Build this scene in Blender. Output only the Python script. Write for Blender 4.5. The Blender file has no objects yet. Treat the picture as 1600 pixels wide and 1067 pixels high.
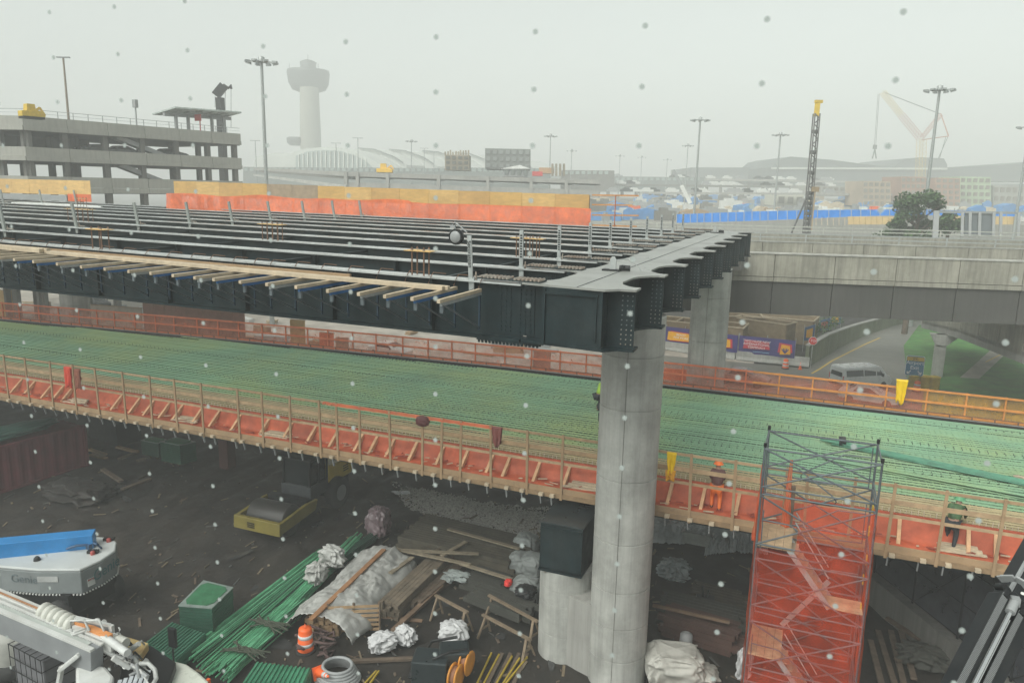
import bpy, bmesh, math, random
from mathutils import Vector, Matrix, Euler, noise
random.seed(7)
S = bpy.context.scene
COL = S.collection
R = math.radians
# ------------------------------------------------------------------ camera
FPX, PITCH, ROLL, YAW, CAMZ = 1190.0, math.atan(237/1190.0), 0.0219, R(21.7), 16.5
fwd = Vector((-math.sin(YAW)*math.cos(PITCH), math.cos(YAW)*math.cos(PITCH), -math.sin(PITCH)))
rt0 = Vector((math.cos(YAW), math.sin(YAW), 0)); up0 = rt0.cross(fwd)
RT = rt0*math.cos(ROLL)+up0*math.sin(ROLL); UP = up0*math.cos(ROLL)-rt0*math.sin(ROLL)
CAM = Vector((0, 0, CAMZ))
cd = bpy.data.cameras.new('camera'); cam = bpy.data.objects.new('camera', cd); COL.objects.link(cam)
cd.sensor_width = 36; cd.lens = 36*FPX/1600; cd.clip_start = 0.05; cd.clip_end = 4000
cd.dof.use_dof = True; cd.dof.focus_distance = 45; cd.dof.aperture_fstop = 17
m3 = Matrix((RT, UP, -fwd)).transposed()
cam.matrix_world = Matrix.Translation(CAM) @ m3.to_4x4()
S.camera = cam
# ------------------------------------------------------------------ sky, sun, exposure
W = bpy.data.worlds.new('World'); S.world = W; W.use_nodes = True
wn = W.node_tree.nodes; wl = W.node_tree.links; wn.clear()
wo = wn.new('ShaderNodeOutputWorld'); wb = wn.new('ShaderNodeBackground'); sk = wn.new('ShaderNodeTexSky')
sk.sky_type = 'NISHITA'; sk.sun_disc = False; sk.sun_elevation = R(48); sk.sun_rotation = R(200)
sk.air_density = 1.0; sk.dust_density = 3.0; sk.altitude = 0
hs = wn.new('ShaderNodeHueSaturation'); hs.inputs['Saturation'].default_value = 0.10
mx = wn.new('ShaderNodeMix'); mx.data_type = 'RGBA'; mx.blend_type = 'MULTIPLY'; mx.inputs[0].default_value = 1
mx.inputs[7].default_value = (0.93, 1.0, 0.95, 1)
wl.new(sk.outputs[0], hs.inputs['Color']); wl.new(hs.outputs[0], mx.inputs[6]); wl.new(mx.outputs[2], wb.inputs[0]); wl.new(wb.outputs[0], wo.inputs[0])
wb.inputs[1].default_value = 0.125
sd = bpy.data.lights.new('sun', 'SUN'); sun = bpy.data.objects.new('sun', sd); COL.objects.link(sun)
sd.energy = 1.5; sd.angle = R(45); sd.color = (1, .97, .92)
sun.rotation_euler = Vector((-math.sin(R(200))*math.cos(R(48)), -math.cos(R(200))*math.cos(R(48)), -math.sin(R(48)))).to_track_quat('-Z', 'Y').to_euler()
S.view_settings.view_transform = 'Standard'; S.view_settings.look = 'None'
S.view_settings.exposure = 0.64; S.view_settings.gamma = 1.0; S.view_settings.use_curve_mapping = False
S.render.engine = 'CYCLES'
S.cycles.max_bounces = 6; S.cycles.diffuse_bounces = 3; S.cycles.glossy_bounces = 3; S.cycles.transparent_max_bounces = 24
S.cycles.volume_bounces = 3; S.cycles.use_denoising = True
# ------------------------------------------------------------------ helpers
def ray(x, y): return fwd+RT*((x-800)/FPX)-UP*((y-533.5)/FPX)
def P(x, y, z=0.0):                    # the point of the level z that shows at photo pixel x, y
    d = ray(x, y); return CAM+d*((z-CAMZ)/d.z)
def PZ(x, y, dist):                    # the point at that depth
    return CAM+ray(x, y)*dist
def PY(x, y, Y):
    d = ray(x, y); return CAM+d*((Y-CAM.y)/d.y)
def proj(p):
    d = Vector(p)-CAM; Z = d.dot(fwd); return 800+FPX*d.dot(RT)/Z, 533.5-FPX*d.dot(UP)/Z
def ZT(p, y):                          # height above p at which the photo row y is met
    lo, hi = -50.0, 400.0
    for _ in range(50):
        m = (lo+hi)/2
        if proj((p[0], p[1], m))[1] > y: lo = m
        else: hi = m
    return lo
def V(*a): return Vector(a)
ORD = ['first', 'second', 'third', 'fourth', 'fifth', 'sixth', 'seventh', 'eighth', 'ninth', 'tenth', 'eleventh', 'twelfth', 'thirteenth', 'fourteenth', 'fifteenth', 'sixteenth', 'seventeenth', 'eighteenth', 'nineteenth', 'twentieth', 'twenty-first', 'twenty-second', 'twenty-third', 'twenty-fourth', 'twenty-fifth', 'twenty-sixth', 'twenty-seventh', 'twenty-eighth']
def lerp(a, b, t): return a+(b-a)*t

FLARE = [False]      # the girders of the upper bridge run a few degrees off square to the cap beam
def flare(q):
    x, y, z = q
    if not FLARE[0] or x > -6.6: return (x, y, z)
    k = -6.6-x; return (x, y+.058*k, z-(.008*k if z < 13.2 else 0)+.004*k*(z > 13.2))
class MB:
    """collects shapes, builds one mesh"""
    def __init__(s): s.v = []; s.f = []; s.m = []; s.sm = []
    def add(s, vs, fs, mi=0, smooth=False):
        o = len(s.v); s.v.extend([flare(q) for q in vs])
        for f in fs: s.f.append(tuple(i+o for i in f)); s.m.append(mi); s.sm.append(smooth)
        return s
    def box(s, c, d, rz=0, mi=0, rot=None):
        M = rot if rot is not None else Matrix.Rotation(rz, 3, 'Z')
        hx, hy, hz = d[0]/2, d[1]/2, d[2]/2; c = Vector(c)
        vs = [c+M@Vector((x*hx, y*hy, z*hz)) for z in (-1, 1) for y in (-1, 1) for x in (-1, 1)]
        return s.add(vs, [(0, 2, 3, 1), (4, 5, 7, 6), (0, 1, 5, 4), (2, 6, 7, 3), (0, 4, 6, 2), (1, 3, 7, 5)], mi)
    def span(s, x0, x1, y0, y1, z0, z1, mi=0):
        return s.box(((x0+x1)/2, (y0+y1)/2, (z0+z1)/2), (abs(x1-x0), abs(y1-y0), abs(z1-z0)), 0, mi)
    def bar(s, a, b, w, h=None, mi=0, up=(0, 0, 1)):      # rectangular bar from a to b, w wide, h along "up"
        a = Vector(a); b = Vector(b); h = w if h is None else h
        d = (b-a); L = d.length
        if L < 1e-6: return s
        d /= L; u = Vector(up)
        if abs(d.dot(u)) > .98: u = Vector((0, 1, 0)) if abs(d.y) < .9 else Vector((1, 0, 0))
        sd_ = d.cross(u).normalized(); u = sd_.cross(d)
        M = Matrix((d, sd_, u)).transposed()
        return s.box((a+b)/2, (L, w, h), 0, mi, M)
    def tube(s, pts, r, n=8, mi=0, cap=True, smooth=True, r2=None):
        pts = [Vector(p) for p in pts]; k = len(pts); rings = []
        for i, p in enumerate(pts):
            d = (pts[min(i+1, k-1)]-pts[max(i-1, 0)])
            if d.length < 1e-9: d = Vector((0, 0, 1))
            d.normalize(); u = Vector((0, 0, 1)) if abs(d.z) < .9 else Vector((1, 0, 0))
            a = d.cross(u).normalized(); b = d.cross(a)
            rr = r if r2 is None else r+(r2-r)*i/(k-1)
            if isinstance(r, (list, tuple)): rr = r[i]
            rings.append([p+(a*math.cos(2*math.pi*j/n)+b*math.sin(2*math.pi*j/n))*rr for j in range(n)])
        vs = [q for g in rings for q in g]; fs = []
        for i in range(k-1):
            for j in range(n): fs.append((i*n+j, i*n+(j+1) % n, (i+1)*n+(j+1) % n, (i+1)*n+j))
        s.add(vs, fs, mi, smooth)
        if cap:
            s.add(rings[0], [tuple(range(n-1, -1, -1))], mi); s.add(rings[-1], [tuple(range(n))], mi)
        return s
    def lathe(s, c, prof, n=16, mi=0, smooth=True, axis='Z'):   # prof = [(r, h)...]
        c = Vector(c); vs = []
        for r, h in prof:
            for j in range(n):
                a = 2*math.pi*j/n
                if axis == 'Z': vs.append(c+Vector((r*math.cos(a), r*math.sin(a), h)))
                elif axis == 'X': vs.append(c+Vector((h, r*math.cos(a), r*math.sin(a))))
                else: vs.append(c+Vector((r*math.cos(a), h, r*math.sin(a))))
        fs = []
        for i in range(len(prof)-1):
            for j in range(n): fs.append((i*n+j, i*n+(j+1) % n, (i+1)*n+(j+1) % n, (i+1)*n+j))
        s.add(vs, fs, mi, smooth)
        if prof[0][0] > 1e-4: s.add(vs[:n], [tuple(range(n-1, -1, -1))], mi)
        if prof[-1][0] > 1e-4: s.add(vs[-n:], [tuple(range(n))], mi)
        return s
    def prism(s, poly, off, mi=0):         # polygon of 3-D points pushed by the vector off
        off = Vector(off); k = len(poly); a = [Vector(p) for p in poly]; b = [p+off for p in a]
        s.add(a+b, [tuple(range(k-1, -1, -1)), tuple(range(k, 2*k))]+[(i, (i+1) % k, k+(i+1) % k, k+i) for i in range(k)], mi)
        return s
    def grid(s, fn, nu, nv, mi=0, smooth=True):
        vs = [fn(i/nu, j/nv) for j in range(nv+1) for i in range(nu+1)]
        return s.add(vs, [(j*(nu+1)+i, j*(nu+1)+i+1, (j+1)*(nu+1)+i+1, (j+1)*(nu+1)+i) for j in range(nv) for i in range(nu)], mi, smooth)
    def build(s, name, mats, parent=None, bevel=0, kind=None, fix=True):
        me = bpy.data.meshes.new(name); me.from_pydata(s.v, [], s.f)
        if not isinstance(mats, (list, tuple)): mats = [mats]
        for m in mats: me.materials.append(m)
        if len(mats) > 1: me.polygons.foreach_set('material_index', s.m)
        me.polygons.foreach_set('use_smooth', s.sm)
        if fix:
            bm = bmesh.new(); bm.from_mesh(me); bmesh.ops.recalc_face_normals(bm, faces=bm.faces); bm.to_mesh(me); bm.free()
        me.update()
        o = bpy.data.objects.new(name, me); COL.objects.link(o)
        if parent is not None:
            o.parent = parent; o.matrix_parent_inverse = Matrix.Translation(-parent.matrix_basis.to_translation()) if False else Matrix.Identity(4)
            o.location = -WLOC.get(parent.name, Vector((0, 0, 0)))
            WLOC[o.name] = Vector((0, 0, 0))
        if bevel:
            b = o.modifiers.new('bevel', 'BEVEL'); b.width = bevel; b.segments = 2; b.limit_method = 'ANGLE'
        if kind: o['kind'] = kind
        return o
WLOC = {}        # where each thing's Empty stands (parts are modelled in world coordinates and set back by it)
def thing(name, label, cat, loc=(0, 0, 0), group=None):
    o = bpy.data.objects.new(name, None); COL.objects.link(o); o.location = loc; o.empty_display_size = .2
    WLOC[o.name] = Vector(loc); o['label'] = label; o['category'] = cat
    if group: o['group'] = group
    return o
def tag(o, label, cat, group=None):
    o['label'] = label; o['category'] = cat
    if group: o['group'] = group
    return o
def struct(o): o['kind'] = 'structure'; return o
def stuff(o, label, cat): o['kind'] = 'stuff'; o['label'] = label; o['category'] = cat; return o
def dup(root, delta=None, loc=None, label=None, rz=None):
    r = root.copy(); COL.objects.link(r)
    if loc is not None: r.location = loc
    if delta is not None: r.location = Vector(root.location)+Vector(delta)
    if rz is not None: r.rotation_euler.z = rz
    if label: r['label'] = label
    WLOC[r.name] = Vector(r.location)
    for ch in list(root.children):
        c = ch.copy(); COL.objects.link(c); c.parent = r
        for g in ch.children:
            d = g.copy(); COL.objects.link(d); d.parent = c
    return r
def proto(name, label, cat, group=None):      # thing modelled round the origin, moved by place()
    return thing(name, label, cat, (0, 0, 0), group)
def place(o, loc, rz=0, sc=1):
    o.location = loc; o.rotation_euler.z = rz
    if sc != 1: o.scale = (sc, sc, sc)
    WLOC[o.name] = Vector(loc); return o
# ------------------------------------------------------------------ materials
_M = {}
def mat(name, col, rough=.75, var=.25, scale=2.0, bump=.15, metal=0, stretch=(1, 1, 1), dirt=None, dscale=.6, damt=.35, spec=.5, bscale=None, alpha=None, wet=0, emit=None, streak=0):
    if name in _M: return _M[name]
    m = bpy.data.materials.new(name); m.use_nodes = True; nt = m.node_tree; N = nt.nodes; L = nt.links
    b = N['Principled BSDF']; b.inputs['Metallic'].default_value = metal; b.inputs['Specular IOR Level'].default_value = spec
    tc = N.new('ShaderNodeTexCoord'); mp = N.new('ShaderNodeMapping'); mp.inputs['Scale'].default_value = stretch; L.new(tc.outputs['Object'], mp.inputs[0])
    n1 = N.new('ShaderNodeTexNoise'); n1.inputs['Scale'].default_value = scale; n1.inputs['Detail'].default_value = 6; n1.inputs['Roughness'].default_value = .65; L.new(mp.outputs[0], n1.inputs[0])
    rp = N.new('ShaderNodeValToRGB'); e = rp.color_ramp.elements
    c = Vector(col); lo = c*(1-var); hi = c*(1+var)
    e[0].position = .3; e[0].color = (*lo, 1); e[1].position = .7; e[1].color = (min(hi[0], .95), min(hi[1], .95), min(hi[2], .95), 1)
    L.new(n1.outputs[0], rp.inputs[0]); cur = rp.outputs[0]
    if dirt:
        n2 = N.new('ShaderNodeTexNoise'); n2.inputs['Scale'].default_value = dscale; n2.inputs['Detail'].default_value = 8; n2.inputs['Roughness'].default_value = .7; L.new(tc.outputs['Object'], n2.inputs[0])
        mr = N.new('ShaderNodeMapRange'); mr.inputs[1].default_value = .45; mr.inputs[2].default_value = .7; mr.inputs[4].default_value = damt; L.new(n2.outputs[0], mr.inputs[0])
        x = N.new('ShaderNodeMix'); x.data_type = 'RGBA'; x.inputs[7].default_value = (*dirt, 1); L.new(mr.outputs[0], x.inputs[0]); L.new(cur, x.inputs[6]); cur = x.outputs[2]
    if streak:
        ms = N.new('ShaderNodeMapping'); ms.inputs['Scale'].default_value = (2.2, 2.2, .12); L.new(tc.outputs['Object'], ms.inputs[0])
        n4 = N.new('ShaderNodeTexNoise'); n4.inputs['Scale'].default_value = 1.6; n4.inputs['Detail'].default_value = 8; n4.inputs['Roughness'].default_value = .75; L.new(ms.outputs[0], n4.inputs[0])
        mr = N.new('ShaderNodeMapRange'); mr.inputs[1].default_value = .42; mr.inputs[2].default_value = .66; mr.inputs[4].default_value = streak; L.new(n4.outputs[0], mr.inputs[0])
        x = N.new('ShaderNodeMix'); x.data_type = 'RGBA'; x.inputs[7].default_value = (*[q*.35 for q in col], 1); L.new(mr.outputs[0], x.inputs[0]); L.new(cur, x.inputs[6]); cur = x.outputs[2]
    L.new(cur, b.inputs['Base Color'])
    rr = N.new('ShaderNodeMapRange'); rr.inputs[1].default_value = .3; rr.inputs[2].default_value = .7
    rr.inputs[3].default_value = max(.03, rough-.12-wet); rr.inputs[4].default_value = min(1, rough+.1); L.new(n1.outputs[0], rr.inputs[0]); L.new(rr.outputs[0], b.inputs['Roughness'])
    if bump:
        n3 = N.new('ShaderNodeTexNoise'); n3.inputs['Scale'].default_value = bscale or scale*6; n3.inputs['Detail'].default_value = 5; L.new(mp.outputs[0], n3.inputs[0])
        bp = N.new('ShaderNodeBump'); bp.inputs['Strength'].default_value = bump; bp.inputs['Distance'].default_value = .03; L.new(n3.outputs[0], bp.inputs['Height']); L.new(bp.outputs[0], b.inputs['Normal'])
    if alpha is not None: b.inputs['Alpha'].default_value = alpha
    if emit: b.inputs['Emission Color'].default_value = (*emit[:3], 1); b.inputs['Emission Strength'].default_value = emit[3]
    _M[name] = m; return m
def netmat(name, col, cell=.05, solid=.5, trans=.4):
    """woven plastic net: a real cloth sheet whose holes are let through by alpha"""
    if name in _M: return _M[name]
    m = mat(name, col, .6, .32, .9, 0, dirt=[q*.55 for q in col], dscale=.35, damt=.6); nt = m.node_tree; N = nt.nodes; L = nt.links; b = N['Principled BSDF']
    tc = N.new('ShaderNodeTexCoord'); n = N.new('ShaderNodeTexNoise'); n.inputs['Scale'].default_value = 2.5; n.inputs['Detail'].default_value = 4; L.new(tc.outputs['Object'], n.inputs[0])
    mr = N.new('ShaderNodeMapRange'); mr.inputs[1].default_value = .3; mr.inputs[2].default_value = .7; mr.inputs[3].default_value = solid-.12; mr.inputs[4].default_value = solid+.12; L.new(n.outputs[0], mr.inputs[0])
    L.new(mr.outputs[0], b.inputs['Alpha'])
    return m
CONC = mat('concrete', (.33, .325, .30), .85, .16, 1.2, .12, dirt=(.16, .155, .14), damt=.5, streak=.35)
CONC_D = mat('concrete_dark', (.17, .165, .15), .85, .22, 1.2, .12, dirt=(.08, .08, .07), damt=.5, streak=.45)
CONC_L = mat('concrete_pale', (.40, .40, .37), .85, .16, .9, .1, dirt=(.20, .20, .18), dscale=.55, damt=.7, streak=.4)
STEEL = mat('painted_steel', (.008, .019, .022), .5, .35, 1.5, .05, dirt=(.035, .045, .045), dscale=.9, damt=.6, streak=.3, spec=.28)
STEELTOP = mat('sky_sheen_primer_steel', (.40, .42, .41), .26, .18, .8, .03, dirt=(.16, .165, .16), damt=.5)  # primer grey, lightened in the colour for the wet steel's sky reflection
STEELCAP = mat('cap_plate_steel', (.27, .275, .255), .38, .16, .7, .03, dirt=(.12, .12, .11), damt=.6)  # primer grey with the sky's sheen on wet plate mixed into the colour
BOLT = mat('galvanised_bolt', (.30, .27, .23), .5, .3, 9, .1, dirt=(.22, .11, .06), dscale=2, damt=.8)
RUST = mat('rusty_steel', (.16, .085, .05), .8, .3, 5, .2)
GALV = mat('galvanised_steel', (.36, .38, .37), .45, .2, 6, .05, metal=.3)
BLACKM = mat('black_metal', (.014, .015, .016), .45, .3, 3, .05, spec=.3)
TIMBER = mat('new_timber', (.50, .41, .29), .8, .22, 3, .15, stretch=(1, 1, 1), dirt=(.30, .24, .17), dscale=1.2, damt=.6)
TIMBER_W = mat('weathered_timber', (.36, .24, .135), .85, .28, 3, .2, dirt=(.2, .14, .09), dscale=1.5, damt=.5)
TIMBER_D = mat('dark_timber', (.115, .085, .06), .9, .4, 3, .25)
PLY = mat('plywood', (.58, .38, .15), .8, .16, 2.5, .05, stretch=(1, 1, 3), dirt=(.42, .25, .09), dscale=.8, damt=.6)
PLYG = mat('grey_plywood', (.33, .25, .17), .8, .2, 2.5, .05)
ORNET = netmat('orange_net', (.80, .13, .035), solid=.62)
PKNET = netmat('pink_net', (.72, .22, .13), solid=.42)
YLNET = netmat('yellow_net', (.80, .42, .05), solid=.42)

REDCLOTH = mat('red_cloth', (.50, .065, .025), .7, .3, 3, .1)
GREENB = mat('epoxy_green', (.19, .34, .21), .65, .2, .25, 0, dirt=(.36, .40, .13), dscale=.10, damt=.75)  # yellow patches in the colour imitate the window's yellow-green reflection
GREEND = mat('deck_form_green', (.022, .055, .04), .6, .35, .35, .05, dirt=(.06, .10, .06), damt=.6)
TANBAR = mat('tan_bar', (.36, .30, .17), .7, .25, .6, 0)
GREENW = mat('wrapped_green', (.022, .08, .05), .45, .3, 2, .1)
WHITE = mat('white_paint', (.66, .67, .64), .4, .08, 2, .02, dirt=(.42, .41, .37), damt=.35)
WHITEP = mat('white_plastic', (.62, .62, .60), .5, .1, 2, .25, dirt=(.35, .34, .31), dscale=1.2, damt=.5)
GREYP = mat('grey_paint', (.28, .29, .29), .5, .12, 2, .03)
YELLOW = mat('yellow_paint', (.62, .42, .03), .5, .15, 3, .03, dirt=(.3, .22, .06), damt=.4)
ORANGE = mat('orange_plastic', (.85, .13, .02), .5, .1, 3, .02, dirt=(.4, .12, .05), dscale=3, damt=.4)
RED = mat('red_paint', (.55, .03, .025), .5, .12, 3, .02)
BLUE = mat('blue_paint', (.015, .11, .30), .45, .15, 3, .03, dirt=(.03, .1, .2), damt=.4)
GLASSD = mat('dark_glass', (.02, .025, .028), .08, .2, 2, 0)
TYRE = mat('rubber', (.03, .03, .03), .9, .3, 6, .2)
CLOTHD = mat('grey_tarp', (.30, .32, .31), .45, .2, 2, .35, dirt=(.13, .13, .12), damt=.5)
CHROME = mat('chrome', (.8, .8, .8), .12, .05, 2, 0, metal=1)
# ------------------------------------------------------------------ ground, roads
def groundmat():
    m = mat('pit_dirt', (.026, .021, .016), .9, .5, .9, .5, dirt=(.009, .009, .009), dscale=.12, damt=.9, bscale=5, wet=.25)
    return m
DIRT = groundmat()
def gh(x, y):      # gentle heaps of the pit floor
    if -55 < x < 14 and 20 < y < 45:
        h = .14*noise.noise(V(x*.35, y*.35, 0))+.09*noise.noise(V(x*1.1, y*1.1, 3))+.04*abs(noise.noise(V(x*2.6, y*2.6, 8)))
        for k, (cx, amp_) in enumerate(((-27, 2.0), (-20.5, 1.2))):       # wheel ruts
            for w in (-.95, .95):
                e = x+.35*(y-28)-(cx+amp_*math.sin(y*.18)+w); h -= .10*math.exp(-(e/.28)**2)-.05*math.exp(-((abs(e)-.5)/.18)**2)
        return h
    return 0
mb = MB(); xs = [-900, -500, -250, -120]+[-60+i*.3 for i in range(268)]+[30, 60, 120, 300, 700]; ys = [-60, 0, 8]+[10+i*.3 for i in range(116)]+[60, 90, 140, 220, 400, 700, 1400]
vs = [(x, y, gh(x, y)-.02) for y in ys for x in xs]; n = len(xs)
mb.add(vs, [(j*n+i, j*n+i+1, (j+1)*n+i+1, (j+1)*n+i) for j in range(len(ys)-1) for i in range(n-1)], 0, True)
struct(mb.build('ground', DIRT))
# ================================================================== upper bridge: cap beam, columns, girders
ZT_, ZB_ = 14.30, 12.83
GY = [17.45+3.42*k for k in range(10)]           # girder lines
X0, X1 = -6.05, -4.46
def bolts(mb, pts, nrm, r=.022, h=.035):
    nrm = Vector(nrm).normalized(); a = Vector((0, 0, 1)) if abs(nrm.z) < .5 else Vector((1, 0, 0)); b = nrm.cross(a)
    for p in pts:
        p = Vector(p); vs = [p+a*r*math.cos(t)+b*r*math.sin(t) for t in [i*math.pi/3 for i in range(6)]]
        mb.add(vs+[q+nrm*h for q in vs], [(6, 7, 8, 9, 10, 11)]+[(i, (i+1) % 6, 6+(i+1) % 6, 6+i) for i in range(6)])
cap = thing('cap_beam', 'long dark steel cap beam lying across the concrete columns with grey top plate', 'bridge beam', (-5.26, 33, ZT_))
# top plate with flares out to each stub
ye0, ye1 = 16.9, GY[9]+.27
pts = [(X0, ye0)]
right = [(X1, ye0)]
for k, y in enumerate(GY):
    if k: right += [(X1, y-1.15), (X1+.10, y-.72), (X1+.34, y-.36), (X1+.5, y-.25)]
    else: right += [(X1+.28, y-.27)]
    right += [(-3.80, y-.25), (-3.80, y+.25)]
    if k < 9: right += [(X1+.5, y+.25), (X1+.34, y+.36), (X1+.10, y+.72), (X1, y+1.15)]
left = []
for k, y in enumerate(GY):
    if k: left += [(X0, y-.95), (X0-.1, y-.62), (X0-.3, y-.32), (X0-.42, y-.24)]
    else: left += [(X0-.42, y-.30)]
    left += [(-6.62, y-.24), (-6.62, y+.24)]
    if k < 9: left += [(X0-.42, y+.24), (X0-.3, y+.32), (X0-.1, y+.62), (X0, y+.95)]
poly = right+left[::-1]
def plate(poly, z0, z1):
    mb = MB(); me = bmesh.new(); vs = [me.verts.new((x, y, z1)) for x, y in poly]; f = me.faces.new(vs)
    r = bmesh.ops.extrude_face_region(me, geom=[f]); 
    for g in r['geom']:
        if isinstance(g, bmesh.types.BMVert): g.co.z = z0
    bmesh.ops.triangulate(me, faces=me.faces)
    me.verts.index_update(); mb.add([v.co[:] for v in me.verts], [tuple(v.index for v in f.verts) for f in me.faces]); me.free(); return mb
plate(poly, ZT_-.05, ZT_).build('top_flange', STEELCAP, cap)
plate(poly, ZB_, ZB_+.06).build('bottom_flange', STEEL, cap)
mb = MB(); mb.span(X0+.06, X0+.12, ye0+.06, ye1-.1, ZB_+.06, ZT_-.05); mb.build('side_web', STEEL, cap)
mb = MB(); mb.span(X1-.12, X1-.06, ye0+.06, ye1-.1, ZB_+.06, ZT_-.05); mb.build('side_web', STEEL, cap)
mb = MB(); mb.span(X0+.12, X1-.12, ye0+.12, ye0+.16, ZB_+.06, ZT_-.05)
mb.build('end_plate', STEEL, cap)
mb = MB()   # access frame on the end plate
for a, b in (((X0+.1, ZT_-.18), (X1-.18, ZT_-.18)),): mb.bar((a[0], ye0+.09, a[1]), (b[0], ye0+.09, b[1]), .06, .05)
mb.bar((X1-.22, ye0+.10, ZT_-.2), (X1-.22, ye0+.10, ZB_+.2), .04, .035, up=(0, 1, 0))
mb.build('end_frame', STEELTOP if False else STEEL, cap)
mb = MB(); mb.box(((X0+X1)/2+.1, 30, ZT_+.004), (.03, 26, .006)); mb.build('weld_seam', STEEL, cap)
for k, y in enumerate(GY):
    mb = MB(); mb.span(X1-.06, -3.86, y-.02, y+.02, ZB_+.06, ZT_-.05); w = mb.build('stub_web', STEEL, cap)
    mb = MB(); mb.span(X0-.5, X0+.06, y-.02, y+.02, ZB_+.06, ZT_-.05); mb.build('stub_web', STEEL, cap)
    mb = MB()
    bolts(mb, [(x, y-.02, z) for x in (-4.16, -4.04, -3.92) for z in [ZB_+.14+i*.115 for i in range(11)]], (0, -1, 0), .017, .02)
    mb.build('stub_bolts', mat('dull_bolt', (.10, .12, .12), .5, .3, 5, 0), cap, fix=False)['kind'] = 'stuff'
    mb = MB(); bolts(mb, [(x, y-.04, z) for x in (-4.16, -4.04, -3.92) for z in [ZB_+.14+i*.115 for i in range(4)]], (0, -1, 0), .014, .012); mb.build('stub_bolts', BOLT, cap, fix=False)['kind'] = 'stuff'
# splice plates + nuts on the left stubs, one per girder
GIRD = []; FLARE[0] = True
for k, y in enumerate(GY):
    g = thing('bridge_girder', '%s dark steel plate girder %s the cap beam' % (['nearest', 'second nearest', 'third nearest', 'fourth nearest', 'fifth nearest', 'sixth nearest', 'seventh nearest', 'eighth nearest', 'ninth nearest', 'farthest'][k], 'with timber brackets along its side, bolted to' if k == 0 else 'running left from'), 'girder', (-40, y, ZT_), 'dark steel girders of the upper bridge')
    GIRD.append(g); xe = -96
    mb = MB(); mb.span(xe, -6.66, y-.225, y+.225, ZT_-.10, ZT_-.055); mb.build('top_flange', STEELTOP, g)
    mb = MB(); mb.span(xe, -6.66, y-.018, y+.018, ZB_+.04, ZT_-.10); mb.build('web', STEEL, g)
    mb = MB(); mb.span(xe, -6.66, y-.24, y+.24, ZB_-.02, ZB_+.04); mb.build('bottom_flange', STEEL, g)
    mb = MB(); mb.span(-7.85, -6.15, y-.24, y+.24, ZT_+.002, ZT_+.03); s = mb.build('splice_plate', STEEL, g)
    mb = MB(); bolts(mb, [(-7.78+i*.105, y-.19+j*.0955, ZT_+.03) for i in range(16) for j in range(5) if i != 8], (0, 0, 1), .034, .05)
    mb.build('nuts', BOLT, g, fix=False)['kind'] = 'stuff'
    if k < 5:
        mb = MB(); mb.span(-7.35, -6.35, y-.05, y-.0215, ZB_+.12, ZT_-.16); mb.build('web_splice', STEEL, g)
        mb = MB(); bolts(mb, [(x, y-.05, z) for x in (-7.25, -7.12, -6.99, -6.72, -6.59, -6.46) for z in [ZB_+.2+i*.105 for i in range(11)]], (0, -1, 0), .024, .03)
        mb.build('web_bolts', STEEL, g, fix=False)['kind'] = 'stuff'
    if k == 0:
        mb = MB(); mb.span(-7.85, -6.15, y-.24, y+.24, ZB_-.06, ZB_-.022); mb.build('bottom_splice', STEEL, g)
        mb = MB(); bolts(mb, [(-7.8+i*.1, y-.19+j*.19, ZB_-.06) for i in range(17) for j in range(3)], (0, 0, -1), .034, .07); mb.build('bottom_nuts', STEEL, g, fix=False)['kind'] = 'stuff'
    for i in range(26 if k < 2 else 0):
        mb = MB(); x = -9.2-i*3.2; mb.span(x-.012, x+.012, y-.2, y-.0185, ZB_+.045, ZT_-.102); mb.build('stiffener', STEEL, g)
    for i in range(10 if k < 3 else 0):
        mb = MB(); x = -9.5-i*6.4
        # cross frame to the next girder
        mb.bar((x, y+.02, ZT_-.25), (x, y+3.4, ZT_-.25), .1, .1); mb.bar((x, y+.02, ZB_+.2), (x, y+3.4, ZB_+.2), .1, .1); mb.bar((x, y+.02, ZT_-.3), (x, y+3.4, ZB_+.2), .08, .08)
        mb.build('cross_frame', STEEL, g)
FLARE[0] = False
# lifting clamps on the cap plate
def clamp(x, y, lab, big=True):
    t = thing('lifting_clamp', lab, 'rigging clamp', (x, y, ZT_), 'steel lifting gear left on the cap beam')
    mb = MB(); mb.span(x-.28, x+.22, y-.14, y+.14, ZT_, ZT_+.045); mb.build('base_plate', BLACKM, t, bevel=.006)
    mb = MB(); mb.prism([(x-.08, y-.04, ZT_+.045), (x+.1, y-.04, ZT_+.045), (x+.1, y-.04, ZT_+.3), (x+.05, y-.04, ZT_+.4), (x-.03, y-.04, ZT_+.4), (x-.08, y-.04, ZT_+.3)], (0, .07, 0)); mb.build('lug', STEELTOP, t, bevel=.006)
    mb = MB(); mb.tube([(x+.2, y, ZT_+.09), (x+.5, y+.03, ZT_+.09)], .08, 8); mb.tube([(x+.3, y-.1, ZT_+.14), (x+.42, y+.16, ZT_+.1)], .05, 8); mb.build('shackle', BLACKM, t)
    mb = MB(); mb.tube([(x+.1, y, ZT_+.3), (x+.4, y+.12, ZT_+.33), (x+.7, y+.25, ZT_+.12), (x+.8, y+.1, ZT_+.02)], .012, 5); mb.build('wire_sling', GALV, t)
clamp(*P(957, 423, ZT_).xy, 'black and grey lifting clamp with upright lug on the near part of the cap beam')
clamp(*P(1117, 364, ZT_).xy, 'small dark lifting clamp near the far end of the cap beam')
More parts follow.
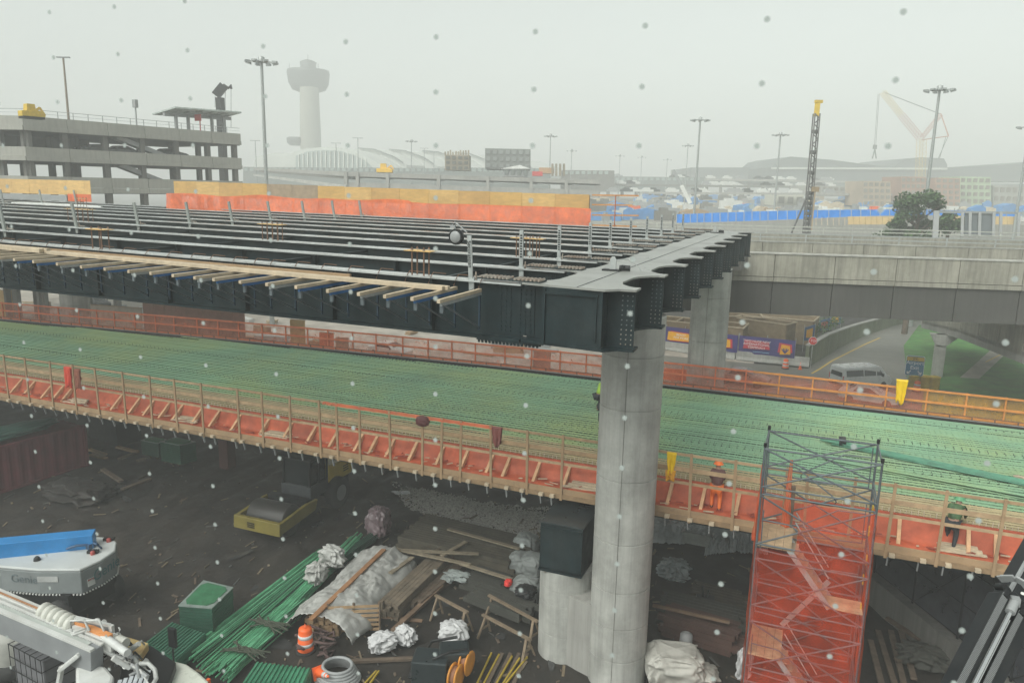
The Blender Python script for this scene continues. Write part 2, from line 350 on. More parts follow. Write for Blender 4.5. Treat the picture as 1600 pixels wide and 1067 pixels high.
# columns
def rings(mb, c, r, zs, w=.03, d=.012):
    for z in zs: mb.lathe(c, [(r+.002, z-w/2), (r-d, z-w/4), (r-d, z+w/4), (r+.002, z+w/2)], 40)
def column(c, r, z0, z1, joints, label, capz=True):
    t = thing('concrete_column', label, 'column', (c[0], c[1], z0), 'round concrete columns')
    prof = [(r, z0)]
    for z in joints: prof += [(r, z-.024), (r-.03, z-.012), (r-.03, z+.012), (r, z+.024)]
    prof += [(r, z1-.02), (r-.02, z1)]
    mb = MB(); mb.lathe((c[0], c[1], 0), prof, 48, smooth=True); o = mb.build('shaft', CONC_L, t)
    e = o.modifiers.new('e', 'EDGE_SPLIT'); e.split_angle = R(30)
    mb = MB()
    a0 = math.atan2(-c[1], -c[0])
    for da in (-.15, math.pi/2+.2, -math.pi/2-.4):
        a = a0+da; mb.box((c[0]+r*math.cos(a), c[1]+r*math.sin(a), (z0+z1)/2), (.012, .02, z1-z0-.02), a)
    mb.build('form_seam', CONC_D, t)
    return t
C1 = (-5.2, 23.55)
column(C1, .985, -.1, ZB_-.10, [1.1, 2.3, 3.6, 5.3, 7.45, 9.8, 11.5], 'tall round concrete column carrying the near half of the cap beam')
column((-5.05, 40.9), .985, -.1, ZB_-.10, [4.4, 6.6, 8.9, 11.2], 'round concrete column carrying the far half of the cap beam, standing beyond the green deck')
mb = MB()
for cx, cy in (C1, (-5.05, 40.9)): pass
for cx, cy, nm in ((C1[0], C1[1], 'near'), (-5.05, 40.9, 'far')):
    mb = MB(); mb.lathe((cx, cy, 0), [(.55, ZB_-.10), (.55, ZB_)], 24); b = mb.build('bearing', STEEL); tag(b, 'low round steel bearing between the %s column and the cap beam' % nm, 'bearing')
# far left column seen under the fascia
p = P(100, 497, 6.6); column((p.x, p.y+1.0), .985, -.1, ZB_-.02, [5, 7.5, 10], 'round concrete column at the far left behind the green deck')
FLARE[0] = True
# overhang brackets on the fascia girder
BX = []
near = [(691, 467), (643.7, 465-.5), (598.7, 461), (552.5, 458.7), (506, 453.7), (457.5, 448.7), (418.7, 443.7)]+[(x/4, 280+y/4) for x, y in ((1490, 640), (1325, 625), (1180, 620), (1015, 610), (870, 595), (725, 585), (580, 570), (450, 555), (300, 540), (170, 525), (45, 512))]
ZBK = 14.06
for i, (px, py) in enumerate(near):
    q = P(px, py, ZBK); BX.append((q.x, q.y))
ys_ = sum(b[1] for b in BX[:8])/8
xs_ = [b[0] for b in BX]
step = (xs_[0]-xs_[12])/12
allx = xs_+[xs_[-1]-step*(i+1) for i in range(8)]
lab = 'blue steel overhang bracket with a new timber joist on the near girder'
for i, x in enumerate(allx):
    y0 = GY[0]-.24; y1 = y0-2.3
    b = thing('overhang_bracket', ORD[i]+' overhang bracket with pale joist counting left from the cap beam', 'bracket', (x, y0, ZBK), 'overhang brackets along the near girder')
    L = y0-y1+.05*random.uniform(-1, 1); dx = random.uniform(-.02, .02)
    mb = MB(); mb.bar((x+dx, y0+.02, ZBK-.045), (x, y0-L, ZBK-.045+random.uniform(-.01, .01)), .088, .085); mb.build('joist', TIMBER, b, bevel=.004)
    mb = MB(); mb.bar((x, y0, ZBK-.13), (x, y0-L+.12, ZBK-.13), .06, .07); mb.build('top_chord', BLUE if i % 3 else GALV, b)
    mb = MB(); mb.bar((x, y0-.03, ZB_+.25), (x, y0-L+.3, ZBK-.17), .035, .035); mb.build('brace', mat('dull_brace', (.10, .12, .13), .5, .2, 3, 0), b)
    mb = MB(); mb.bar((x, y0-.05, ZBK-.15), (x, y0-.05, ZB_+.2), .04, .05, up=(0, 1, 0)); mb.build('upright', mat('dark_blue', (.012, .035, .06), .5, .2, 3, 0), b)
    mb = MB(); mb.bar((x, y0-L+.17, ZBK-.15), (x, y0-L+.17, ZBK-.33), .09, .04, up=(0, 1, 0)); mb.bar((x+.04, y0-L+.17, ZBK-.15), (x+.04, y0-L+.17, ZBK-.33), .015, .06, up=(0, 1, 0)); mb.build('end_clip', mat('dull_brace', (.10, .12, .13)), b)
    mb = MB(); mb.tube([(x+.04, y0+.1, ZT_+.06), (x+.02, y0-.02, ZT_-.04), (x-.03, y0-.07, ZBK+.02)], .012, 5); mb.tube([(x+.04, y0+.12, ZT_+.05), (x+.3, y0+.3, ZT_+.02)], .011, 5)
    mb.build('hanger_rod', RUST, b)
# long timbers lying on the joists
def timber(a, b, z, w, h, label, mtl=TIMBER, n=2, group='timbers laid on the girder brackets'):
    for j in range(n):
        mb = MB(); off = V(0, j*(w+.01), 0)
        mb.bar(V(a.x, a.y, z+h/2)+off, V(b.x, b.y, z+h/2)+off+V(random.uniform(-.1, .1), 0, 0), w, h)
        o = mb.build('long_timber', mtl, bevel=.004); tag(o, label[j], 'timber', group)
yb = GY[0]-.24-.88
def TX(px, py, z=ZBK+.1): return P(px, py, z).x
timber(V(TX(357, 415), yb+.0, 0), V(TX(691, 450), yb+.0, 0), ZBK+.002, .12, .10, ['front one of the two long pale timbers ending by the cap beam', 'rear one of the two long pale timbers ending by the cap beam'])
timber(V(TX(69, 396), yb+.1, 0), V(TX(331, 421), yb+.1, 0), ZBK+.002, .12, .10, ['front one of the two middle long timbers on the brackets', 'rear one of the two middle long timbers on the brackets'])
timber(V(TX(-160, 388), yb+.2, 0), V(TX(28, 397), yb+.2, 0), ZBK+.002, .15, .14, ['front one of the timbers at the left edge on the brackets', 'rear one of the timbers at the left edge on the brackets'])
mb = MB(); a = TX(-100, 385); mb.bar((a, GY[0]-.45, ZBK+.06), (TX(560, 428), GY[0]-.45, ZBK+.06), .09, .09)
tag(mb.build('ledger_timber', TIMBER_W), 'weathered ledger timber running under the edge of the near girder flange', 'timber')
# guard stanchions
SX = [(-8.02, k) for k in range(10)]+[(-32.1, k) for k in range(10)]+[(-64.2, k) for k in (8, 9)]+[(-64.2, 7)]+[(-52, 9)]
names = ['nearest', 'second', 'third', 'fourth', 'fifth', 'sixth', 'seventh', 'eighth', 'ninth', 'farthest']
for x, k in SX:
    y = GY[k]-.1; x += random.uniform(-.08, .08); z = ZT_-.055
    row = 'beside the bolted splices' if x > -20 else ('in the row midway along the girders' if x > -45 else 'far left on the girders')
    if x < -45: row = 'far left on the girders' if x < -60 else 'standing left of centre near the plywood fence'
    t = thing('guard_stanchion', '%s grey guard stanchion %s' % (names[k], row), 'guard post', (x, y, z), 'guard stanchions clamped to the girders')
    tilt = V(-.06 if (x > -20 and k == 0) else (-.20 if x < -20 else -.01), 0, 1) * 1.22
    top = V(x, y, z-.12)+tilt
    post = GALV if x > -20 else mat('stanchion_dull', (.25, .27, .25), .6, .2, 5, .05)
    mb = MB(); mb.bar((x, y, z-.28), top, .12 if x > -20 else .16, .05 if x > -20 else .08, up=(0, 1, 0)); mb.build('post', post, t, bevel=.005)
    mb = MB()
    for i in range(9):      # dark slots up the face
        c = lerp(V(x, y-.027, z), top+V(0, -.027, 0), .30+.07*i); mb.box(c, (.065, .004, .045))
    if not (k == 0 and x > -20): mb.build('slots', BLACKM, t)
    mb = MB(); mb.span(x-.09, x+.09, y-.05, y+.2, z+.002, z+.05); mb.span(x-.03, x+.10, y-.06, y-.03, z-.24, z+.05); mb.build('flange_clamp', post, t)
    mb = MB(); mb.bar((x+.05, y+.05, z+.09), (x+.42, y+.08, z+.06), .04, .03); mb.tube([(x+.12, y+.02, z+.0), (x+.12, y+.02, z+.2)], .02, 6); mb.build('clamp_handle', BOLT, t)
    if k == 0 and x > -20:
        cu = bpy.data.curves.new('lettering', 'FONT'); cu.body = 'Securaspan'; cu.size = .15; cu.extrude = .002; cu.align_x = 'LEFT'; cu.align_y = 'CENTER'
        o = bpy.data.objects.new('lettering', cu); COL.objects.link(o); cu.materials.append(BLACKM)
        d = tilt.normalized(); nrm = V(0, -1, 0); xx = -d; yy = nrm.cross(xx)
        M = Matrix((xx, yy, nrm)).transposed().to_4x4(); M.translation = top+V(0, -.03+.058*1.4, 0)-d*.12
        o.parent = t; o.matrix_local = Matrix.Translation(-Vector(t.location)) @ M
        reel_at = top.copy()
# fall-arrest reel on the nearest stanchion
t = thing('cable_reel', 'round grey cable reel hanging from the top of the nearest stanchion', 'lifeline reel', reel_at)
c = reel_at+V(-.36, -.02, -.05)
mb = MB(); mb.lathe(c, [(.19, -.07), (.2, -.05), (.2, .05), (.19, .07)], 24, axis='Y'); mb.build('housing', BLACKM, t)
mb = MB(); mb.lathe(c+V(0, -.075, 0), [(.0, -.01), (.14, -.01), (.15, .004)], 24, axis='Y'); mb.build('face_plate', GREYP, t)
mb = MB(); mb.tube([c+V(0, 0, .16), c+V(-.12, 0, .3), c+V(-.05, 0, .36), c+V(.1, 0, .27), c+V(.3, 0, .12)], .02, 6); mb.box(c+V(-.1, 0, .25), (.14, .06, .08)); mb.build('hook', GREYP, t)
# bolt cages with orange templates on the girders
def cage(px, py, pyt, k, n, w, lab, rod=RUST):
    base = PY(px, py, GY[k]); x = base.x; y = GY[k]; z = ZT_-.055
    h = .62
    t = thing('anchor_bolt_cage', lab, 'anchor bolts', (x, y, z), 'anchor bolt cages on the girders')
    for i in range(n):
        dx = -w/2+w*(i//2)/max(1, (n//2-1)); dy = -.14 if i % 2 else .14
        mb = MB(); mb.tube([(x+dx, y+dy, z), (x+dx, y+dy, z+h+.1)], .022, 6); mb.build('rod', rod, t)
    mb = MB(); mb.span(x-w/2-.22, x+w/2+.22, y-.2, y+.2, z+h, z+h+.02); mb.build('template', PLY, t)
    mb = MB()
    for i in range(n):
        dx = -w/2+w*(i//2)/max(1, (n//2-1)); dy = -.14 if i % 2 else .14; mb.lathe((x+dx, y+dy, 0), [(.04, z+h+.022), (.04, z+h+.06)], 6)
    mb.build('nuts', BOLT, t, fix=False)['kind'] = 'stuff'
cage(652, 426, 395, 0, 4, .36, 'four rods under an orange plywood template on the near girder by the cap beam')
cage(120, 386, 358, 0, 4, .45, 'four rods under a plywood template on the near girder at the left')
cage(822, 401, 380, 2, 8, .75, 'row of anchor rods behind the second stanchion near the cap beam')
cage(405, 375, 360, 2, 8, .8, 'row of anchor rods midway along the third girder')
cage(80, 357, 342, 3, 10, 1.6, 'row of anchor rods far left on the girders')
cage(78, 327, 320, 7, 4, .7, 'small anchor rods at the far left edge of the far girders')
FLARE[0] = False
# far edge: plywood fence with orange net
YF = 50.5; ZF = 13.35
def Xat(px, py, Y=YF): return PY(px, py, Y).x
fence = thing('plywood_fence', 'orange-brown plywood barrier with orange net below it along the far edge of the upper bridge', 'fence', (Xat(600, 320), YF, ZF))
xa, xb = Xat(272, 295), Xat(925, 315)
zt1 = PY(925, 305, YF).z; zb1 = PY(925, 328, YF).z; 
n = 0; x = xa; wds = (2.44, 1.22, 2.44, 2.44)
i = 0
def zrow(x, which):       # top / bottom of plywood: measured at both ends
    t_ = (x-xa)/(xb-xa); za = (PY(272, 283, YF).z, PY(272, 306, YF).z)[which]; zb = (zt1, zb1)[which]; return za+(zb-za)*t_
while x < xb-.2:
    w = min(2.44, xb-x); mb = MB(); zz = (zrow(x, 0)+random.uniform(-.01, .01), zrow(x, 1))
    mb.span(x+.008, x+w-.008, YF-.02+random.uniform(-.006, .006), YF, zz[1], zz[0])
    mm = PLYG if abs(x+w/2-Xat(450, 300)) < 2.0 else mat('plywood_%d' % (i % 3), [(.58, .36, .12), (.62, .40, .15), (.54, .33, .12)][i % 3], .8, .16, 1.6, .03, stretch=(1, 1, 4), dirt=(.42, .25, .09), damt=.6)
    mb.build('plywood_panel', mm, fence); x += w; i += 1
x = xa
while x < xb:
    mb = MB(); mb.bar((x, YF+.07, ZF-.9), (x, YF+.07, zrow(x, 0)-.02), .05, .09); mb.build('post', TIMBER_W, fence); x += 2.44
for zz in (.15, .75):
    mb = MB(); mb.bar((xa, YF-.05, ZF+zz-.75), (xb+.0, YF-.05, ZF+zz-.75), .04, .07); mb.build('rail', ORANGE, fence)
def netf(u, v):
    x = lerp(xa-.8, xb, u); top = zrow(x, 1)+.28*(.6+.6*noise.noise(V(x*.25, 0, 5)))*(1 if x < lerp(xa, xb, .62) else .5)+ .02
    bot = ZF-.95
    z = lerp(bot, top, v); return (x, YF-.12-.18*(1-v)+.05*noise.noise(V(x*1.3, z*1.5, 0)), z)
mb = MB(); mb.grid(lambda u, v: netf(u, .42+.58*v), 150, 5); mb.build('debris_net', netmat('orange_net_dense', (.85, .15, .04), solid=.82), fence)
mb = MB(); mb.grid(lambda u, v: netf(u, .42*v), 150, 3); mb.build('lower_net', netmat('pale_orange_net', (.80, .26, .16), solid=.5), fence)
x = xa
while x < xb: mb = MB(); mb.bar((x, YF-.10, ZF-1.0), (x, YF-.10, ZF-.1), .05, .05, up=(0, 1, 0)); mb.build('lower_post', ORANGE, fence); x += 1.25
# bare rails to the right of the plywood
mb = MB()
xr = Xat(998, 306)
fr = thing('bare_guard_rail', 'bare timber guard rails with one orange post beyond the end of the plywood fence', 'railing', (xb, YF, ZF))
for a, b in (((925, 305), (998, 306)), ((925, 320), (988, 321)), ((925, 336), (998, 337)), ((925, 352), (995, 354))):
    pa = PY(*a, YF); pb = PY(*b, YF); mb = MB(); mb.bar(pa, pb, .05, .10); mb.build('rail', mat('orange_timber', (.5, .24, .09), .8, .2, 3, .1), fr)
mb = MB(); pa = PY(962, 305, YF-.1); mb.bar((pa.x, YF-.08, PY(958, 354, YF).z-.6), (pa.x, YF-.08, pa.z), .05, .09, up=(0, 1, 0)); mb.build('post', mat('red_timber', (.42, .13, .06), .8, .2, 3, .1), fr)
# left stretch of plywood
f2 = thing('plywood_fence', 'plywood barrier at the far left edge behind the girders', 'fence', (Xat(60, 295), YF+8, ZF))
Y2 = YF+1.2
xa2, xb2 = PY(-60, 290, Y2).x, PY(142, 295, Y2).x
x = xa2
while x < xb2-.1:
    w = min(2.44, xb2-x); t_ = (x-xa2)/(xb2-xa2); mb = MB(); mb.span(x+.01, x+w-.01, Y2-.02, Y2, PY(70, 303.5, Y2).z, PY(70, 281, Y2).z); mb.build('plywood_panel', mat('plywood_1', (.6, .4, .15)), f2); x += w
mb = MB(); mb.span(xb2-3, xb2, Y2-.06, Y2-.03, PY(120, 315, Y2).z, PY(120, 303.5, Y2).z); mb.build('debris_net', netmat('orange_net_dense', (.85, .15, .04)), f2)
mb = MB(); mb.span(xa2, xb2-3.2, Y2-.02, Y2+.02, PY(60, 313, Y2).z, PY(60, 304, Y2).z); mb.build('kick_board', GREYP, f2)
# wet deck pans stacked at far left
for j, (px0, px1, py) in enumerate(((-90, 118, 316), (-60, 226, 320), (20, 160, 318))):
    a = PY(px0, py, GY[9]+.8-j*.7); b = PY(px1, py+2, GY[9]+.8-j*.7); mb = MB()
    for k in range(4): mb.bar(V(a.x, a.y+k*.3, a.z+.02), V(b.x, b.y+k*.3, a.z+.02), .27, .16)
    tag(mb.build('metal_deck_pan', mat('pan_white', (.8, .82, .80), .25, .05, 2, 0)), ['stack of pale metal deck pans lying on the far left girders', 'long pale metal deck pan lying across the far girders', 'short pale metal deck pan lying on the far girders'][j], 'deck pan', 'pale deck pans at far left')
# cross beam slab beyond the girders: existing deck edge
mb = MB(); mb.span(-96, -4.5, YF+.02, YF+6, ZF-1.6, ZF-.92); tag(mb.build('far_bridge_slab', CONC_D), 'dark concrete slab of the bridge behind the plywood fence', 'bridge slab')
# ================================================================== lower ramp with rebar mat
ZD = 6.6
def edge(pts, z):
    return [P(x, y, z) for x, y in pts]
NY = 25.75                                   # near edge of formwork
far = [V(-75, 34.0, 0), V(-62, 34.9, 0), V(-54, 36.0, 0), V(-44, 36.9, 0), V(-32, 37.9, 0), V(-15.4, 38.7, 0), V(-3, 38.75, 0), V(9, 38.5, 0), V(26, 38.0, 0)]
def farY(x):
    for a, b in zip(far, far[1:]):
        if a.x <= x <= b.x: return a.y+(b.y-a.y)*(x-a.x)/(b.x-a.x)
    return far[0].y if x < far[0].x else far[-1].y
XL, XR = -74, 24
ramp = thing('ramp_deck', 'long lower ramp deck covered in a green rebar mat ready for concrete', 'bridge deck', (-20, 32, ZD))
mb = MB(); n = 60
mb.grid(lambda u, v: (lerp(XL, XR, u), lerp(NY+2.05, farY(lerp(XL, XR, u))-.25, v), ZD-.17), n, 4); mb.build('deck_pan', GREEND, ramp)
mb = MB(); mb.span(XL, XR, NY+.06, NY+2.05, ZD-.19, ZD-.15); mb.build('edge_form', mat('form_ply', (.30, .22, .12), .8, .25, 2, .1), ramp)
mb = MB(); mb.span(XL, XR, NY, NY+.06, ZD-.45, ZD+.06); mb.build('edge_board', mat('edge_ply_red', (.46, .10, .05), .8, .25, 2, .1), ramp)
# girders below, dark
for i, yy in enumerate((NY+.9, NY+4.6, NY+8.3, NY+11.7)):
    mb = MB(); mb.span(XL, XR, yy-.02, yy+.02, ZD-1.75, ZD-.25); mb.span(XL, XR, yy-.22, yy+.22, ZD-1.8, ZD-1.75); mb.span(XL, XR, yy-.2, yy+.2, ZD-.25, ZD-.2); mb.build('under_girder', STEEL, ramp)
mb = MB(); mb.grid(lambda u, v: (lerp(XL, XR, u), farY(lerp(XL, XR, u))-.25+.25*v, ZD-.16+.2*v), 60, 1); mb.build('far_angle', STEEL, ramp)
for i, (dy, z0, z1, w) in enumerate(((0, ZD-.3, ZD+.05, .16), (.34, ZD-.45, ZD-.02, .22))):
    mb = MB()
    for a, b in zip(far, far[1:]): mb.bar(V(a.x, a.y+dy, (z0+z1)/2), V(b.x, b.y+dy, (z0+z1)/2), w, z1-z0)
    mb.build('far_edge_channel', BLACKM if i == 0 else STEEL, ramp)
mb = MB()
for a, b in zip(far, far[1:]): mb.bar(V(a.x, a.y+.17, ZD+.055), V(b.x, b.y+.17, ZD+.055), .06, .02)
mb.build('far_edge_flange', GREYP, ramp)
# rebar: two mats, bars that nobody could count
def rebar(y0f, y1f, sx, sy, z, r, m, name, x0=XL, x1=XR, jit=.012, seed=1):
    rnd = random.Random(seed); mb = MB(); x = x0
    while x < x1:
        y0, y1 = y0f(x), y1f(x); a = V(x+rnd.uniform(-jit, jit), y0, z+rnd.uniform(-.006, .006)); b = V(x+rnd.uniform(-jit, jit), y1, z+rnd.uniform(-.006, .006))
        mb.add([a+V(-r, 0, -r), a+V(r, 0, -r), a+V(0, 0, r), b+V(-r, 0, -r), b+V(r, 0, -r), b+V(0, 0, r)], [(0, 3, 5, 2), (1, 2, 5, 4)]); x += sx
    y = min(y0f(x0), y0f(x1)); ym = max(y1f(-10), y1f(x0))
    while y < ym:
        xx = x0
        while xx < x1:
            L = 9.0+rnd.uniform(-1, 1); xe = min(xx+L, x1)
            if y < y1f((xx+xe)/2)-.1 and y >= y0f(xx)-.01:
                yy = y+rnd.uniform(-jit, jit)*1.5; zz = z+r*1.6+rnd.uniform(-.008, .008); a = V(xx, yy, zz); b = V(xe+.5, yy+rnd.uniform(-jit, jit), zz)
                mb.add([a+V(0, -r, -r), a+V(0, r, -r), a+V(0, 0, r), b+V(0, -r, -r), b+V(0, r, -r), b+V(0, 0, r)], [(0, 2, 5, 3), (1, 4, 5, 2)])
            xx = xe
        y += sy
    o = mb.build(name, m, ramp, fix=False); o['kind'] = 'stuff'; return o
rebar(lambda x: NY+2.05, lambda x: farY(x)-.3, .22, .28, ZD-.01, .027, GREENB, 'rebar_mat')
rebar(lambda x: NY+2.1, lambda x: farY(x)-.3, .37, .33, ZD-.10, .018, GREENB, 'lower_rebar_mat', seed=2)
rebar(lambda x: NY+.12, lambda x: NY+2.1,   .19, .22, ZD-.03, .024, TANBAR, 'edge_rebar_mat', seed=3)
# darker gaps over the girders (shear studs)
mb = MB(); rnd = random.Random(4)
for yy in (NY+4.6, NY+8.3, NY+11.7):
    x = XL
    while x < XR:
        for d in (-.12, 0, .12):
            if yy < farY(x)-.4: mb.bar((x, yy+d, ZD-.17), (x, yy+d, ZD+.06), .02, .02)
        x += .3
mb.build('shear_studs', STEEL, ramp, fix=False)['kind'] = 'stuff'
# dowels sticking up behind the edge board
mb = MB(); x = XL
while x < XR:
    mb.bar((x, NY+.11, ZD-.1), (x+rnd.uniform(-.02, .02), NY+.13, ZD+.12+rnd.uniform(0, .10)), .02, .02); x += .17
mb.build('edge_dowels', mat('pale_dowel', (.5, .42, .32), .7, .3, 3, 0), ramp, fix=False)['kind'] = 'stuff'
# walkway outside the form
ZW = ZD-.72
walk = thing('edge_walkway', 'red-netted timber walkway hanging along the near edge of the green deck', 'walkway', (-20, NY-.5, ZW))
x = XL; i = 0
while x < XR:
    w = 2.44; mb = MB(); mb.span(x+.01, x+w-.01, NY-1.02, NY-.01, ZW-.02, ZW); mb.build('floor_panel', mat('walk_ply', (.52, .18, .10), .8, .3, 1.5, .1, dirt=(.28, .05, .025), damt=.8), walk); x += w
def nf(u, v):
    x = lerp(XL, XR, u)
    w_ = noise.noise(V(x*.9, v*2, 0))
    if v < .5: t_ = v/.5; return (x, lerp(NY-.98, NY-.35, t_), ZW+.06+.06*w_+.07*max(0, noise.noise(V(x*.5, 3, v*3)))+.035*abs(noise.noise(V(x*4, v*9, 5))))
    t_ = (v-.5)/.5; return (x, lerp(NY-.35, NY-.03, t_)+.03*w_, lerp(ZW+.05, ZD+.03+.04*w_, t_))
mb = MB(); mb.grid(nf, 1100, 12); mb.build('floor_net', netmat('red_orange_net', (.58, .125, .055), solid=.80), walk)
# kicker braces
def Xn(px, py, z, ): return P(px, py, z).x
kick = [(x/4, 540+y/4) for x, y in ((45, 260), (140, 270), (245, 290), (320, 300), (395, 305), (725, 350), (850, 365), (920, 385), (1020, 400), (1145, 400), (1250, 425), (1380, 435), (1520, 455))]+[(400+x/4, 560+y/4) for x, y in ((90, 405), (220, 435), (365, 460), (500, 485), (655, 510), (755, 520), (865, 535), (1010, 555), (1180, 580), (1335, 600), (1500, 620))]+[(780+x/4, 560+y/4) for x, y in ((90, 630), (265, 670), (440, 710), (1080, 810), (1285, 840), (1500, 870))]+[(1160+x/3.63, 640+y/3.63) for x, y in ((880, 640), (1260, 690), (1420, 730))]
for px, py in kick+[(-60, 598), (-110, 590)]:
    x = Xn(px, py, ZW+.4)
    mb = MB(); mb.bar((x-.02, NY-.72, ZW+.03), (x+.02, NY-.06, ZD-.12), .11, .16); mb.build('kicker_brace', mat('brace_timber', (.60, .36, .20), .8, .25, 3, .1), walk)
# joists below
jo = [(x/4, 540+y/4) for x, y in ((55, 345), (120, 355), (200, 368), (272, 378), (345, 388), (418, 400), (485, 408), (562, 422), (645, 436), (725, 447), (795, 459), (885, 473), (965, 487), (1037, 497), (1110, 512), (1205, 525), (1300, 541), (1375, 551), (1510, 572), (1565, 580))]+[(400+x/4, 560+y/4) for x, y in ((60, 520), (150, 535), (250, 543), (330, 560), (435, 573), (530, 590), (655, 607), (735, 620), (845, 635), (940, 652), (1060, 668), (1170, 687), (1275, 705), (1385, 723), (1500, 742))]+[(780+x/4, 560+y/4) for x, y in ((100, 762), (195, 778), (310, 798), (375, 812), (1075, 935), (1215, 958), (1350, 970), (1500, 1000))]+[(1160+x/3.63, 640+y/3.63) for x, y in ((835, 765), (1005, 792), (1145, 820), (1305, 843))]
for px, py in jo+[(-50, 615), (-100, 606)]:
    x = P(px, py, ZW-.18).x
    mb = MB(); mb.span(x-.08, x+.08, NY-1.24, NY+.6, ZW-.21, ZW-.10); mb.build('needle_joist', TIMBER, walk, bevel=.004)
    mb = MB(); mb.bar((x-.09, NY-1.0, ZW-.22), (x-.09, NY-.9, ZW-.62), .04, .07); mb.build('hanger', GREYP, walk)
mb = MB(); mb.span(XL, XR, NY-1.06, NY-1.02, ZW-.12, ZW+.12); mb.build('toe_board', TIMBER_W, walk)
mb = MB(); mb.span(XL, XR, NY-1.10, NY-1.065, ZW-.25, ZW-.085); mb.build('toe_board', mat('toe_lower', (.27, .18, .10), .85, .3, 3, .2), walk)
# guard rail
YR = NY-1.07
rail = thing('timber_guard_rail', 'three-rail timber guard rail along the near edge of the green deck', 'railing', (-20, YR, ZW))
tops = [(8, 563), (41, 568), (78, 574), (115, 580), (151, 584), (193, 590), (234, 594), (274, 600), (315, 606), (372, 613), (409, 613), (452, 619), (500, 626), (527, 633), (562, 638), (610, 643), (660, 650), (690, 652), (720, 658), (769, 664), (826, 673), (1084, 711), (1152, 722), (1397, 756), (1478, 767), (1569, 782)]
ZR = P(1084, 711, 7.55).z
TOP = None
hs_ = []
for px, py in tops: q = PY(px, py, YR); hs_.append(q.z)
TOP = sorted(hs_)[len(hs_)//2]
Xs = [PY(px, py, YR).x for px, py in tops]+[PY(-40, 560, YR).x, PY(-90, 555, YR).x, PY(880, 682, YR).x, PY(985, 697, YR).x, PY(1230, 735, YR).x, PY(1265, 745, YR).x, PY(1335, 750, YR).x, PY(1650, 800, YR).x]
for x in Xs:
    mb = MB(); mb.bar((x, YR-.03, ZW-.30), (x+random.uniform(-.07, .05), YR-.03+random.uniform(-.02, .02), TOP+.06), .09, .045, up=(0, 1, 0)); mb.build('post', TIMBER_W, rail)
for zz, h in ((TOP-.03, .09), (TOP-.55, .14), (TOP-1.02, .09)):
    x = XL; 
    while x < XR:
        L = random.choice((3.66, 4.27, 4.88)); mb = MB(); mb.bar((x, YR+.02, zz+random.uniform(-.02, .02)), (min(x+L+.2, XR), YR+.02+random.uniform(-.01, .01), zz+random.uniform(-.02, .02)), .04, h)
        mb.build('rail', mat('rail_timber_%d' % random.randrange(3), [(.36, .24, .135), (.42, .29, .17), (.31, .21, .12)][random.randrange(3)], .85, .28, 3, .2), rail); x += L
mb = MB(); x0, x1 = PY(505, 630, YR).x, PY(775, 665, YR).x
mb.grid(lambda u, v: (lerp(x0, x1, u), YR-.02-.05*v, TOP+.03-.12*v+.03*noise.noise(V(u*30, v, 0))), 60, 2); mb.build('net_hem', ORNET, rail)
# far guard rail with net
def FY(x): return farY(x)+.75
frail = thing('far_guard_rail', 'orange guard rail hung with translucent net along the far edge of the green deck', 'railing', (-20, 39.5, ZD))
ZFT = 7.72
def fr_seg(x0, x1, z, w, h, m):
    n = max(1, int((x1-x0)/4))
    for i in range(n):
        a, b = lerp(x0, x1, i/n), lerp(x0, x1, (i+1)/n); mb = MB(); mb.bar((a, FY(a), z), (b+.1, FY(b+.1), z), w, h); mb.build('rail', m, frail)
OR1 = mat('red_brown_rail', (.60, .17, .08), .8, .2, 3, .1); OR2 = mat('orange_rail', (.62, .25, .06), .8, .2, 3, .1)
# the rail is open where the two columns stand just behind it
for z, h in ((ZFT, .09), (ZFT-.55, .10), (ZFT-1.1, .12)):
    fr_seg(-72, -2.6, z, .05, h, OR1); fr_seg(-2.6, 22, z, .05, h, OR2)
x = -72
while x < 22:
    mb = MB(); mb.bar((x, FY(x)+.04, ZD-.5), (x, FY(x)+.04, ZFT+.05), .07, .07, up=(0, 1, 0)); mb.build('post', OR1 if x < -2.6 else OR2, frail); x += random.uniform(1.45, 1.85)
mb = MB(); mb.grid(lambda u, v: (lerp(-72, 5.2, u), FY(lerp(-72, 5.2, u))+.12+.03*noise.noise(V(u*200, v*2, 0)), lerp(ZD-.4, ZFT, v)), 200, 4); mb.build('net', netmat('pink_net2', (.85, .22, .11), solid=.38), frail)
mb = MB(); mb.grid(lambda u, v: (lerp(5.2, 22, u), FY(lerp(5.2, 22, u))+.12+.03*noise.noise(V(u*60, v*2, 0)), lerp(ZD-.4, ZFT, v)), 50, 4); mb.build('net', YLNET, frail)
mb = MB(); x = -72
while x < 20:
    mb.bar((x, farY(x)+.42, ZD+.0), (x, farY(x)+.42, ZD+.16), .05, .05, up=(0, 1, 0)); x += .9
mb.build('edge_clips', RUST, frail, fix=False)['kind'] = 'stuff'
mb = MB()
for a, b in zip(far, far[1:]): mb.bar(V(a.x, a.y+.42, ZD+.17), V(b.x, b.y+.42, ZD+.17), .03, .04)
mb.build('kick_rail', RUST, frail)
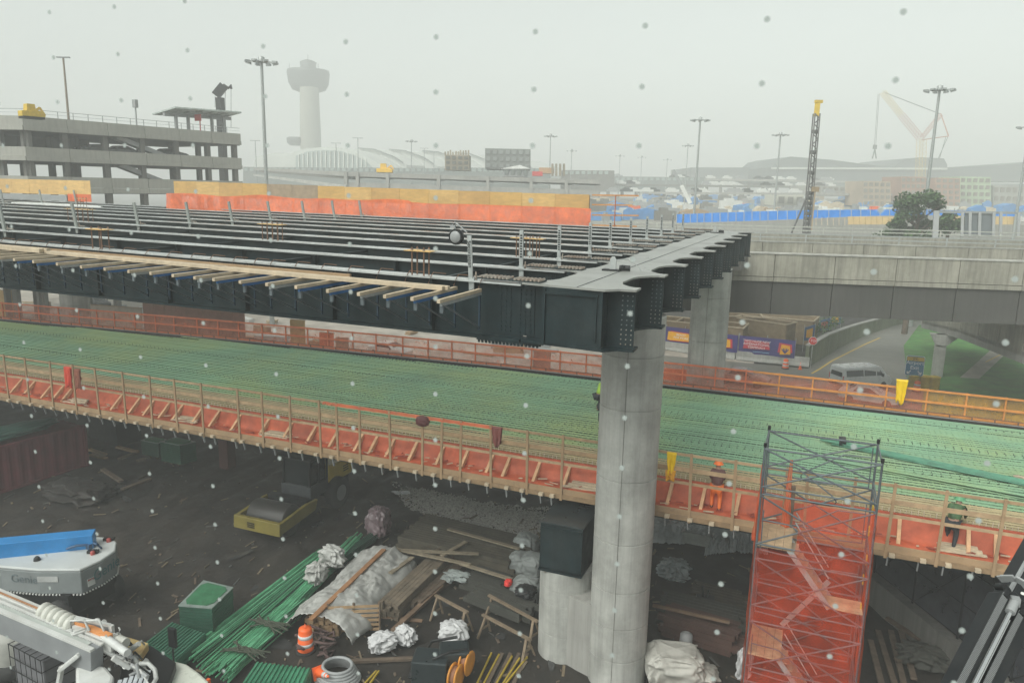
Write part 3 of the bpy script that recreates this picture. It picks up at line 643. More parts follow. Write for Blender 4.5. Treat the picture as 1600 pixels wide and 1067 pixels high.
# rebar bundle, loose pallet on deck
rb = thing('rebar_bundle', 'long bundle of spare green rebar lying on the deck beyond the scaffold', 'rebar bundle', P(1300, 690, ZD+.1))
rnd = random.Random(9)
a = P(1293, 690, ZD+.1); b = P(1640, 764, ZD+.1)
for i in range(26):
    o_ = V(rnd.uniform(-.1, .1), rnd.uniform(-.2, .2), rnd.uniform(0, .10)); q = V(rnd.uniform(-.4, .7), rnd.uniform(-.1, .1), 0)
    mb = MB(); mb.tube([a+o_+q, lerp(a, b, .5)+o_+V(0, rnd.uniform(-.05, .05), 0), b+o_], .024, 5); mb.build('bar', mat('green_bar_dark', (.07, .22, .14), .5, .3, 3, 0), rb)
mb = MB(); mb.box(a+V(.55, 0, .08), (.25, .8, .22)); mb.build('tie_wire', BLACKM, rb)
rb2 = thing('rebar_bundle', 'thinner bundle of green rebar lying along the deck behind the scaffold', 'rebar bundle', P(1300, 735, ZD+.1))
a = P(1270, 716, ZD+.08); b = P(1640, 784, ZD+.08)
for i in range(12):
    o_ = V(0, rnd.uniform(-.22, .22), rnd.uniform(0, .06)); mb = MB(); mb.tube([a+o_+V(rnd.uniform(0, 2), 0, 0), b+o_], .022, 5); mb.build('bar', GREENB, rb2)
t = thing('plank_stack', 'two pale planks lying on the green deck at the right edge', 'planks', P(1590, 752, ZD+.1))
for j in range(3):
    a = P(1587+j*5, 743+j*1, ZD+.08+.03*j); mb = MB(); mb.bar(a, a+V(.75, -1.4, 0), .2, .05); mb.build('plank', TIMBER, t)
# lower pier: black box beam, short column, wall between
box = thing('box_beam', 'black steel box beam end sticking out from under the green deck on the short pier', 'steel box beam', P(880, 860, 5.5))
bt = 5.28; bb = 3.5
A = P(843, 813, bt); B = P(912, 826, bt)
dX = (B-A).xy; wid = dX.length
bx0, by0 = A.x, A.y
u = V(B.x-A.x, B.y-A.y, 0).normalized(); vv = V(-u.y, u.x, 0)
cbox = (A+B)/2+vv*3.0; ang = math.atan2(u.y, u.x)
cbz = (bt+bb)/2
mb = MB(); mb.box((cbox.x, cbox.y, cbz), (wid-.08, 5.94, bt-bb-.1), ang); mb.build('box_body', STEEL, box)
mb = MB(); mb.box((cbox.x, cbox.y, bt-.02), (wid, 6.05, .045), ang); mb.build('top_plate', mat('wet_black_plate', (.035, .045, .048), .35, .3, .8, .03, dirt=(.012, .014, .015), dscale=.5, damt=.9), box)
mb = MB(); mb.box((cbox.x, cbox.y, bb-.03), (wid, 6.05, .05), ang); mb.build('bottom_plate', STEEL, box)
f0 = (A+B)/2
mb = MB(); mb.box((f0.x-vv.x*.02, f0.y-vv.y*.02, bt-.2), (wid-.18, .05, .06), ang); mb.build('end_lip', GREYP if False else STEELTOP if False else STEEL, box)
mb = MB()
for s_ in (-.36, -.12, .12, .36):
    q = f0+u*(s_*wid)+vv*.12; mb.lathe((q.x, q.y, 0), [(.05, bb-.16), (.05, bb-.055)], 8)
mb.build('anchor_nuts', BOLT, box)
c2 = f0+vv*.95; 
pier = thing('short_pier', 'short round concrete pier under the black box beam, walled to the tall column', 'pier', (c2.x, c2.y, 0))
r = .985; prof = [(r, -.1)]
for z in (1.0, 2.2, 2.75): prof += [(r, z-.015), (r-.015, z-.006), (r-.015, z+.006), (r, z+.015)]
prof += [(r, 3.42), (r-.03, 3.44)]
mb = MB(); mb.lathe((c2.x, c2.y, 0), prof, 40); o = mb.build('shaft', CONC_L, pier); e = o.modifiers.new('e', 'EDGE_SPLIT'); e.split_angle = R(30)
w0 = V(c2.x, c2.y, 0); w1 = V(C1[0], C1[1], 0); dd = (w1-w0).normalized()
mb = MB(); mb.bar(w0+dd*.1+V(0, 0, 1.35), w1-dd*.1+V(0, 0, 1.35), 1.5, 2.7); mb.build('infill_wall', CONC_D if False else CONC, pier)
# ================================================================== ground level beyond the green deck
def sheet(pts, z, name, m):
    mb = MB(); mb.add([V(p.x, p.y, z) for p in pts], [tuple(range(len(pts)))]); return struct(mb.build(name, m))
ASPH = mat('asphalt', (.17, .168, .148), .75, .2, .8, .15, dirt=(.27, .265, .22), dscale=.15, damt=.6, bscale=30, wet=.2)
PAVE = mat('worn_pavement', (.42, .38, .33), .85, .2, .4, .1, dirt=(.18, .16, .13), dscale=.3, damt=.8, bscale=20)
REFL_GREEN = mat('reflection_green', (.07, .20, .045), .95, .4, .8, .5, dirt=(.10, .15, .05), dscale=.25, damt=.8)  # green of the window's reflection, painted as a ground colour
sheet([V(-120, 42, 0), V(-5, 42, 0), V(-5, 100, 0), V(-120, 130, 0)], .004, 'pavement', PAVE)
# road: from the left middle, passing the white van and going under the overpass
q = lambda x, y: P(x, y, 0)
sheet([V(-9, 42, 0), V(40, 42, 0), V(60, 70, 0), V(60, 200, 0), q(1345, 506), q(1262, 576), q(1000, 552), V(-20, 76, 0)], .010, 'road', ASPH)
sheet([q(1418, 603), q(1600, 625), q(1800, 640), q(1800, 500), q(1500, 500), q(1436, 508), q(1412, 540)], .016, 'reflection_green_verge', REFL_GREEN)  # added sheet whose green imitates the reflection in the window
sheet([q(1500, 590), q(1530, 592), q(1580, 545), q(1640, 520), q(1600, 520), q(1550, 545)], .022, 'ramp_path', PAVE)
def stripe(px, w, m, name):
    mb = MB(); pp = [q(*a) for a in px]
    for a, b in zip(pp, pp[1:]):
        d = (b-a).normalized(); n = V(-d.y, d.x, 0)*w/2; mb.add([a-n+V(0, 0, .026), b-n+V(0, 0, .026), b+n+V(0, 0, .026), a+n+V(0, 0, .026)], [(0, 1, 2, 3)])
    struct(mb.build(name, m))
YLINE = mat('yellow_line', (.62, .42, .06), .7, .2, 8, 0)
stripe([(1268, 584), (1282, 576), (1300, 564), (1326, 551), (1352, 538), (1375, 528)], .18, YLINE, 'road_marking_yellow')
stripe([(1180, 610), (1270, 600), (1262, 640)], .12, mat('white_line', (.5, .5, .48), .7, .2, 8, 0), 'road_marking_white')
stripe([(1540, 566), (1572, 550)], .16, YLINE, 'road_marking_yellow')
# retaining wall on the left of the road
rw = thing('retaining_wall', 'low green-stained concrete retaining wall curving beside the road behind the stop sign', 'wall', q(1290, 560))
base = [(1262, 573), (1276, 566), (1292, 556), (1308, 546), (1325, 537), (1345, 527), (1368, 519), (1400, 508), (1440, 500)]
topy = [541, 533, 524, 518, 512, 506, 500, 492, 486]
for i in range(len(base)-1):
    a, b = q(*base[i]), q(*base[i+1]); za, zb = ZT(a, topy[i]), ZT(b, topy[i+1])
    d = (b-a).normalized(); n = V(-d.y, d.x, 0)*.35; a = a+d*.03; b = b-d*.03
    mb = MB(); vs = [a, b, b+V(0, 0, zb), a+V(0, 0, za)]; mb.add(vs+[v+n for v in vs], [(0, 1, 2, 3), (7, 6, 5, 4), (0, 4, 5, 1), (3, 2, 6, 7), (0, 3, 7, 4), (1, 5, 6, 2)])
    mb.build('wall_panel', mat('mossy_concrete', (.20, .22, .15), .9, .25, .8, .15, dirt=(.08, .11, .06), dscale=.4, damt=.7, streak=.5), rw)
    mb = MB(); mb.bar(a+V(0, 0, za+.06)+n*.5, b+V(0, 0, zb+.06)+n*.5, .5, .12); mb.build('coping', CONC, rw)
# ---------------------------------------------------------------- overpass with two parapets
def PD(x, y, z0x, Z): return PZ(x, y, Z)
ov = thing('overpass', 'wide stained concrete highway overpass crossing behind the cap beam at right', 'overpass', PZ(1400, 470, 61))
A = PZ(1160, 393.5, 52.5); B = PZ(1600, 407, 50.0)
d = (B-A); d.z = 0; L0 = d.length; d.normalize(); n = V(-d.y, d.x, 0)
if n.y < 0: n = -n
sl = (B.z-A.z)/L0*.3
zpt = (A.z+B.z)/2
Aw = V(A.x, A.y, 0)-d*26; Bw = V(B.x, B.y, 0)+d*60; Lw = (Bw-Aw).length
def ov_box(s0, s1, t0, t1, z0, z1, name, m, mb=None):
    mk = mb or MB(); c = Aw+d*((s0+s1)/2)+n*((t0+t1)/2); mk.box((c.x, c.y, (z0+z1)/2), (s1-s0, abs(t1-t0), z1-z0), math.atan2(d.y, d.x), 0)
    return mk.build(name, m, ov) if mb is None else mk
z_par = zpt; z_j = ZT(A, 431); z_pb = ZT((A+B)/2, 446); z_sf = ZT((A+B)/2, 498)
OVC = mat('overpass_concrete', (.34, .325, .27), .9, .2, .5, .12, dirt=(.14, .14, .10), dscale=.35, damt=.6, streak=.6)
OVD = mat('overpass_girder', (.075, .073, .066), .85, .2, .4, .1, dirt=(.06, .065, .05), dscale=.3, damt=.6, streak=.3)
pl = 3.96; s = 0; off = (Vector((PZ(1211, 420, 52.1).x, PZ(1211, 420, 52.1).y, 0))-Aw).dot(d) % pl
s = off-pl
while s < Lw:
    a = max(17, s)+.02; b = min(Lw, s+pl)-.02
    if b > a+.2:
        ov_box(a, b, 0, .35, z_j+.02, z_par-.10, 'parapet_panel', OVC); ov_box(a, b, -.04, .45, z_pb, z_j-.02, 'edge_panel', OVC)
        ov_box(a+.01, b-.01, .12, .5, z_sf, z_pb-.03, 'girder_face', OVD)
    s += pl
ov_box(17, Lw, -.06, .42, z_par-.10, z_par, 'coping', mat('coping_pale', (.42, .415, .38), .85))
W_ = 11.0
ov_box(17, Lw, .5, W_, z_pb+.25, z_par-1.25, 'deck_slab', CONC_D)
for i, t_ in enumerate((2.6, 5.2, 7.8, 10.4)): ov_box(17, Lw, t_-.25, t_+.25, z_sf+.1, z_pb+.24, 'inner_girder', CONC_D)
s = off-pl+1
z_p2 = None
c2_ = PZ(1400, 381.5, 61+W_*.98); z_p2 = ZT(V(*(Aw+d*45+n*W_).xy, 0), proj(V(*(Aw+d*45+n*W_).xy, 0))[1]) 
mid = Aw+n*W_+d*((V(B.x, B.y, 0)-Aw).dot(d)-10); pxm = proj((mid.x, mid.y, 10))[0]
zf = ZT(mid, 377+(pxm-1180)/420*9)
while s < Lw:
    a = max(0, s)+.02; b = min(Lw, s+pl)-.02
    if b > a+.2: ov_box(a, b, W_, W_+.35, z_par-1.3, zf-.08, 'far_parapet_panel', OVC)
    s += pl
ov_box(0, Lw, W_-.04, W_+.4, zf-.08, zf, 'far_coping', CONC_L)
# railings of the overpass
def railing(t_, z0, hh, label, sp=3.6, m=GALV, rails=2, s0=0.2):
    rl = thing('steel_railing', label, 'railing', tuple((Aw+d*30+n*t_).xy)+(z0,))
    s = s0
    while s < Lw-.2:
        c = Aw+d*s+n*t_; mb = MB(); mb.bar((c.x, c.y, z0), (c.x, c.y, z0+hh), .09, .09, up=(0, 1, 0)); mb.build('post', m, rl); s += sp
    for k in range(rails):
        c0 = Aw+n*t_; c1 = Aw+d*Lw+n*t_; z = z0+hh-k*hh*.5; mb = MB(); mb.bar((c0.x, c0.y, z), (c1.x, c1.y, z), .09, .09); mb.build('rail', m, rl)
railing(W_+.18, zf+.001, .62, 'pale steel railing on the far parapet of the overpass')
zf2 = ZT(mid+n*11, 364+(pxm-1180)/420*6); ov_box(0, Lw, W_+11, W_+11.3, zf2-1.6, zf2, 'third_parapet', OVC); ov_box(0, Lw, W_+11, W_+16, zf2-2.1, zf2-1.6, 'far_deck_slab', CONC_D)
railing(W_+11.15, zf2+.001, .65, 'second steel railing behind the far parapet of the overpass', 5.2, m=mat('pale_rail', (.42, .43, .38), .6, .2, 3, 0))
# piers of the overpass out of sight line, one in view
for s_ in (80,):
    c = Aw+d*s_+n*6; mb = MB(); mb.box((c.x, c.y, z_sf/2), (1.2, 9, z_sf), math.atan2(d.y, d.x)); mb.build('pier', CONC_D, ov)
# ---------------------------------------------------------------- flyover ramp at right with pillar
fl = thing('flyover_ramp', 'pale concrete ramp on a slim pillar passing below the overpass at right', 'ramp', q(1467, 585))
pb = q(1463, 588); zt = ZT(pb, 522)
mb = MB(); mb.bar(pb, (pb.x, pb.y, zt), .9, .75, up=(0, 1, 0)); mb.prism([(pb.x-.45, pb.y-.5, zt-1.0), (pb.x+.45, pb.y-.5, zt-1.0), (pb.x+1.5, pb.y-.5, zt), (pb.x-1.0, pb.y-.5, zt)], (0, 1, 0)); mb.build('pillar', CONC_L, fl)
pa = PZ(1440, 505, 85); pc = PZ(1500, 520, 66); pe = PZ(1640, 572, 48)
for a, b in ((pa, pc), (pc, pe)):
    dd = (b-a); nn = V(-dd.y, dd.x, 0).normalized()
    if nn.x < 0: nn = -nn
    for k in range(4):
        u0, u1 = lerp(a, b, k/4+.004), lerp(a, b, (k+1)/4-.004); vs = [u0+V(0, 0, .0), u1+V(0, 0, .0), u1+V(0, 0, 2.2), u0+V(0, 0, 2.2)]
        mb = MB(); mb.add(vs+[v+nn*.35 for v in vs], [(0, 1, 2, 3), (7, 6, 5, 4), (0, 4, 5, 1), (3, 2, 6, 7), (0, 3, 7, 4), (1, 5, 6, 2)]); mb.build('parapet_panel', OVC, fl)
    mb = MB(); vs = [a+V(0, 0, .3), b+V(0, 0, .3), b+nn*8+V(0, 0, .3), a+nn*8+V(0, 0, .3)]; mb.add(vs+[v+V(0, 0, -.8) for v in vs], [(0, 1, 2, 3), (7, 6, 5, 4), (0, 4, 5, 1), (3, 2, 6, 7), (0, 3, 7, 4), (1, 5, 6, 2)]); mb.build('deck', CONC, fl)
# ---------------------------------------------------------------- barriers and banners
def text(body, size, m, M, parent, name='lettering', ext=.003, align='CENTER', sx=1.0):
    cu = bpy.data.curves.new(name, 'FONT'); cu.body = body; cu.size = size; cu.extrude = ext; cu.align_x = align; cu.align_y = 'CENTER'; cu.space_line = .95
    cu.resolution_u = 3; o = bpy.data.objects.new(name, cu); COL.objects.link(o); cu.materials.append(m)
    me = bpy.data.meshes.new_from_object(o.evaluated_get(bpy.context.evaluated_depsgraph_get())) if False else None
    if parent is not None:
        o.parent = parent; o.matrix_local = Matrix.Translation(-WLOC[parent.name]) @ M @ Matrix.Diagonal((sx, 1, 1, 1))
    return o
def face_matrix(o, xdir, ydir):          # lettering frame: x along the words, y up the letters
    x = Vector(xdir).normalized(); y = Vector(ydir).normalized(); z = x.cross(y); M = Matrix((x, y, z)).transposed().to_4x4(); M.translation = o; return M
NAVY = mat('banner_navy', (.06, .05, .19), .6, .15, 1.5, .15); BRED = mat('banner_red', (.55, .04, .07), .6, .1, 2, .1); BYEL = mat('banner_yellow', (.80, .40, .02), .6, .1, 2, .1)
WPRINT = mat('white_print', (.8, .8, .8), .6, .05, 2, 0)
def barrier(a, b, label, m=CONC_L, h=.95):
    a = V(a.x, a.y, 0); b = V(b.x, b.y, 0); dd = (b-a).normalized(); nn = V(-dd.y, dd.x, 0)
    prof = [(-.32, .03), (.32, .03), (.32, .12), (.16, .4), (.10, h), (-.10, h), (-.16, .4), (-.32, .12)]
    mb = MB(); mb.prism([a+nn*u+V(0, 0, z) for u, z in prof], b-a); o = mb.build('jersey_barrier', m, bevel=.02); tag(o, label, 'barrier', 'concrete barriers under the banners'); return o
pts = [(1037, 549), (1128, 557.5), (1150, 563), (1268, 573)]
barrier(q(1038, 546), q(1082, 553), 'white concrete barrier behind the far column at its left'); barrier(q(1084, 553), q(1149, 561.5), 'white concrete barrier immediately right of the far column'); barrier(q(1150, 562), q(1264, 573.5), 'long pale concrete barrier below the TWO HUGE NEW banner')
def banner(px, yt, yb, kind, label):
    a0, b0 = q(*px[0]), q(*px[1])
    hb = .95
    a = V(a0.x, a0.y+.15, 0); b = V(b0.x, b0.y+.15, 0); dd = (b-a); L = dd.length; dd.normalize(); nn = V(dd.y, -dd.x, 0)
    t = thing('banner', label, 'banner', (a+b)/2+V(0, 0, .9), 'purple banners on the barriers')
    z0 = .75; z1 = 2.55
    mb = MB(); mb.grid(lambda u, v: a+dd*L*u+V(0, 0, lerp(z0, z1, v)+.10*noise.noise(V(u*4, 9, 0))*(1-v))+nn*(.34+.05*noise.noise(V(u*6, v*3, L))), 24, 6); mb.build('cloth', NAVY, t)
    for s_ in (0, .5, 1):
        mb = MB(); c = a+dd*L*s_+nn*.15; mb.bar(c+V(0, 0, .9), c+V(0, 0, 2.75), .06, .06, up=(0, 1, 0)); mb.build('post', GALV, t)
    def patch(u0, u1, v0, v1, m, o_, sk=.05):
        mb = MB(); pp = [(u0, v0), (u1, v0+sk), (u1-.02, v1-sk), (u0+.02, v1)]; vs = [a+dd*L*uu+V(0, 0, lerp(z0, z1, vv_))+nn*(.42+o_) for uu, vv_ in pp]; mb.add(vs+[v-nn*.012 for v in vs], [(0, 1, 2, 3), (7, 6, 5, 4), (0, 4, 5, 1), (3, 2, 6, 7), (0, 3, 7, 4), (1, 5, 6, 2)]); return mb.build('printed_patch', m, t)
    def words(u, v, body, size, m=WPRINT): 
        text(body, size, m, face_matrix(a+dd*L*u+V(0, 0, lerp(z0, z1, v))+nn*.462, dd, (0, 0, 1)), t)
    if kind == 0:
        patch(.08, .56, .30, .82, BRED, 0); words(.32, .58, 'TWO HUGE NEW\nINTERNATIONAL\nTERMINALS', .33)
        patch(.70, .96, .25, .80, BRED, 0); patch(.74, .93, .15, .72, BYEL, .015)
        mb = MB(); c = a+dd*L*.83+nn*.46+V(0, 0, 1.2)
        for k in range(5):
            g = R(50+20*k); mb.bar(c+V(0, 0, .0), c+dd*math.cos(g)*.5+V(0, 0, .5*math.sin(g)), .03, .09)
        mb.build('emblem', NAVY, t)
        mb = MB(); mb.bar(a+dd*L*.26+nn*.45+V(0, 0, 1.06), a+dd*L*.56+nn*.45+V(0, 0, 1.04), .01, .05); mb.build('small_print', mat('pale_blue_print', (.3, .55, .7), .6), t)
    else:
        patch(.12, .86, .18, .78, BRED, 0); patch(.06, .80, .22, .74, BYEL, .015); words(.43, .5, 'READY\nFOR MORE', .33)
banner(((1040, 546), (1098, 554)), 0, 0, 1, 'purple banner with a yellow patch left of the far column')
banner(((1100, 555), (1152, 562)), 0, 0, 1, 'purple banner with a yellow patch just right of the far column')
banner(((1153, 562), (1240, 571)), 0, 0, 0, 'purple banner reading TWO HUGE NEW INTERNATIONAL TERMINALS')
# banners leaning at the fence further back
for i, (px, py, yt, w, m1, lab) in enumerate(((1262, 548, 508, 1.9, BYEL, 'blue banner with yellow patch on the fence left of the stop sign'), (1286, 528, 498, 2.2, BRED, 'red and blue banner on the fence above the plants'), (1303, 518, 490, 2.6, BYEL, 'blue and yellow banner at the top of the retaining wall'))):
    c = q(px, py); h = ZT(c, yt); t = thing('banner', lab, 'banner', c, 'purple banners on the barriers'); dx = V(.55, .83, 0).normalized()
    mb = MB(); vs = [c-dx*w*.5+V(0, 0, h*.42), c+dx*w*.5+V(0, 0, h*.38), c+dx*w*.5+V(0, 0, h), c-dx*w*.5+V(0, 0, h*.93)]; nn = V(dx.y, -dx.x, 0)*.03
    mb.add(vs+[v-nn for v in vs], [(0, 1, 2, 3), (7, 6, 5, 4), (0, 4, 5, 1), (3, 2, 6, 7), (0, 3, 7, 4), (1, 5, 6, 2)]); mb.build('cloth', mat('banner_blue', (.05, .12, .28), .6), t)
    ctr = sum(vs, V(0, 0, 0))/4; mb = MB(); v2 = [ctr+(v-ctr)*.6+nn*.4 for v in vs]; mb.add(v2+[v-nn*.3 for v in v2], [(0, 1, 2, 3), (7, 6, 5, 4), (0, 4, 5, 1), (3, 2, 6, 7), (0, 3, 7, 4), (1, 5, 6, 2)]); mb.build('printed_patch', m1, t)
    for s_ in (-.5, .5): mb = MB(); mb.bar(c+dx*w*s_, c+dx*w*s_+V(0, 0, h+.1), .05, .05, up=(0, 1, 0)); mb.build('post', GALV, t)
# stop sign
c = q(1266, 576); zs = ZT(c, 532.5); t = thing('stop_sign', 'red octagonal STOP sign on a post at the end of the barriers', 'stop sign', c)
mb = MB(); mb.bar(c, c+V(0, 0, zs-.02), .07, .07, up=(0, 1, 0)); mb.build('post', GALV, t)
f = V(-.05, -1, 0).normalized(); rr = 6.3*proj((c.x, c.y, zs))[0]*0+.40
def octo(r, off): return [c+V(0, 0, zs)+f*off+V(math.cos(R(22.5+45*k)), 0, math.sin(R(22.5+45*k)))*r for k in range(8)]
mb = MB(); mb.prism(octo(.42, .04), f*.02); mb.build('white_rim', WPRINT, t); mb = MB(); mb.prism(octo(.385, .06), f*.012); mb.build('sign_plate', RED, t)
text('STOP', .32, WPRINT, face_matrix(c+V(0, 0, zs)+f*.078, (1, -.05, 0), (0, 0, 1)), t)
# exit sign
c = q(1425, 606); 
t = thing('exit_sign', 'blue Airport Exit road sign with yellow top band and white arrows', 'road sign', c)
z0, z1 = ZT(c, 587), ZT(c, 556); wd = (proj(c+V(1, 0, 0))[0]-proj(c)[0]); hw = 14.5/wd
mb = MB(); 
for s_ in (-.6, .6): mb = MB(); mb.bar(c+V(s_*hw, .05, 0), c+V(s_*hw, .05, z1-.1), .07, .07, up=(0, 1, 0)); mb.build('post', GALV, t)
def rr_(hw, z0, z1, y, th, m, name, r=.15):
    pts = []
    for cx, cz, a0 in ((hw-r, z0+r, -90), (hw-r, z1-r, 0), (-hw+r, z1-r, 90), (-hw+r, z0+r, 180)):
        for k in range(5): a = R(a0+22.5*k); pts.append(c+V(cx+r*math.cos(a), y, cz+r*math.sin(a)))
    mb = MB(); mb.prism(pts, (0, -th, 0)); return mb.build(name, m, t)
SB = mat('sign_blue', (.03, .16, .30), .5, .08, 2, 0)
rr_(hw, z0, z1, 0, .03, WPRINT, 'sign_rim'); rr_(hw-.03, z0+.03, z1-.03, -.031, .01, SB, 'sign_plate')
mb = MB(); mb.box(c+V(0, -.05, z1-.28), (hw*2-.1, .015, .36)); mb.build('yellow_band', BYEL if False else YELLOW, t)
text('JFK', .3, mat('black_print', (.02, .02, .02), .6, .1, 2, 0), face_matrix(c+V(0, -.062, z1-.28), (1, 0, 0), (0, 0, 1)), t)
text('Airport\nExit', .46, WPRINT, face_matrix(c+V(0, -.048, (z0+z1)/2+.05), (1, 0, 0), (0, 0, 1)), t)
mb = MB()
for s_ in (-1, 1):
    e = c+V(s_*.55, -.046, z0+.18); mb.bar(e, e+V(-s_*.26, 0, .26), .012, .07, up=(0, 1, 0)) if False else mb.bar(e, e+V(-s_*.28, 0, .28), .07, .012, up=(0, -1, 0)); mb.bar(e, e+V(-s_*.2, 0, 0), .07, .012, up=(0, -1, 0)); mb.bar(e, e+V(0, 0, .2), .07, .012, up=(0, -1, 0))
mb.build('arrows', WPRINT, t)
# drums and cones (prototype then copies)
def drum_proto(name='traffic_drum', body=ORANGE):
    t = proto(name, 'orange traffic drum', 'traffic drum', 'traffic drums')
    mb = MB(); mb.lathe((0, 0, 0), [(.34, 0), (.36, .03), (.36, .08), (.30, .10)], 20); mb.build('rubber_base', TYRE, t)
    mb = MB(); mb.lathe((0, 0, 0), [(.29, .1), (.29, .24), (.275, .25), (.275, .40), (.265, .41), (.265, .56), (.25, .57), (.25, .72), (.24, .73), (.235, .88), (.22, .92), (.10, .96)], 24); mb.build('drum_body', body, t)
    for z, r in ((.33, .2805), (.64, .2605)):
        mb = MB(); mb.lathe((0, 0, 0), [(r-.004, z-.07), (r, z-.068), (r-.004, z+.068), (r-.010, z+.07)], 24); mb.build('reflective_band', mat('reflective', (.62, .63, .62), .35, .08, 3, 0), t)
    mb = MB(); mb.tube([(-.09, 0, .95), (-.07, 0, 1.04), (.07, 0, 1.04), (.09, 0, .95)], .02, 6); mb.build('handle', body, t)
    return t
d0 = drum_proto(); place(d0, q(1227, 576), 0); d0['label'] = 'orange and white traffic drum in front of the long pale barrier'
def drum(px, py, lab, z=0): return dup(d0, loc=P(px, py, z), label=lab, rz=random.uniform(0, 3))
drum(1432, 612, 'orange and white traffic drum behind the yellow netting by the exit sign')
drum(478, 1017, 'orange traffic drum standing beside the tarp-covered lumber')
drum(1050, 830, 'traffic drum behind the grey tarp right of the tall column'); drum(1031, 826, 'traffic drum half hidden behind the tall column')
def cone_proto():
    t = proto('traffic_cone', 'small orange traffic cone', 'traffic cone', 'traffic cones')
    mb = MB(); mb.box((0, 0, .02), (.36, .36, .04)); mb.build('base', ORANGE, t)
    mb = MB(); mb.lathe((0, 0, 0), [(.14, .04), (.03, .7), (.0, .71)], 16); mb.build('cone_body', ORANGE, t)
    for z, h in ((.38, .12), (.56, .07)):
        mb = MB(); r0 = .14-.11*(z-.04)/.66; r1 = .14-.11*(z+h-.04)/.66; mb.lathe((0, 0, 0), [(r0+.001, z), (r0+.004, z+.002), (r1+.004, z+h-.002), (r1+.001, z+h)], 16); mb.build('reflective_band', mat('reflective', (.62, .63, .62)), t)
    return t
k0 = cone_proto(); place(k0, q(1250, 577)); k0['label'] = 'orange traffic cone at the right end of the pale barrier'
k1 = dup(k0, loc=P(1105, 563, 0), label='orange traffic cone on the pavement right of the far column')
# yellow crash barrels behind the exit sign
for i, (px, py, s_) in enumerate(((1427, 605, 1), (1444, 607, 1.05), (1458, 608, 1))):
    mb = MB(); c = q(px, py); mb.lathe(c, [(.42, 0), (.46, .1), (.46, 1.05), (.5, 1.07), (.5, 1.15), (.1, 1.2)], 20); tag(mb.build('crash_barrel', YELLOW), ['leftmost', 'middle', 'rightmost'][i]+' yellow crash barrel at the foot of the concrete pillar', 'crash barrel', 'yellow crash barrels')
# orange water barrier
a, b = q(1037, 592), q(1066, 594); mb = MB(); dd = b-a; mb.prism([a+V(0, -.25, .02), a+V(0, .25, .02), a+V(0, .12, .5), a+V(0, .08, 1.0), a+V(0, -.08, 1.0), a+V(0, -.12, .5)], dd*1.5); tag(mb.build('water_barrier', ORANGE, bevel=.02), 'orange plastic water-filled barrier left of the far column', 'barrier')
# ---------------------------------------------------------------- vehicles
def wheel(parent, c, r=.34, w=.24):
    mb = MB(); c = Vector(c); mb.lathe(c, [(r*.6, -w/2), (r*.92, -w/2), (r, -w/3), (r, w/3), (r*.92, w/2), (r*.6, w/2)], 20, axis='Y'); o = mb.build('wheel', TYRE, parent)
    mb = MB(); mb.lathe(c, [(0, -w/2+.03), (r*.2, -w/2+.02), (r*.58, -w/2+.04), (r*.62, -w/2+.01)], 14, axis='Y'); mb.lathe(c, [(0, w/2-.03), (r*.2, w/2-.02), (r*.58, w/2-.04), (r*.62, w/2-.01)], 14, axis='Y')
    e = mb.build('rim', GREYP, None); e.parent = o; return o
def loft(secs, mb, mi=0, smooth=True):      # secs: list of (x, [(y,z)...])
    n = len(secs[0][1]); vs = [(x, y, z) for x, pr in secs for y, z in pr]; fs = []
    for i in range(len(secs)-1):
        for j in range(n): fs.append((i*n+j, i*n+(j+1) % n, (i+1)*n+(j+1) % n, (i+1)*n+j))
    fs += [tuple(range(n-1, -1, -1)), tuple(range((len(secs)-1)*n, len(secs)*n))]
    mb.add(vs, fs, mi, smooth)
def carsec(hw, z0, zb, zr, rw):            # lower body and roof section
    return [(-hw*.96, z0), (hw*.96, z0), (hw, z0+.25), (hw, zb), (rw+.02, zr-.08), (rw-.08, zr), (-rw+.08, zr), (-rw-.02, zr-.08), (-hw, zb), (-hw, z0+.25)]
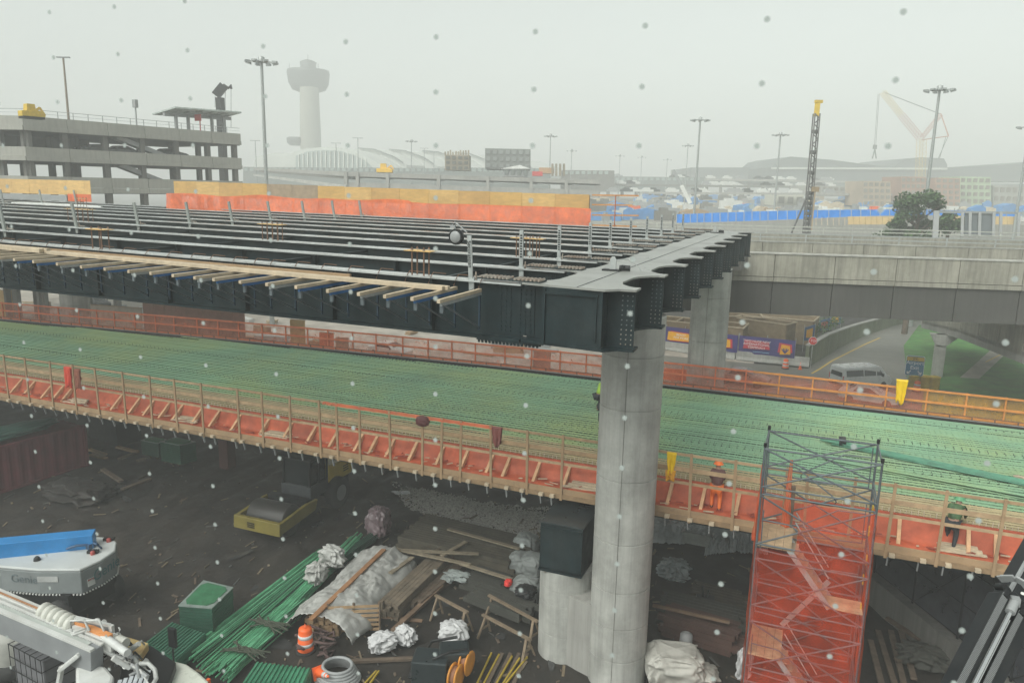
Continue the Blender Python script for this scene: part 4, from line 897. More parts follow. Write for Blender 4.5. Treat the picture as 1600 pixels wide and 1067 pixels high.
def car(name, label, loc, rz, paint, kind='sedan', cat='car'):
    t = proto(name, label, cat, None)
    mb = MB(); W = .9 if kind != 'van' else 1.0
    if kind == 'van':
        secs = [(-2.55, carsec(.93, .45, 1.15, 1.9, .80)), (-2.45, carsec(.99, .38, 1.2, 2.02, .84)), (1.0, carsec(1.0, .35, 1.2, 2.05, .85)), (1.45, carsec(1.0, .35, 1.2, 1.96, .80)), (2.05, carsec(.99, .35, 1.15, 1.32, .78)), (2.5, carsec(.93, .38, .95, 1.05, .75)), (2.62, carsec(.85, .42, .75, .85, .7))]
    else:
        secs = [(-2.3, carsec(.8, .45, .7, .85, .7)), (-2.2, carsec(.88, .35, .85, .95, .72)), (-1.6, carsec(.9, .3, .9, 1.02, .7)), (-1.0, carsec(.9, .3, .92, 1.38, .62)), (.1, carsec(.9, .3, .92, 1.44, .62)), (1.0, carsec(.9, .3, .92, 1.06, .7)), (1.9, carsec(.88, .33, .82, .9, .74)), (2.25, carsec(.8, .4, .62, .7, .7))]
    loft(secs, mb); o = mb.build('body', paint, t); e = o.modifiers.new('e', 'EDGE_SPLIT'); e.split_angle = R(28)
    wx = (-1.6, 1.65) if kind == 'van' else (-1.4, 1.4)
    for x in wx:
        for s_ in (-1, 1): wheel(t, (x, s_*(W-.12), .34))
    def win(pts, th=.008, name='window'):
        mb = MB(); a = Vector(pts[1])-Vector(pts[0]); b = Vector(pts[2])-Vector(pts[0]); nn = a.cross(b).normalized(); 
        c_ = sum((Vector(p) for p in pts), V(0, 0, 0))/len(pts)
        if nn.dot(c_-V(0, 0, .9)) < 0: nn = -nn
        mb.prism([Vector(p)+nn*.004 for p in pts], nn*th); return mb.build(name, GLASSD, t)
    if kind == 'van':
        for s_ in (-1, 1):
            f = lambda x, z: (x, s_*(1.0-(z-1.2)*.155/.77+.0), z)
            win([f(-2.3, 1.25), f(-.55, 1.25), f(-.55, 1.78), f(-2.3, 1.78)]); win([f(-.45, 1.25), f(.75, 1.25), f(.75, 1.78), f(-.45, 1.78)]); win([f(.85, 1.25), f(1.55, 1.25), f(1.2, 1.74), f(.85, 1.76)])
            mb = MB(); mb.box((1.35, s_*1.12, 1.3), (.12, .2, .26)); mb.build('mirror', BLACKM, t)
            mb = MB(); mb.box((-2.53, s_*.88, 1.05), (.06, .10, .5)); mb.build('tail_light', RED, t)
        win([(-2.56, -.72, 1.2), (-2.56, .72, 1.2), (-2.53, .66, 1.72), (-2.53, -.66, 1.72)], name='rear_window'); win([(1.55, -.74, 1.84), (1.55, .74, 1.84), (2.0, .72, 1.38), (2.0, -.72, 1.38)], name='windscreen')
        mb = MB(); mb.box((-2.6, 0, .5), (.12, 1.8, .22)); mb.build('bumper', BLACKM, t)
    else:
        for s_ in (-1, 1):
            win([(-1.15, s_*.86, .98), (.75, s_*.86, .98), (.05, s_*.655, 1.34), (-.9, s_*.655, 1.32)])
            mb = MB(); mb.box((.75, s_*1.0, .98), (.1, .16, .12)); mb.build('mirror', BLACKM, t); mb = MB(); mb.box((-2.24, s_*.68, .72), (.08, .26, .1)); mb.build('tail_light', RED, t); mb = MB(); mb.box((2.18, s_*.66, .62), (.1, .28, .1)); mb.build('headlight', WHITE, t)
        win([(.22, -.6, 1.38), (.22, .6, 1.38), (.95, .64, 1.1), (.95, -.64, 1.1)], name='windscreen'); win([(-1.08, -.6, 1.33), (-1.08, .6, 1.33), (-1.56, .64, 1.06), (-1.56, -.64, 1.06)], name='rear_window')
    return place(t, loc, rz)
a, b = q(1306, 615), q(1383, 603); c = (a+b)/2+V(-.1, 1.0, 0)
car('passenger_van', 'white passenger van with dark windows driving toward the overpass', c, R(38), mat('van_white', (.82, .83, .82), .3, .03, 2, 0), 'van', 'van')
car('parked_car', 'white car behind the far guard rail directly in front of the van', q(1358, 632)+V(0, .6, 0), R(-12), WHITE)
car('parked_car', 'red-looking car behind the far guard rail right of the far column', q(1160, 602)+V(0, .5, 0), R(-8), mat('car_grey_red', (.36, .24, .22), .3, .1, 2, 0))
car('parked_car', 'dark car behind the fascia girder at the far left', q(152, 480), R(-15), mat('car_dark', (.07, .075, .08), .3, .1, 2, 0))
car('parked_car', 'pale car behind the far net in the middle of the deck', q(610, 556), R(-8), WHITE)
# ---------------------------------------------------------------- timber formwork boxes behind the banners
def formbox(px, py, yt, w, dpt, rz, label):
    c = q(px, py); h = ZT(c, yt); t = thing('formwork_box', label, 'formwork', c, 'timber formwork boxes behind the banners')
    M = Matrix.Rotation(rz, 3, 'Z')
    for nm, o_, dm in (('front_panel', (0, -dpt/2, h/2), (w, .12, h)), ('back_panel', (0, dpt/2, h/2), (w, .12, h)), ('side_panel', (-w/2, 0, h/2), (.12, dpt-.14, h)), ('side_panel', (w/2, 0, h/2), (.12, dpt-.14, h))):
        mb = MB(); mb.box(c+M@Vector(o_), dm, rz); mb.build(nm, mat('form_ply_old', (.24, .18, .11), .9, .25, 1.5, .1), t)
    for o_, dm in (((0, -dpt/2-.08, h+.05), (w+.2, .12, .12)), ((0, dpt/2+.08, h+.05), (w+.2, .12, .12)), ((-w/2-.08, 0, h+.05), (.12, dpt, .12)), ((w/2+.08, 0, h+.05), (.12, dpt, .12))):
        mb = MB(); mb.box(c+M@Vector(o_), dm, rz); mb.build('top_beam', TIMBER, t)
formbox(1190, 542, 500, 6.2, 2.4, R(-22), 'long timber formwork box behind the TWO HUGE NEW banner'); formbox(1222, 530, 494, 7, 4, R(-8), 'large timber formwork box under the edge of the overpass'); formbox(1110, 545, 505, 7, 3, R(-5), 'timber formwork box behind the far column'); formbox(1060, 540, 500, 5, 3, R(-5), 'timber formwork box behind the leftmost purple banner'); formbox(1150, 535, 492, 5, 3, R(10), 'rear timber formwork box beside the far column')
# plants on the bank
def shrub(c, r, h, n, label, m, cat='shrub', seed=1, group=None):
    rnd = random.Random(seed); t = thing(cat, label, cat, c, group); mb = MB()
    for _ in range(n):
        g = rnd.uniform(0, 6.28); e = rnd.random()**.5*r; z = h*(.15+.85*rnd.random()*(1-.4*(e/r)**2)); p = Vector(c)+V(e*math.cos(g), e*math.sin(g), z); s_ = rnd.uniform(.08, .16)
        M = Euler((rnd.uniform(-1, 1), rnd.uniform(-1, 1), rnd.uniform(0, 6))).to_matrix(); mb.add([p+M@V(-s_, 0, 0), p+M@V(0, -s_*.5, 0), p+M@V(s_, 0, .02), p+M@V(0, s_*.5, 0)], [(0, 1, 2, 3)])
    mb.build('foliage', m, t, fix=False)
    mb = MB()
    for k in range(5): g = k*1.25; mb.tube([Vector(c), Vector(c)+V(.5*r*math.cos(g), .5*r*math.sin(g), h*.7)], .02, 5)
    mb.build('stems', TIMBER_D, t)
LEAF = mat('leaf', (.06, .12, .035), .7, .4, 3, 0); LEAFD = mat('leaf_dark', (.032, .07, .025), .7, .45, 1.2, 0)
for i, (px, py) in enumerate(((1281, 533), (1290, 528), (1272, 538), (1301, 522))):
    shrub(q(px, py)+V(0, .6, .9), 1.2, 1.6, 260, ['leafy green shrub right of the stop sign', 'leafy green shrub below the red and blue banner', 'small green shrub directly behind the stop sign', 'green shrub near the top of the retaining wall'][i], LEAF, seed=i, group='shrubs on the bank')
# ---------------------------------------------------------------- clutter behind the far net, left half
def panel(px0, px1, py, yt, label, m, th=.1, cat='panel', name='hoarding'):
    a, b = q(px0, py), q(px1, py+(px1-px0)*.09); h = ZT(a, yt); dd = (b-a); L = dd.length; dd.normalize(); n = max(1, int(L/1.25)); t = thing(name, label, cat, (a+b)/2, 'site panels behind the far rail')
    for k in range(n):
        u0, u1 = a+dd*(L*k/n+.01), a+dd*(L*(k+1)/n-.01); mb = MB(); mb.bar(u0+V(0, 0, h/2), u1+V(0, 0, h/2), th, h); mb.build('board', m, t)
    mb = MB(); mb.bar(a+V(0, .1, h+.04), b+V(0, .1, h+.04), .1, .08); mb.build('top_rail', TIMBER_W, t)
panel(-20, 22, 496, 452, 'tan plywood panel at the left edge behind the far rail', PLY); panel(228, 385, 540, 470, 'long red-brown hoarding behind the far rail', mat('hoarding_red', (.30, .14, .10), .8, .2, 2, .05)); panel(455, 478, 555, 500, 'bright plywood panel behind the far rail', PLY)
panel(110, 225, 530, 474, 'pale hoarding left of the red-brown one', mat('hoarding_pale', (.42, .36, .30), .8, .2, 2, .05)); panel(500, 522, 556, 520, 'two bright orange panels behind the far rail', ORANGE); panel(525, 545, 560, 528, 'brown plywood box side beside the orange panels', mat('box_brown', (.30, .2, .13), .8, .2, 2, .05)); panel(833, 860, 575, 548, 'red-brown crate behind the rail left of the tall column', mat('hoarding_red', (.3, .14, .1)))
rnd = random.Random(5)
pxs = [random.Random(50+i).uniform(-10, 870) for i in range(26)]; order = [sorted(pxs).index(p_) for p_ in pxs]
for i in range(26):
    px = pxs[i]; py = rnd.uniform(470, 560)+px*.03; c = q(px, py); 
    w, dpt, h = rnd.uniform(.8, 4.5), rnd.uniform(.5, 1.5), rnd.uniform(.15, 1.1); rz = rnd.uniform(-.4, .4); k = rnd.randrange(5)
    t = thing('lumber_pile', 'low pile of boards behind the far net, '+ORD[order[i]]+' from the left', 'lumber', c, 'board piles behind the far net')
    nb = 3; 
    for j in range(nb):
        for l in range(2): mb = MB(); mb.box(c+V(rnd.uniform(-.1, .1), (l-.5)*dpt*.5, h*(j+.5)/nb), (w*rnd.uniform(.8, 1), dpt*.46, h/nb*.85), rz+rnd.uniform(-.04, .04)); mb.build('board', [TIMBER_W, TIMBER, GREYP, PLYG, WHITEP][k], t)
# ================================================================== far background
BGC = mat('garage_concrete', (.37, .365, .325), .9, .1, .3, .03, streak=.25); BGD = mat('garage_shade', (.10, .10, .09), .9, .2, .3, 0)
ga = thing('parking_garage', 'large concrete parking garage with three open levels at the left', 'parking garage', P(375, 209.5, 22.8))
E1 = PZ(376, 209.5, 100); zt_ = E1.z
E0 = P(35, 181, zt_); Em = P(-260, 176, zt_)
zz = [zt_, ZT(E1, 227), ZT(E1, 247.5), ZT(E1, 264.5), ZT(E1, 283.5), ZT(E1, 304)]
for (a, b) in ((V(E0.x, E0.y, 0), V(E1.x, E1.y, 0)), (V(Em.x, Em.y, 0), V(E0.x, E0.y, 0))):
    dd = (b-a); L = dd.length; dd.normalize(); nn = V(-dd.y, dd.x, 0)
    n = 6 if L < 60 else 10
    for (zt1_, zb1_) in ((zz[0], zz[1]), (zz[2], zz[3]), (zz[4], zz[5])):
        for k in range(n):
            u0 = a+dd*(L*k/n+.03); u1 = a+dd*(L*(k+1)/n-.03); hh_ = zt1_-zb1_
            for z0, z1, o_ in ((zb1_, zb1_+hh_*.32, -.12), (zb1_+hh_*.33, zt1_, 0)):
                mb = MB(); c = (u0+u1)/2+nn*(.15+o_); mb.box((c.x, c.y, (z0+z1)/2), ((u1-u0).length, .3, z1-z0), math.atan2(dd.y, dd.x)); mb.build('parapet_panel', BGC, ga)
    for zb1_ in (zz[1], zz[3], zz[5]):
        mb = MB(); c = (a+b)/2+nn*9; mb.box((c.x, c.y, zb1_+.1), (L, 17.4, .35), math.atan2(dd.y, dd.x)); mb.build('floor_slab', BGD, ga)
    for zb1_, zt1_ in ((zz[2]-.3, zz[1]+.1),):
        mb = MB(); c = lerp(a, b, .24)+nn*12; mb.box((c.x, c.y, (zb1_+zt1_)/2), (L*.48, .3, abs(zt1_-zb1_)), math.atan2(dd.y, dd.x)); mb.build('shade_panel', BGD, ga)  # dark panel added inside to darken the left part of the openings
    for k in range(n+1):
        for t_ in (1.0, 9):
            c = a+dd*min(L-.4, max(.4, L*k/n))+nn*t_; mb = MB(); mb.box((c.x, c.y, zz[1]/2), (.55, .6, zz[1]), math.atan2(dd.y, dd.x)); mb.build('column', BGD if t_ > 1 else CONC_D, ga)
    # fence on top
    mb = MB()
    for k in range(int(L/1.6)):
        c = a+dd*(k*1.6+.4)+nn*.2; mb.bar((c.x, c.y, zt_), (c.x, c.y, zt_+.7), .06, .06, up=(0, 1, 0))
    mb.bar(V(a.x, a.y, zt_+.7)+nn*.2, V(b.x, b.y, zt_+.7)+nn*.2, .05, .05); mb.bar(V(a.x, a.y, zt_+.35)+nn*.2, V(b.x, b.y, zt_+.35)+nn*.2, .03, .03)
    mb.build('roof_railing', GALV, ga)['kind'] = 'stuff'
dd = V(E1.x-E0.x, E1.y-E0.y, 0).normalized(); nn = V(-dd.y, dd.x, 0); ang = math.atan2(dd.y, dd.x)
# stairs inside at right end
for z0, z1 in ((zz[3], zz[1]), (zz[5], zz[3])):
    c0 = V(E1.x, E1.y, 0)-dd*16+nn*1.5; c1 = V(E1.x, E1.y, 0)-dd*8+nn*1.5; mb = MB(); mb.bar((c0.x, c0.y, z1), (c1.x, c1.y, z0+.5), 1.2, .5); mb.build('stair_flight', GREYP, ga)
# canopy on the roof
cn = thing('roof_canopy', 'glass-roofed stair canopy on the roof of the parking garage', 'canopy', V(E1.x, E1.y, zt_)-dd*10)
def GR(px, off=1.5): # point on the garage line at pixel column px
    lo, hi = 0, 1
    for _ in range(40):
        m_ = (lo+hi)/2; p_ = E0.lerp(E1, m_)
        if proj((p_.x, p_.y, zt_))[0] < px: lo = m_
        else: hi = m_
    return E0.lerp(E1, lo)+nn*off
for px in (287, 306, 343, 361):
    c = GR(px); mb = MB(); mb.bar((c.x, c.y, zt_-.8), (c.x, c.y, ZT(c, 180-(px-279)*-.03)), .3, .3, up=(0, 1, 0)); mb.build('post', GREYP, cn)
a = GR(272, 2); b = GR(378, 2); za, zb = ZT(GR(279), 176), ZT(GR(353), 180)
for k in range(8):
    u0, u1 = lerp(a, b, k/8), lerp(a, b, (k+.94)/8); z = lerp(za, zb, (k+.5)/8); mb = MB(); c = (u0+u1)/2; mb.box((c.x, c.y, z+.15), ((u1-u0).length, 5, .18), ang, rot=Matrix.Rotation(ang, 3, 'Z')@Matrix.Rotation(R(-7), 3, 'X')); mb.build('roof_panel', mat('canopy_glass', (.42, .47, .44), .3, .1, 1, 0), cn)
mb = MB(); mb.bar(V(a.x, a.y, za-.25), V(b.x, b.y, zb-.25), .4, .4); mb.build('roof_beam', GREYP, cn)
c = GR(317, .5); mb = MB(); mb.bar((c.x, c.y, zt_), (c.x, c.y, zt_+1.5), .1, .1, up=(0, 1, 0)); mb.box((c.x-.3, c.y, zt_+1.6), (1.0, .1, .8)); tag(mb.build('roof_sign', RED), 'small red sign on a pole below the roof canopy', 'sign')
# cars inside the garage
for i, (px, lv) in enumerate(((170, 2), (212, 2), (285, 2))):
    c = GR(px, 3); car('parked_car', ['dark car on the garage level left of the pale opening', 'dark car in the middle opening of the garage', 'dark car by the garage stairs'][i], (c.x, c.y, zz[3]+.8), ang, mat('car_dark', (.07, .075, .08)))
# yellow machine on the garage roof
def excavator(loc, rz, sc, label, m=YELLOW):
    t = proto('excavator', label, 'excavator', None); 
    for s_ in (-1, 1): mb = MB(); mb.prism([(-1.8, s_*1.2-.25, .1), (1.8, s_*1.2-.25, .1), (2.1, s_*1.2-.25, .5), (1.8, s_*1.2-.25, .85), (-1.8, s_*1.2-.25, .85), (-2.1, s_*1.2-.25, .5)], (0, .5, 0)); mb.build('track', BLACKM, t)
    mb = MB(); mb.prism([(-2.0, -1.25, 1.0), (1.3, -1.25, 1.0), (1.3, -1.25, 1.5), (.2, -1.25, 1.9), (-2.0, -1.25, 2.0)], (0, 2.5, 0)); mb.build('house', m, t)
    mb = MB(); mb.prism([(.1, -1.2, 1.6), (1.5, -1.2, 1.6), (1.4, -1.2, 2.9), (.1, -1.2, 3.0)], (0, 1.0, 0)); mb.build('cab', m, t)
    mb = MB(); mb.bar((1.2, .3, 1.6), (2.6, .3, 3.6), .4, .5); mb.bar((2.5, .3, 3.6), (4.3, .3, 2.6), .35, .4); mb.build('boom', m, t)
    mb = MB(); mb.bar((4.2, .3, 2.8), (4.5, .3, .9), .3, .35); mb.box((4.3, .3, .6), (.8, 1, .7)); mb.build('arm', m, t)
    return place(t, loc, rz, sc)
def yellow_machine(loc, rz, sc, label, m=YELLOW):
    t = proto('site_machine', label, 'machine')
    mb = MB(); mb.prism([(-1.3, -.6, .25), (1.3, -.6, .25), (1.4, -.6, .6), (1.2, -.6, .95), (.3, -.6, 1.05), (-1.3, -.6, .9)], (0, 1.2, 0)); mb.build('body', m, t, bevel=.05)
    mb = MB(); mb.prism([(-.7, -.5, .9), (.35, -.5, .95), (.25, -.5, 1.75), (-.6, -.5, 1.75)], (0, 1.0, 0)); mb.build('cab', m, t)
    mb = MB(); mb.bar((.4, .2, .9), (1.1, .2, 1.45), .2, .25); mb.bar((1.1, .2, 1.45), (1.5, .2, .8), .18, .2); mb.build('arm', m, t)
    mb = MB(); mb.span(-1.25, 1.25, -.62, .62, 0, .28); mb.build('tracks', BLACKM, t)
    return place(t, loc, rz, sc)
c = P(58, 184, zt_-.9); c = V(c.x, c.y, zt_-1.0)+nn*1.0; yellow_machine(c, ang, .75, 'yellow machine parked on the roof of the parking garage')
c = GR(221, 1); mb = MB(); mb.bar((c.x, c.y, zt_-.5), (c.x, c.y, zt_+2.3), .12, .12, up=(0, 1, 0)); mb.box((c.x, c.y, zt_+2.5), (.5, .4, .9)); tag(mb.build('lamp_post', GREYP), 'short grey lamp post on the roof of the garage', 'lamp post')
# ---------------------------------------------------------------- light masts
def mast(px, ybase, ytop, Z, label, heads=8, r=.22, grp='high light masts'):
    b = PZ(px[1], ybase, Z); top = PZ(px[0], ytop, Z); zt1_ = ZT(b, ytop)
    t = thing('light_mast', label, 'light mast', (b.x, b.y, 0), grp)
    mb = MB(); mb.tube([(b.x, b.y, 0), (b.x, b.y, zt1_)], r*1.35, 8, r2=r*.7); mb.build('pole', GALV, t)
    if heads == 2:
        mb = MB(); dx = V(RT.x, RT.y, 0)*1.3; mb.bar(V(b.x, b.y, zt1_)-dx, V(b.x, b.y, zt1_)+dx, .2, .14); mb.build('lamp_arm', GALV, t); return t
    mb = MB(); R_ = 1.35 if r > .15 else 1.3; mb.lathe((b.x, b.y, 0), [(R_*.5, zt1_-.05), (R_*.5, zt1_+.08)], 12); mb.lathe((b.x, b.y, 0), [(.35, zt1_+.1), (.35, zt1_+.5), (.1, zt1_+.6)], 8); mb.build('head_ring', GALV, t)
    for k in range(heads):
        g = 2*math.pi*k/heads+.2; mb = MB(); q0 = V(b.x, b.y, zt1_); dv = V(math.cos(g), math.sin(g), 0); mb.bar(q0+dv*.5, q0+dv*R_, .07, .07); mb.prism([q0+dv*R_+V(0, 0, -.28)+V(-dv.y, dv.x, 0)*.22, q0+dv*(R_+.5)+V(0, 0, -.15)+V(-dv.y, dv.x, 0)*.22, q0+dv*(R_+.5)+V(0, 0, .05)+V(-dv.y, dv.x, 0)*.22, q0+dv*R_+V(0, 0, .08)+V(-dv.y, dv.x, 0)*.22], V(dv.y, -dv.x, 0)*.44); mb.build('floodlight', GALV, t)
    return t
mast((410, 416), 280, 97, 88, 'tall light mast between the parking garage and the control tower'); mast((1465, 1447), 310, 141, 97, 'tall light mast rising behind the tree at right', 8); mast((1092, 1086), 310, 188, 144, 'light mast above the blue fence in the centre right'); mast((1217, 1211), 310, 211, 168, 'light mast left of the drill rig mast', 6)
mast((1604, 1592), 310, 199, 120, 'light mast cut by the right edge of the photo', 6)
mast((860, 859), 262, 213, 200, 'thin light mast above the parking structure', 6, .15); mast((644, 643), 270, 221, 220, 'thin light mast in front of the curved terminal roof', 6, .15); mast((1074, 1071), 290, 228, 230, 'thin light mast left of the nearer mast above the blue fence', 6, .15)
mast((892, 892), 275, 236, 260, 'small light mast right of the brown formwork towers', 4, .15); mast((967, 967), 280, 244, 300, 'small distant light mast in the haze at centre', 4, .15); mast((1001, 1001), 280, 246, 310, 'small distant light mast second from centre in the haze', 4, .15); mast((1042, 1041), 280, 250, 320, 'small distant light mast left of the white crane boom', 4, .15)
mast((526, 526), 275, 224, 200, 'thin lamp pole before the curved terminal glass wall', 2, .12); mast((559, 560), 275, 216, 190, 'lamp pole right of the arched terminal wall', 2, .12); mast((663, 663), 275, 232, 240, 'lamp pole beyond the yellow excavator', 2, .12); mast((400, 401), 275, 220, 200, 'thin lamp pole left of the tall mast', 2, .12); mast((678, 678), 275, 238, 250, 'thin lamp pole left of the formwork tower', 2, .12)
c = GR(150, 6); zt1_ = ZT(c, 90); t = thing('light_mast', 'slim lamp pole with a flat double head on the garage roof', 'light mast', (c.x, c.y, zt_-1), 'high light masts')
mb = MB(); mb.tube([(c.x, c.y, zt_-1), (c.x, c.y, zt1_)], .14, 8, r2=.10); mb.build('pole', mat('brown_pole', (.25, .2, .15), .6), t)
mb = MB(); dx = V(RT.x, RT.y, 0)*.75; mb.bar(V(c.x, c.y, zt1_)-dx, V(c.x, c.y, zt1_)+dx, .3, .12); mb.build('lamp_arm', GREYP, t)
# drill crane behind garage
Z_ = 118; b = PZ(346, 200, Z_); t = thing('hydraulic_crane', 'dark folded crane boom standing behind the roof canopy', 'crane', (b.x, b.y, 0))
tp = ZT(b, 153); mb = MB(); mb.bar((b.x, b.y, 0), (b.x, b.y, tp), 1.0, .9, up=(0, 1, 0)); mb.build('mast', BLACKM, t)
def pz(px, py): return PZ(px, py, Z_)
mb = MB(); mb.bar(pz(337, 150), pz(350, 134), .9, 1.3); mb.build('boom_head', BLACKM, t); mb = MB(); mb.tube([pz(349, 133), pz(357, 138), pz(361, 134), pz(361, 139)], .22, 6); mb.build('hook_arm', BLACKM, t)
mb = MB()
for px, y0, y1 in ((336, 150, 168), (352, 138, 180), (361, 138, 200)): mb.tube([pz(px, y0), pz(px, y1)], .04, 4)
mb.build('ropes', BLACKM, t)
# ---------------------------------------------------------------- control tower
Z_ = 495; b = PZ(486, 235, Z_); k = Z_/FPX; t = thing('control_tower', 'tall airport control tower fading in the haze with a wide cab', 'control tower', (b.x, b.y, 0))
TW = mat('tower_concrete', (.30, .30, .25), .9, .1, .1, 0); TD = mat('tower_glass', (.05, .06, .06), .5, .2, .1, 0)
def zy(y): return ZT(b, y)
rw_ = 15.5*k
mb = MB(); mb.lathe((b.x, b.y, 0), [(rw_*1.06, 0), (rw_*1.02, zy(200)), (rw_*.92, zy(137))], 8); mb.build('shaft', TW, t)
b2 = PZ(482, 120, Z_)
mb = MB(); mb.lathe((b2.x, b2.y, 0), [(15*k, zy(142)), (26*k, zy(138)), (31*k, zy(128)), (33*k, zy(112)), (32*k, zy(107)), (16*k, zy(106))], 16); mb.build('lower_cab', TD, t)
mb = MB(); mb.lathe((b2.x, b2.y, 0), [(13*k, zy(106)), (13*k, zy(104)), (12*k, zy(101)), (13*k, zy(94)), (11*k, zy(93)), (7*k, zy(91)), (1*k, zy(89.5))], 12); mb.build('upper_cab', TD, t)
b3 = PZ(463, 220, Z_); mb = MB(); mb.lathe((b3.x, b3.y, 0), [(10*k, zy(228)), (14.5*k, zy(224)), (15*k, zy(217)), (12*k, zy(215))], 14); mb.build('side_pod', TD, t)
mb = MB()
for px in (452, 470, 497, 481): mb.tube([PZ(px, 108, Z_), PZ(px, 100 if px != 481 else 86, Z_)], .25, 4)
mb.build('antennas', TD, t)
# ---------------------------------------------------------------- curved terminal
tm = thing('terminal_building', 'pale terminal building with arched glass wall and shell roofs in the haze', 'terminal', PZ(600, 262, 340))
TG = mat('terminal_roof', (.52, .54, .50), .6, .08, .05, 0); TGL = mat('terminal_glass', (.30, .35, .33), .4, .15, .1, 0); TDK = mat('terminal_dark', (.16, .18, .17), .7, .2, .1, 0)
def shell(pts, Z, depth, m, name, yb=285, parent=tm, sx=0):
    poly = [PZ(x, y, Z) for x, y in pts]; base = PZ(pts[-1][0], yb, Z), PZ(pts[0][0], yb, Z); dv = V(fwd.x, fwd.y, 0)*depth+V(RT.x, RT.y, 0)*sx; mb = MB(); mb.prism(poly+[base[0], base[1]], dv); return mb.build(name, m, parent)
shell([(395, 262), (400, 245), (430, 239), (460, 240), (495, 254)], 352, 40, TG, 'left_shell')
shell([(445, 245), (460, 237), (480, 232), (505, 230), (530, 231), (555, 237), (575, 246), (600, 261)], 340, 60, TG, 'arched_roof', sx=12)
shell([(462, 244), (480, 237), (505, 234.5), (530, 236), (552, 242), (570, 251), (582, 262)], 339, .8, TGL, 'glass_wall')
for kx in range(16):
    x = 467+kx*7; yy = 236+abs(x-510)**2*.0032; mb = MB(); mb.bar(PZ(x, yy, 338.6), PZ(x, 268, 338.6), .5, .4, up=(0, 1, 0)); mb.build('mullion', TG, tm)
for i, (x0, yt_) in enumerate(((560, 232), (608, 234), (660, 236), (710, 239), (770, 246))):
    shell([(x0-15, yt_+3), (x0, yt_), (x0+25, yt_+2), (x0+55, yt_+13), (x0+75, yt_+26)], 365+i*14, 40, TG, 'shell_roof', sx=20)
    mb = MB(); 
    for (xa_, ya_), (xb_, yb_) in zip([(x0, yt_), (x0+25, yt_+2), (x0+55, yt_+13)], [(x0+25, yt_+2), (x0+55, yt_+13), (x0+70, yt_+23)]): mb.bar(PZ(xa_, ya_-.3, 364+i*14), PZ(xb_, yb_-.3, 364+i*14), .8, .5)
    mb.build('roof_rib', TDK, tm)
lw = thing('low_terminal_block', 'long low grey buildings in front of the curved terminal', 'building', PZ(600, 270, 300))
for i, (x0, x1, y0, Z) in enumerate(((380, 560, 261, 300), (560, 700, 262, 290), (700, 860, 262, 280), (880, 960, 266, 290), (960, 1100, 276, 330))):
    mb = MB(); mb.prism([PZ(x0, y0, Z), PZ(x1, y0+(x1-x0)*.01, Z), PZ(x1, 300, Z), PZ(x0, 300, Z)], V(fwd.x, fwd.y, 0)*18); mb.build('block', TDK if i != 3 else CONC_D, lw)
    for j in range(int((x1-x0)/9)):
        mb = MB(); c = PZ(x0+4.5+j*9, y0+4, Z-.15); mb.box(c, (1.4, .15, 1.2), YAW); mb.build('window', TGL, lw)
# ---------------------------------------------------------------- parking structure in the middle
ps = thing('parking_structure', 'low concrete parking structure with ramp and long openings in the middle distance', 'parking garage', PZ(740, 285, 168))
def psb(px0, y0, px1, y1, hpx0, hpx1, Z0, Z1, depth, m, name):
    a, b = PZ(px0, y0, Z0), PZ(px1, y1, Z1); a2, b2_ = PZ(px0, y0+hpx0, Z0), PZ(px1, y1+hpx1, Z1); dv = V(fwd.x, fwd.y, 0)*depth; mb = MB(); mb.prism([a, b, b2_, a2], dv); return mb.build(name, m, ps)
xs__ = [540, 558, 605, 685, 762, 830, 885, 938]
for a_, b_ in zip(xs__, xs__[1:]):
    f = lambda x: 269+(x-540)*.031
    psb(a_+.6, f(a_), b_-.6, f(b_), 6.5, 6.5, 165, 165, 1, CONC, 'parapet_panel'); psb(a_+.6, f(a_)+16, b_-.6, f(b_)+16, 12, 12, 165, 165, 1, CONC, 'lower_panel')
    psb(a_-2.5, f(a_)-1, a_+2.5, f(a_), 34, 34, 164.6, 164.6, 1.4, CONC_D if False else CONC, 'column')
    psb(a_+10, f(a_)+9, b_-10, f(b_)+9, .8, .8, 164.8, 164.8, .5, GALV, 'cable_rail')
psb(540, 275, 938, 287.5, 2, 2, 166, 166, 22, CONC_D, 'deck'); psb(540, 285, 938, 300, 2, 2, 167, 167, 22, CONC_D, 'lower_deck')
psb(396, 262, 540, 269, 4, 6, 200, 165, 1, CONC, 'ramp_parapet'); psb(396, 272, 540, 289, 3, 7, 180, 160, 1, CONC_L, 'ramp_parapet'); psb(405, 266, 540, 276, 3, 4, 195, 166, 12, CONC_D, 'ramp_deck')
c = PZ(601, 271, 175); yellow_machine((c.x, c.y, c.z-.2), YAW, 1.35, 'yellow excavator on the deck of the parking structure', mat('bright_yellow', (.85, .5, .01), .5, .1, 2, 0))
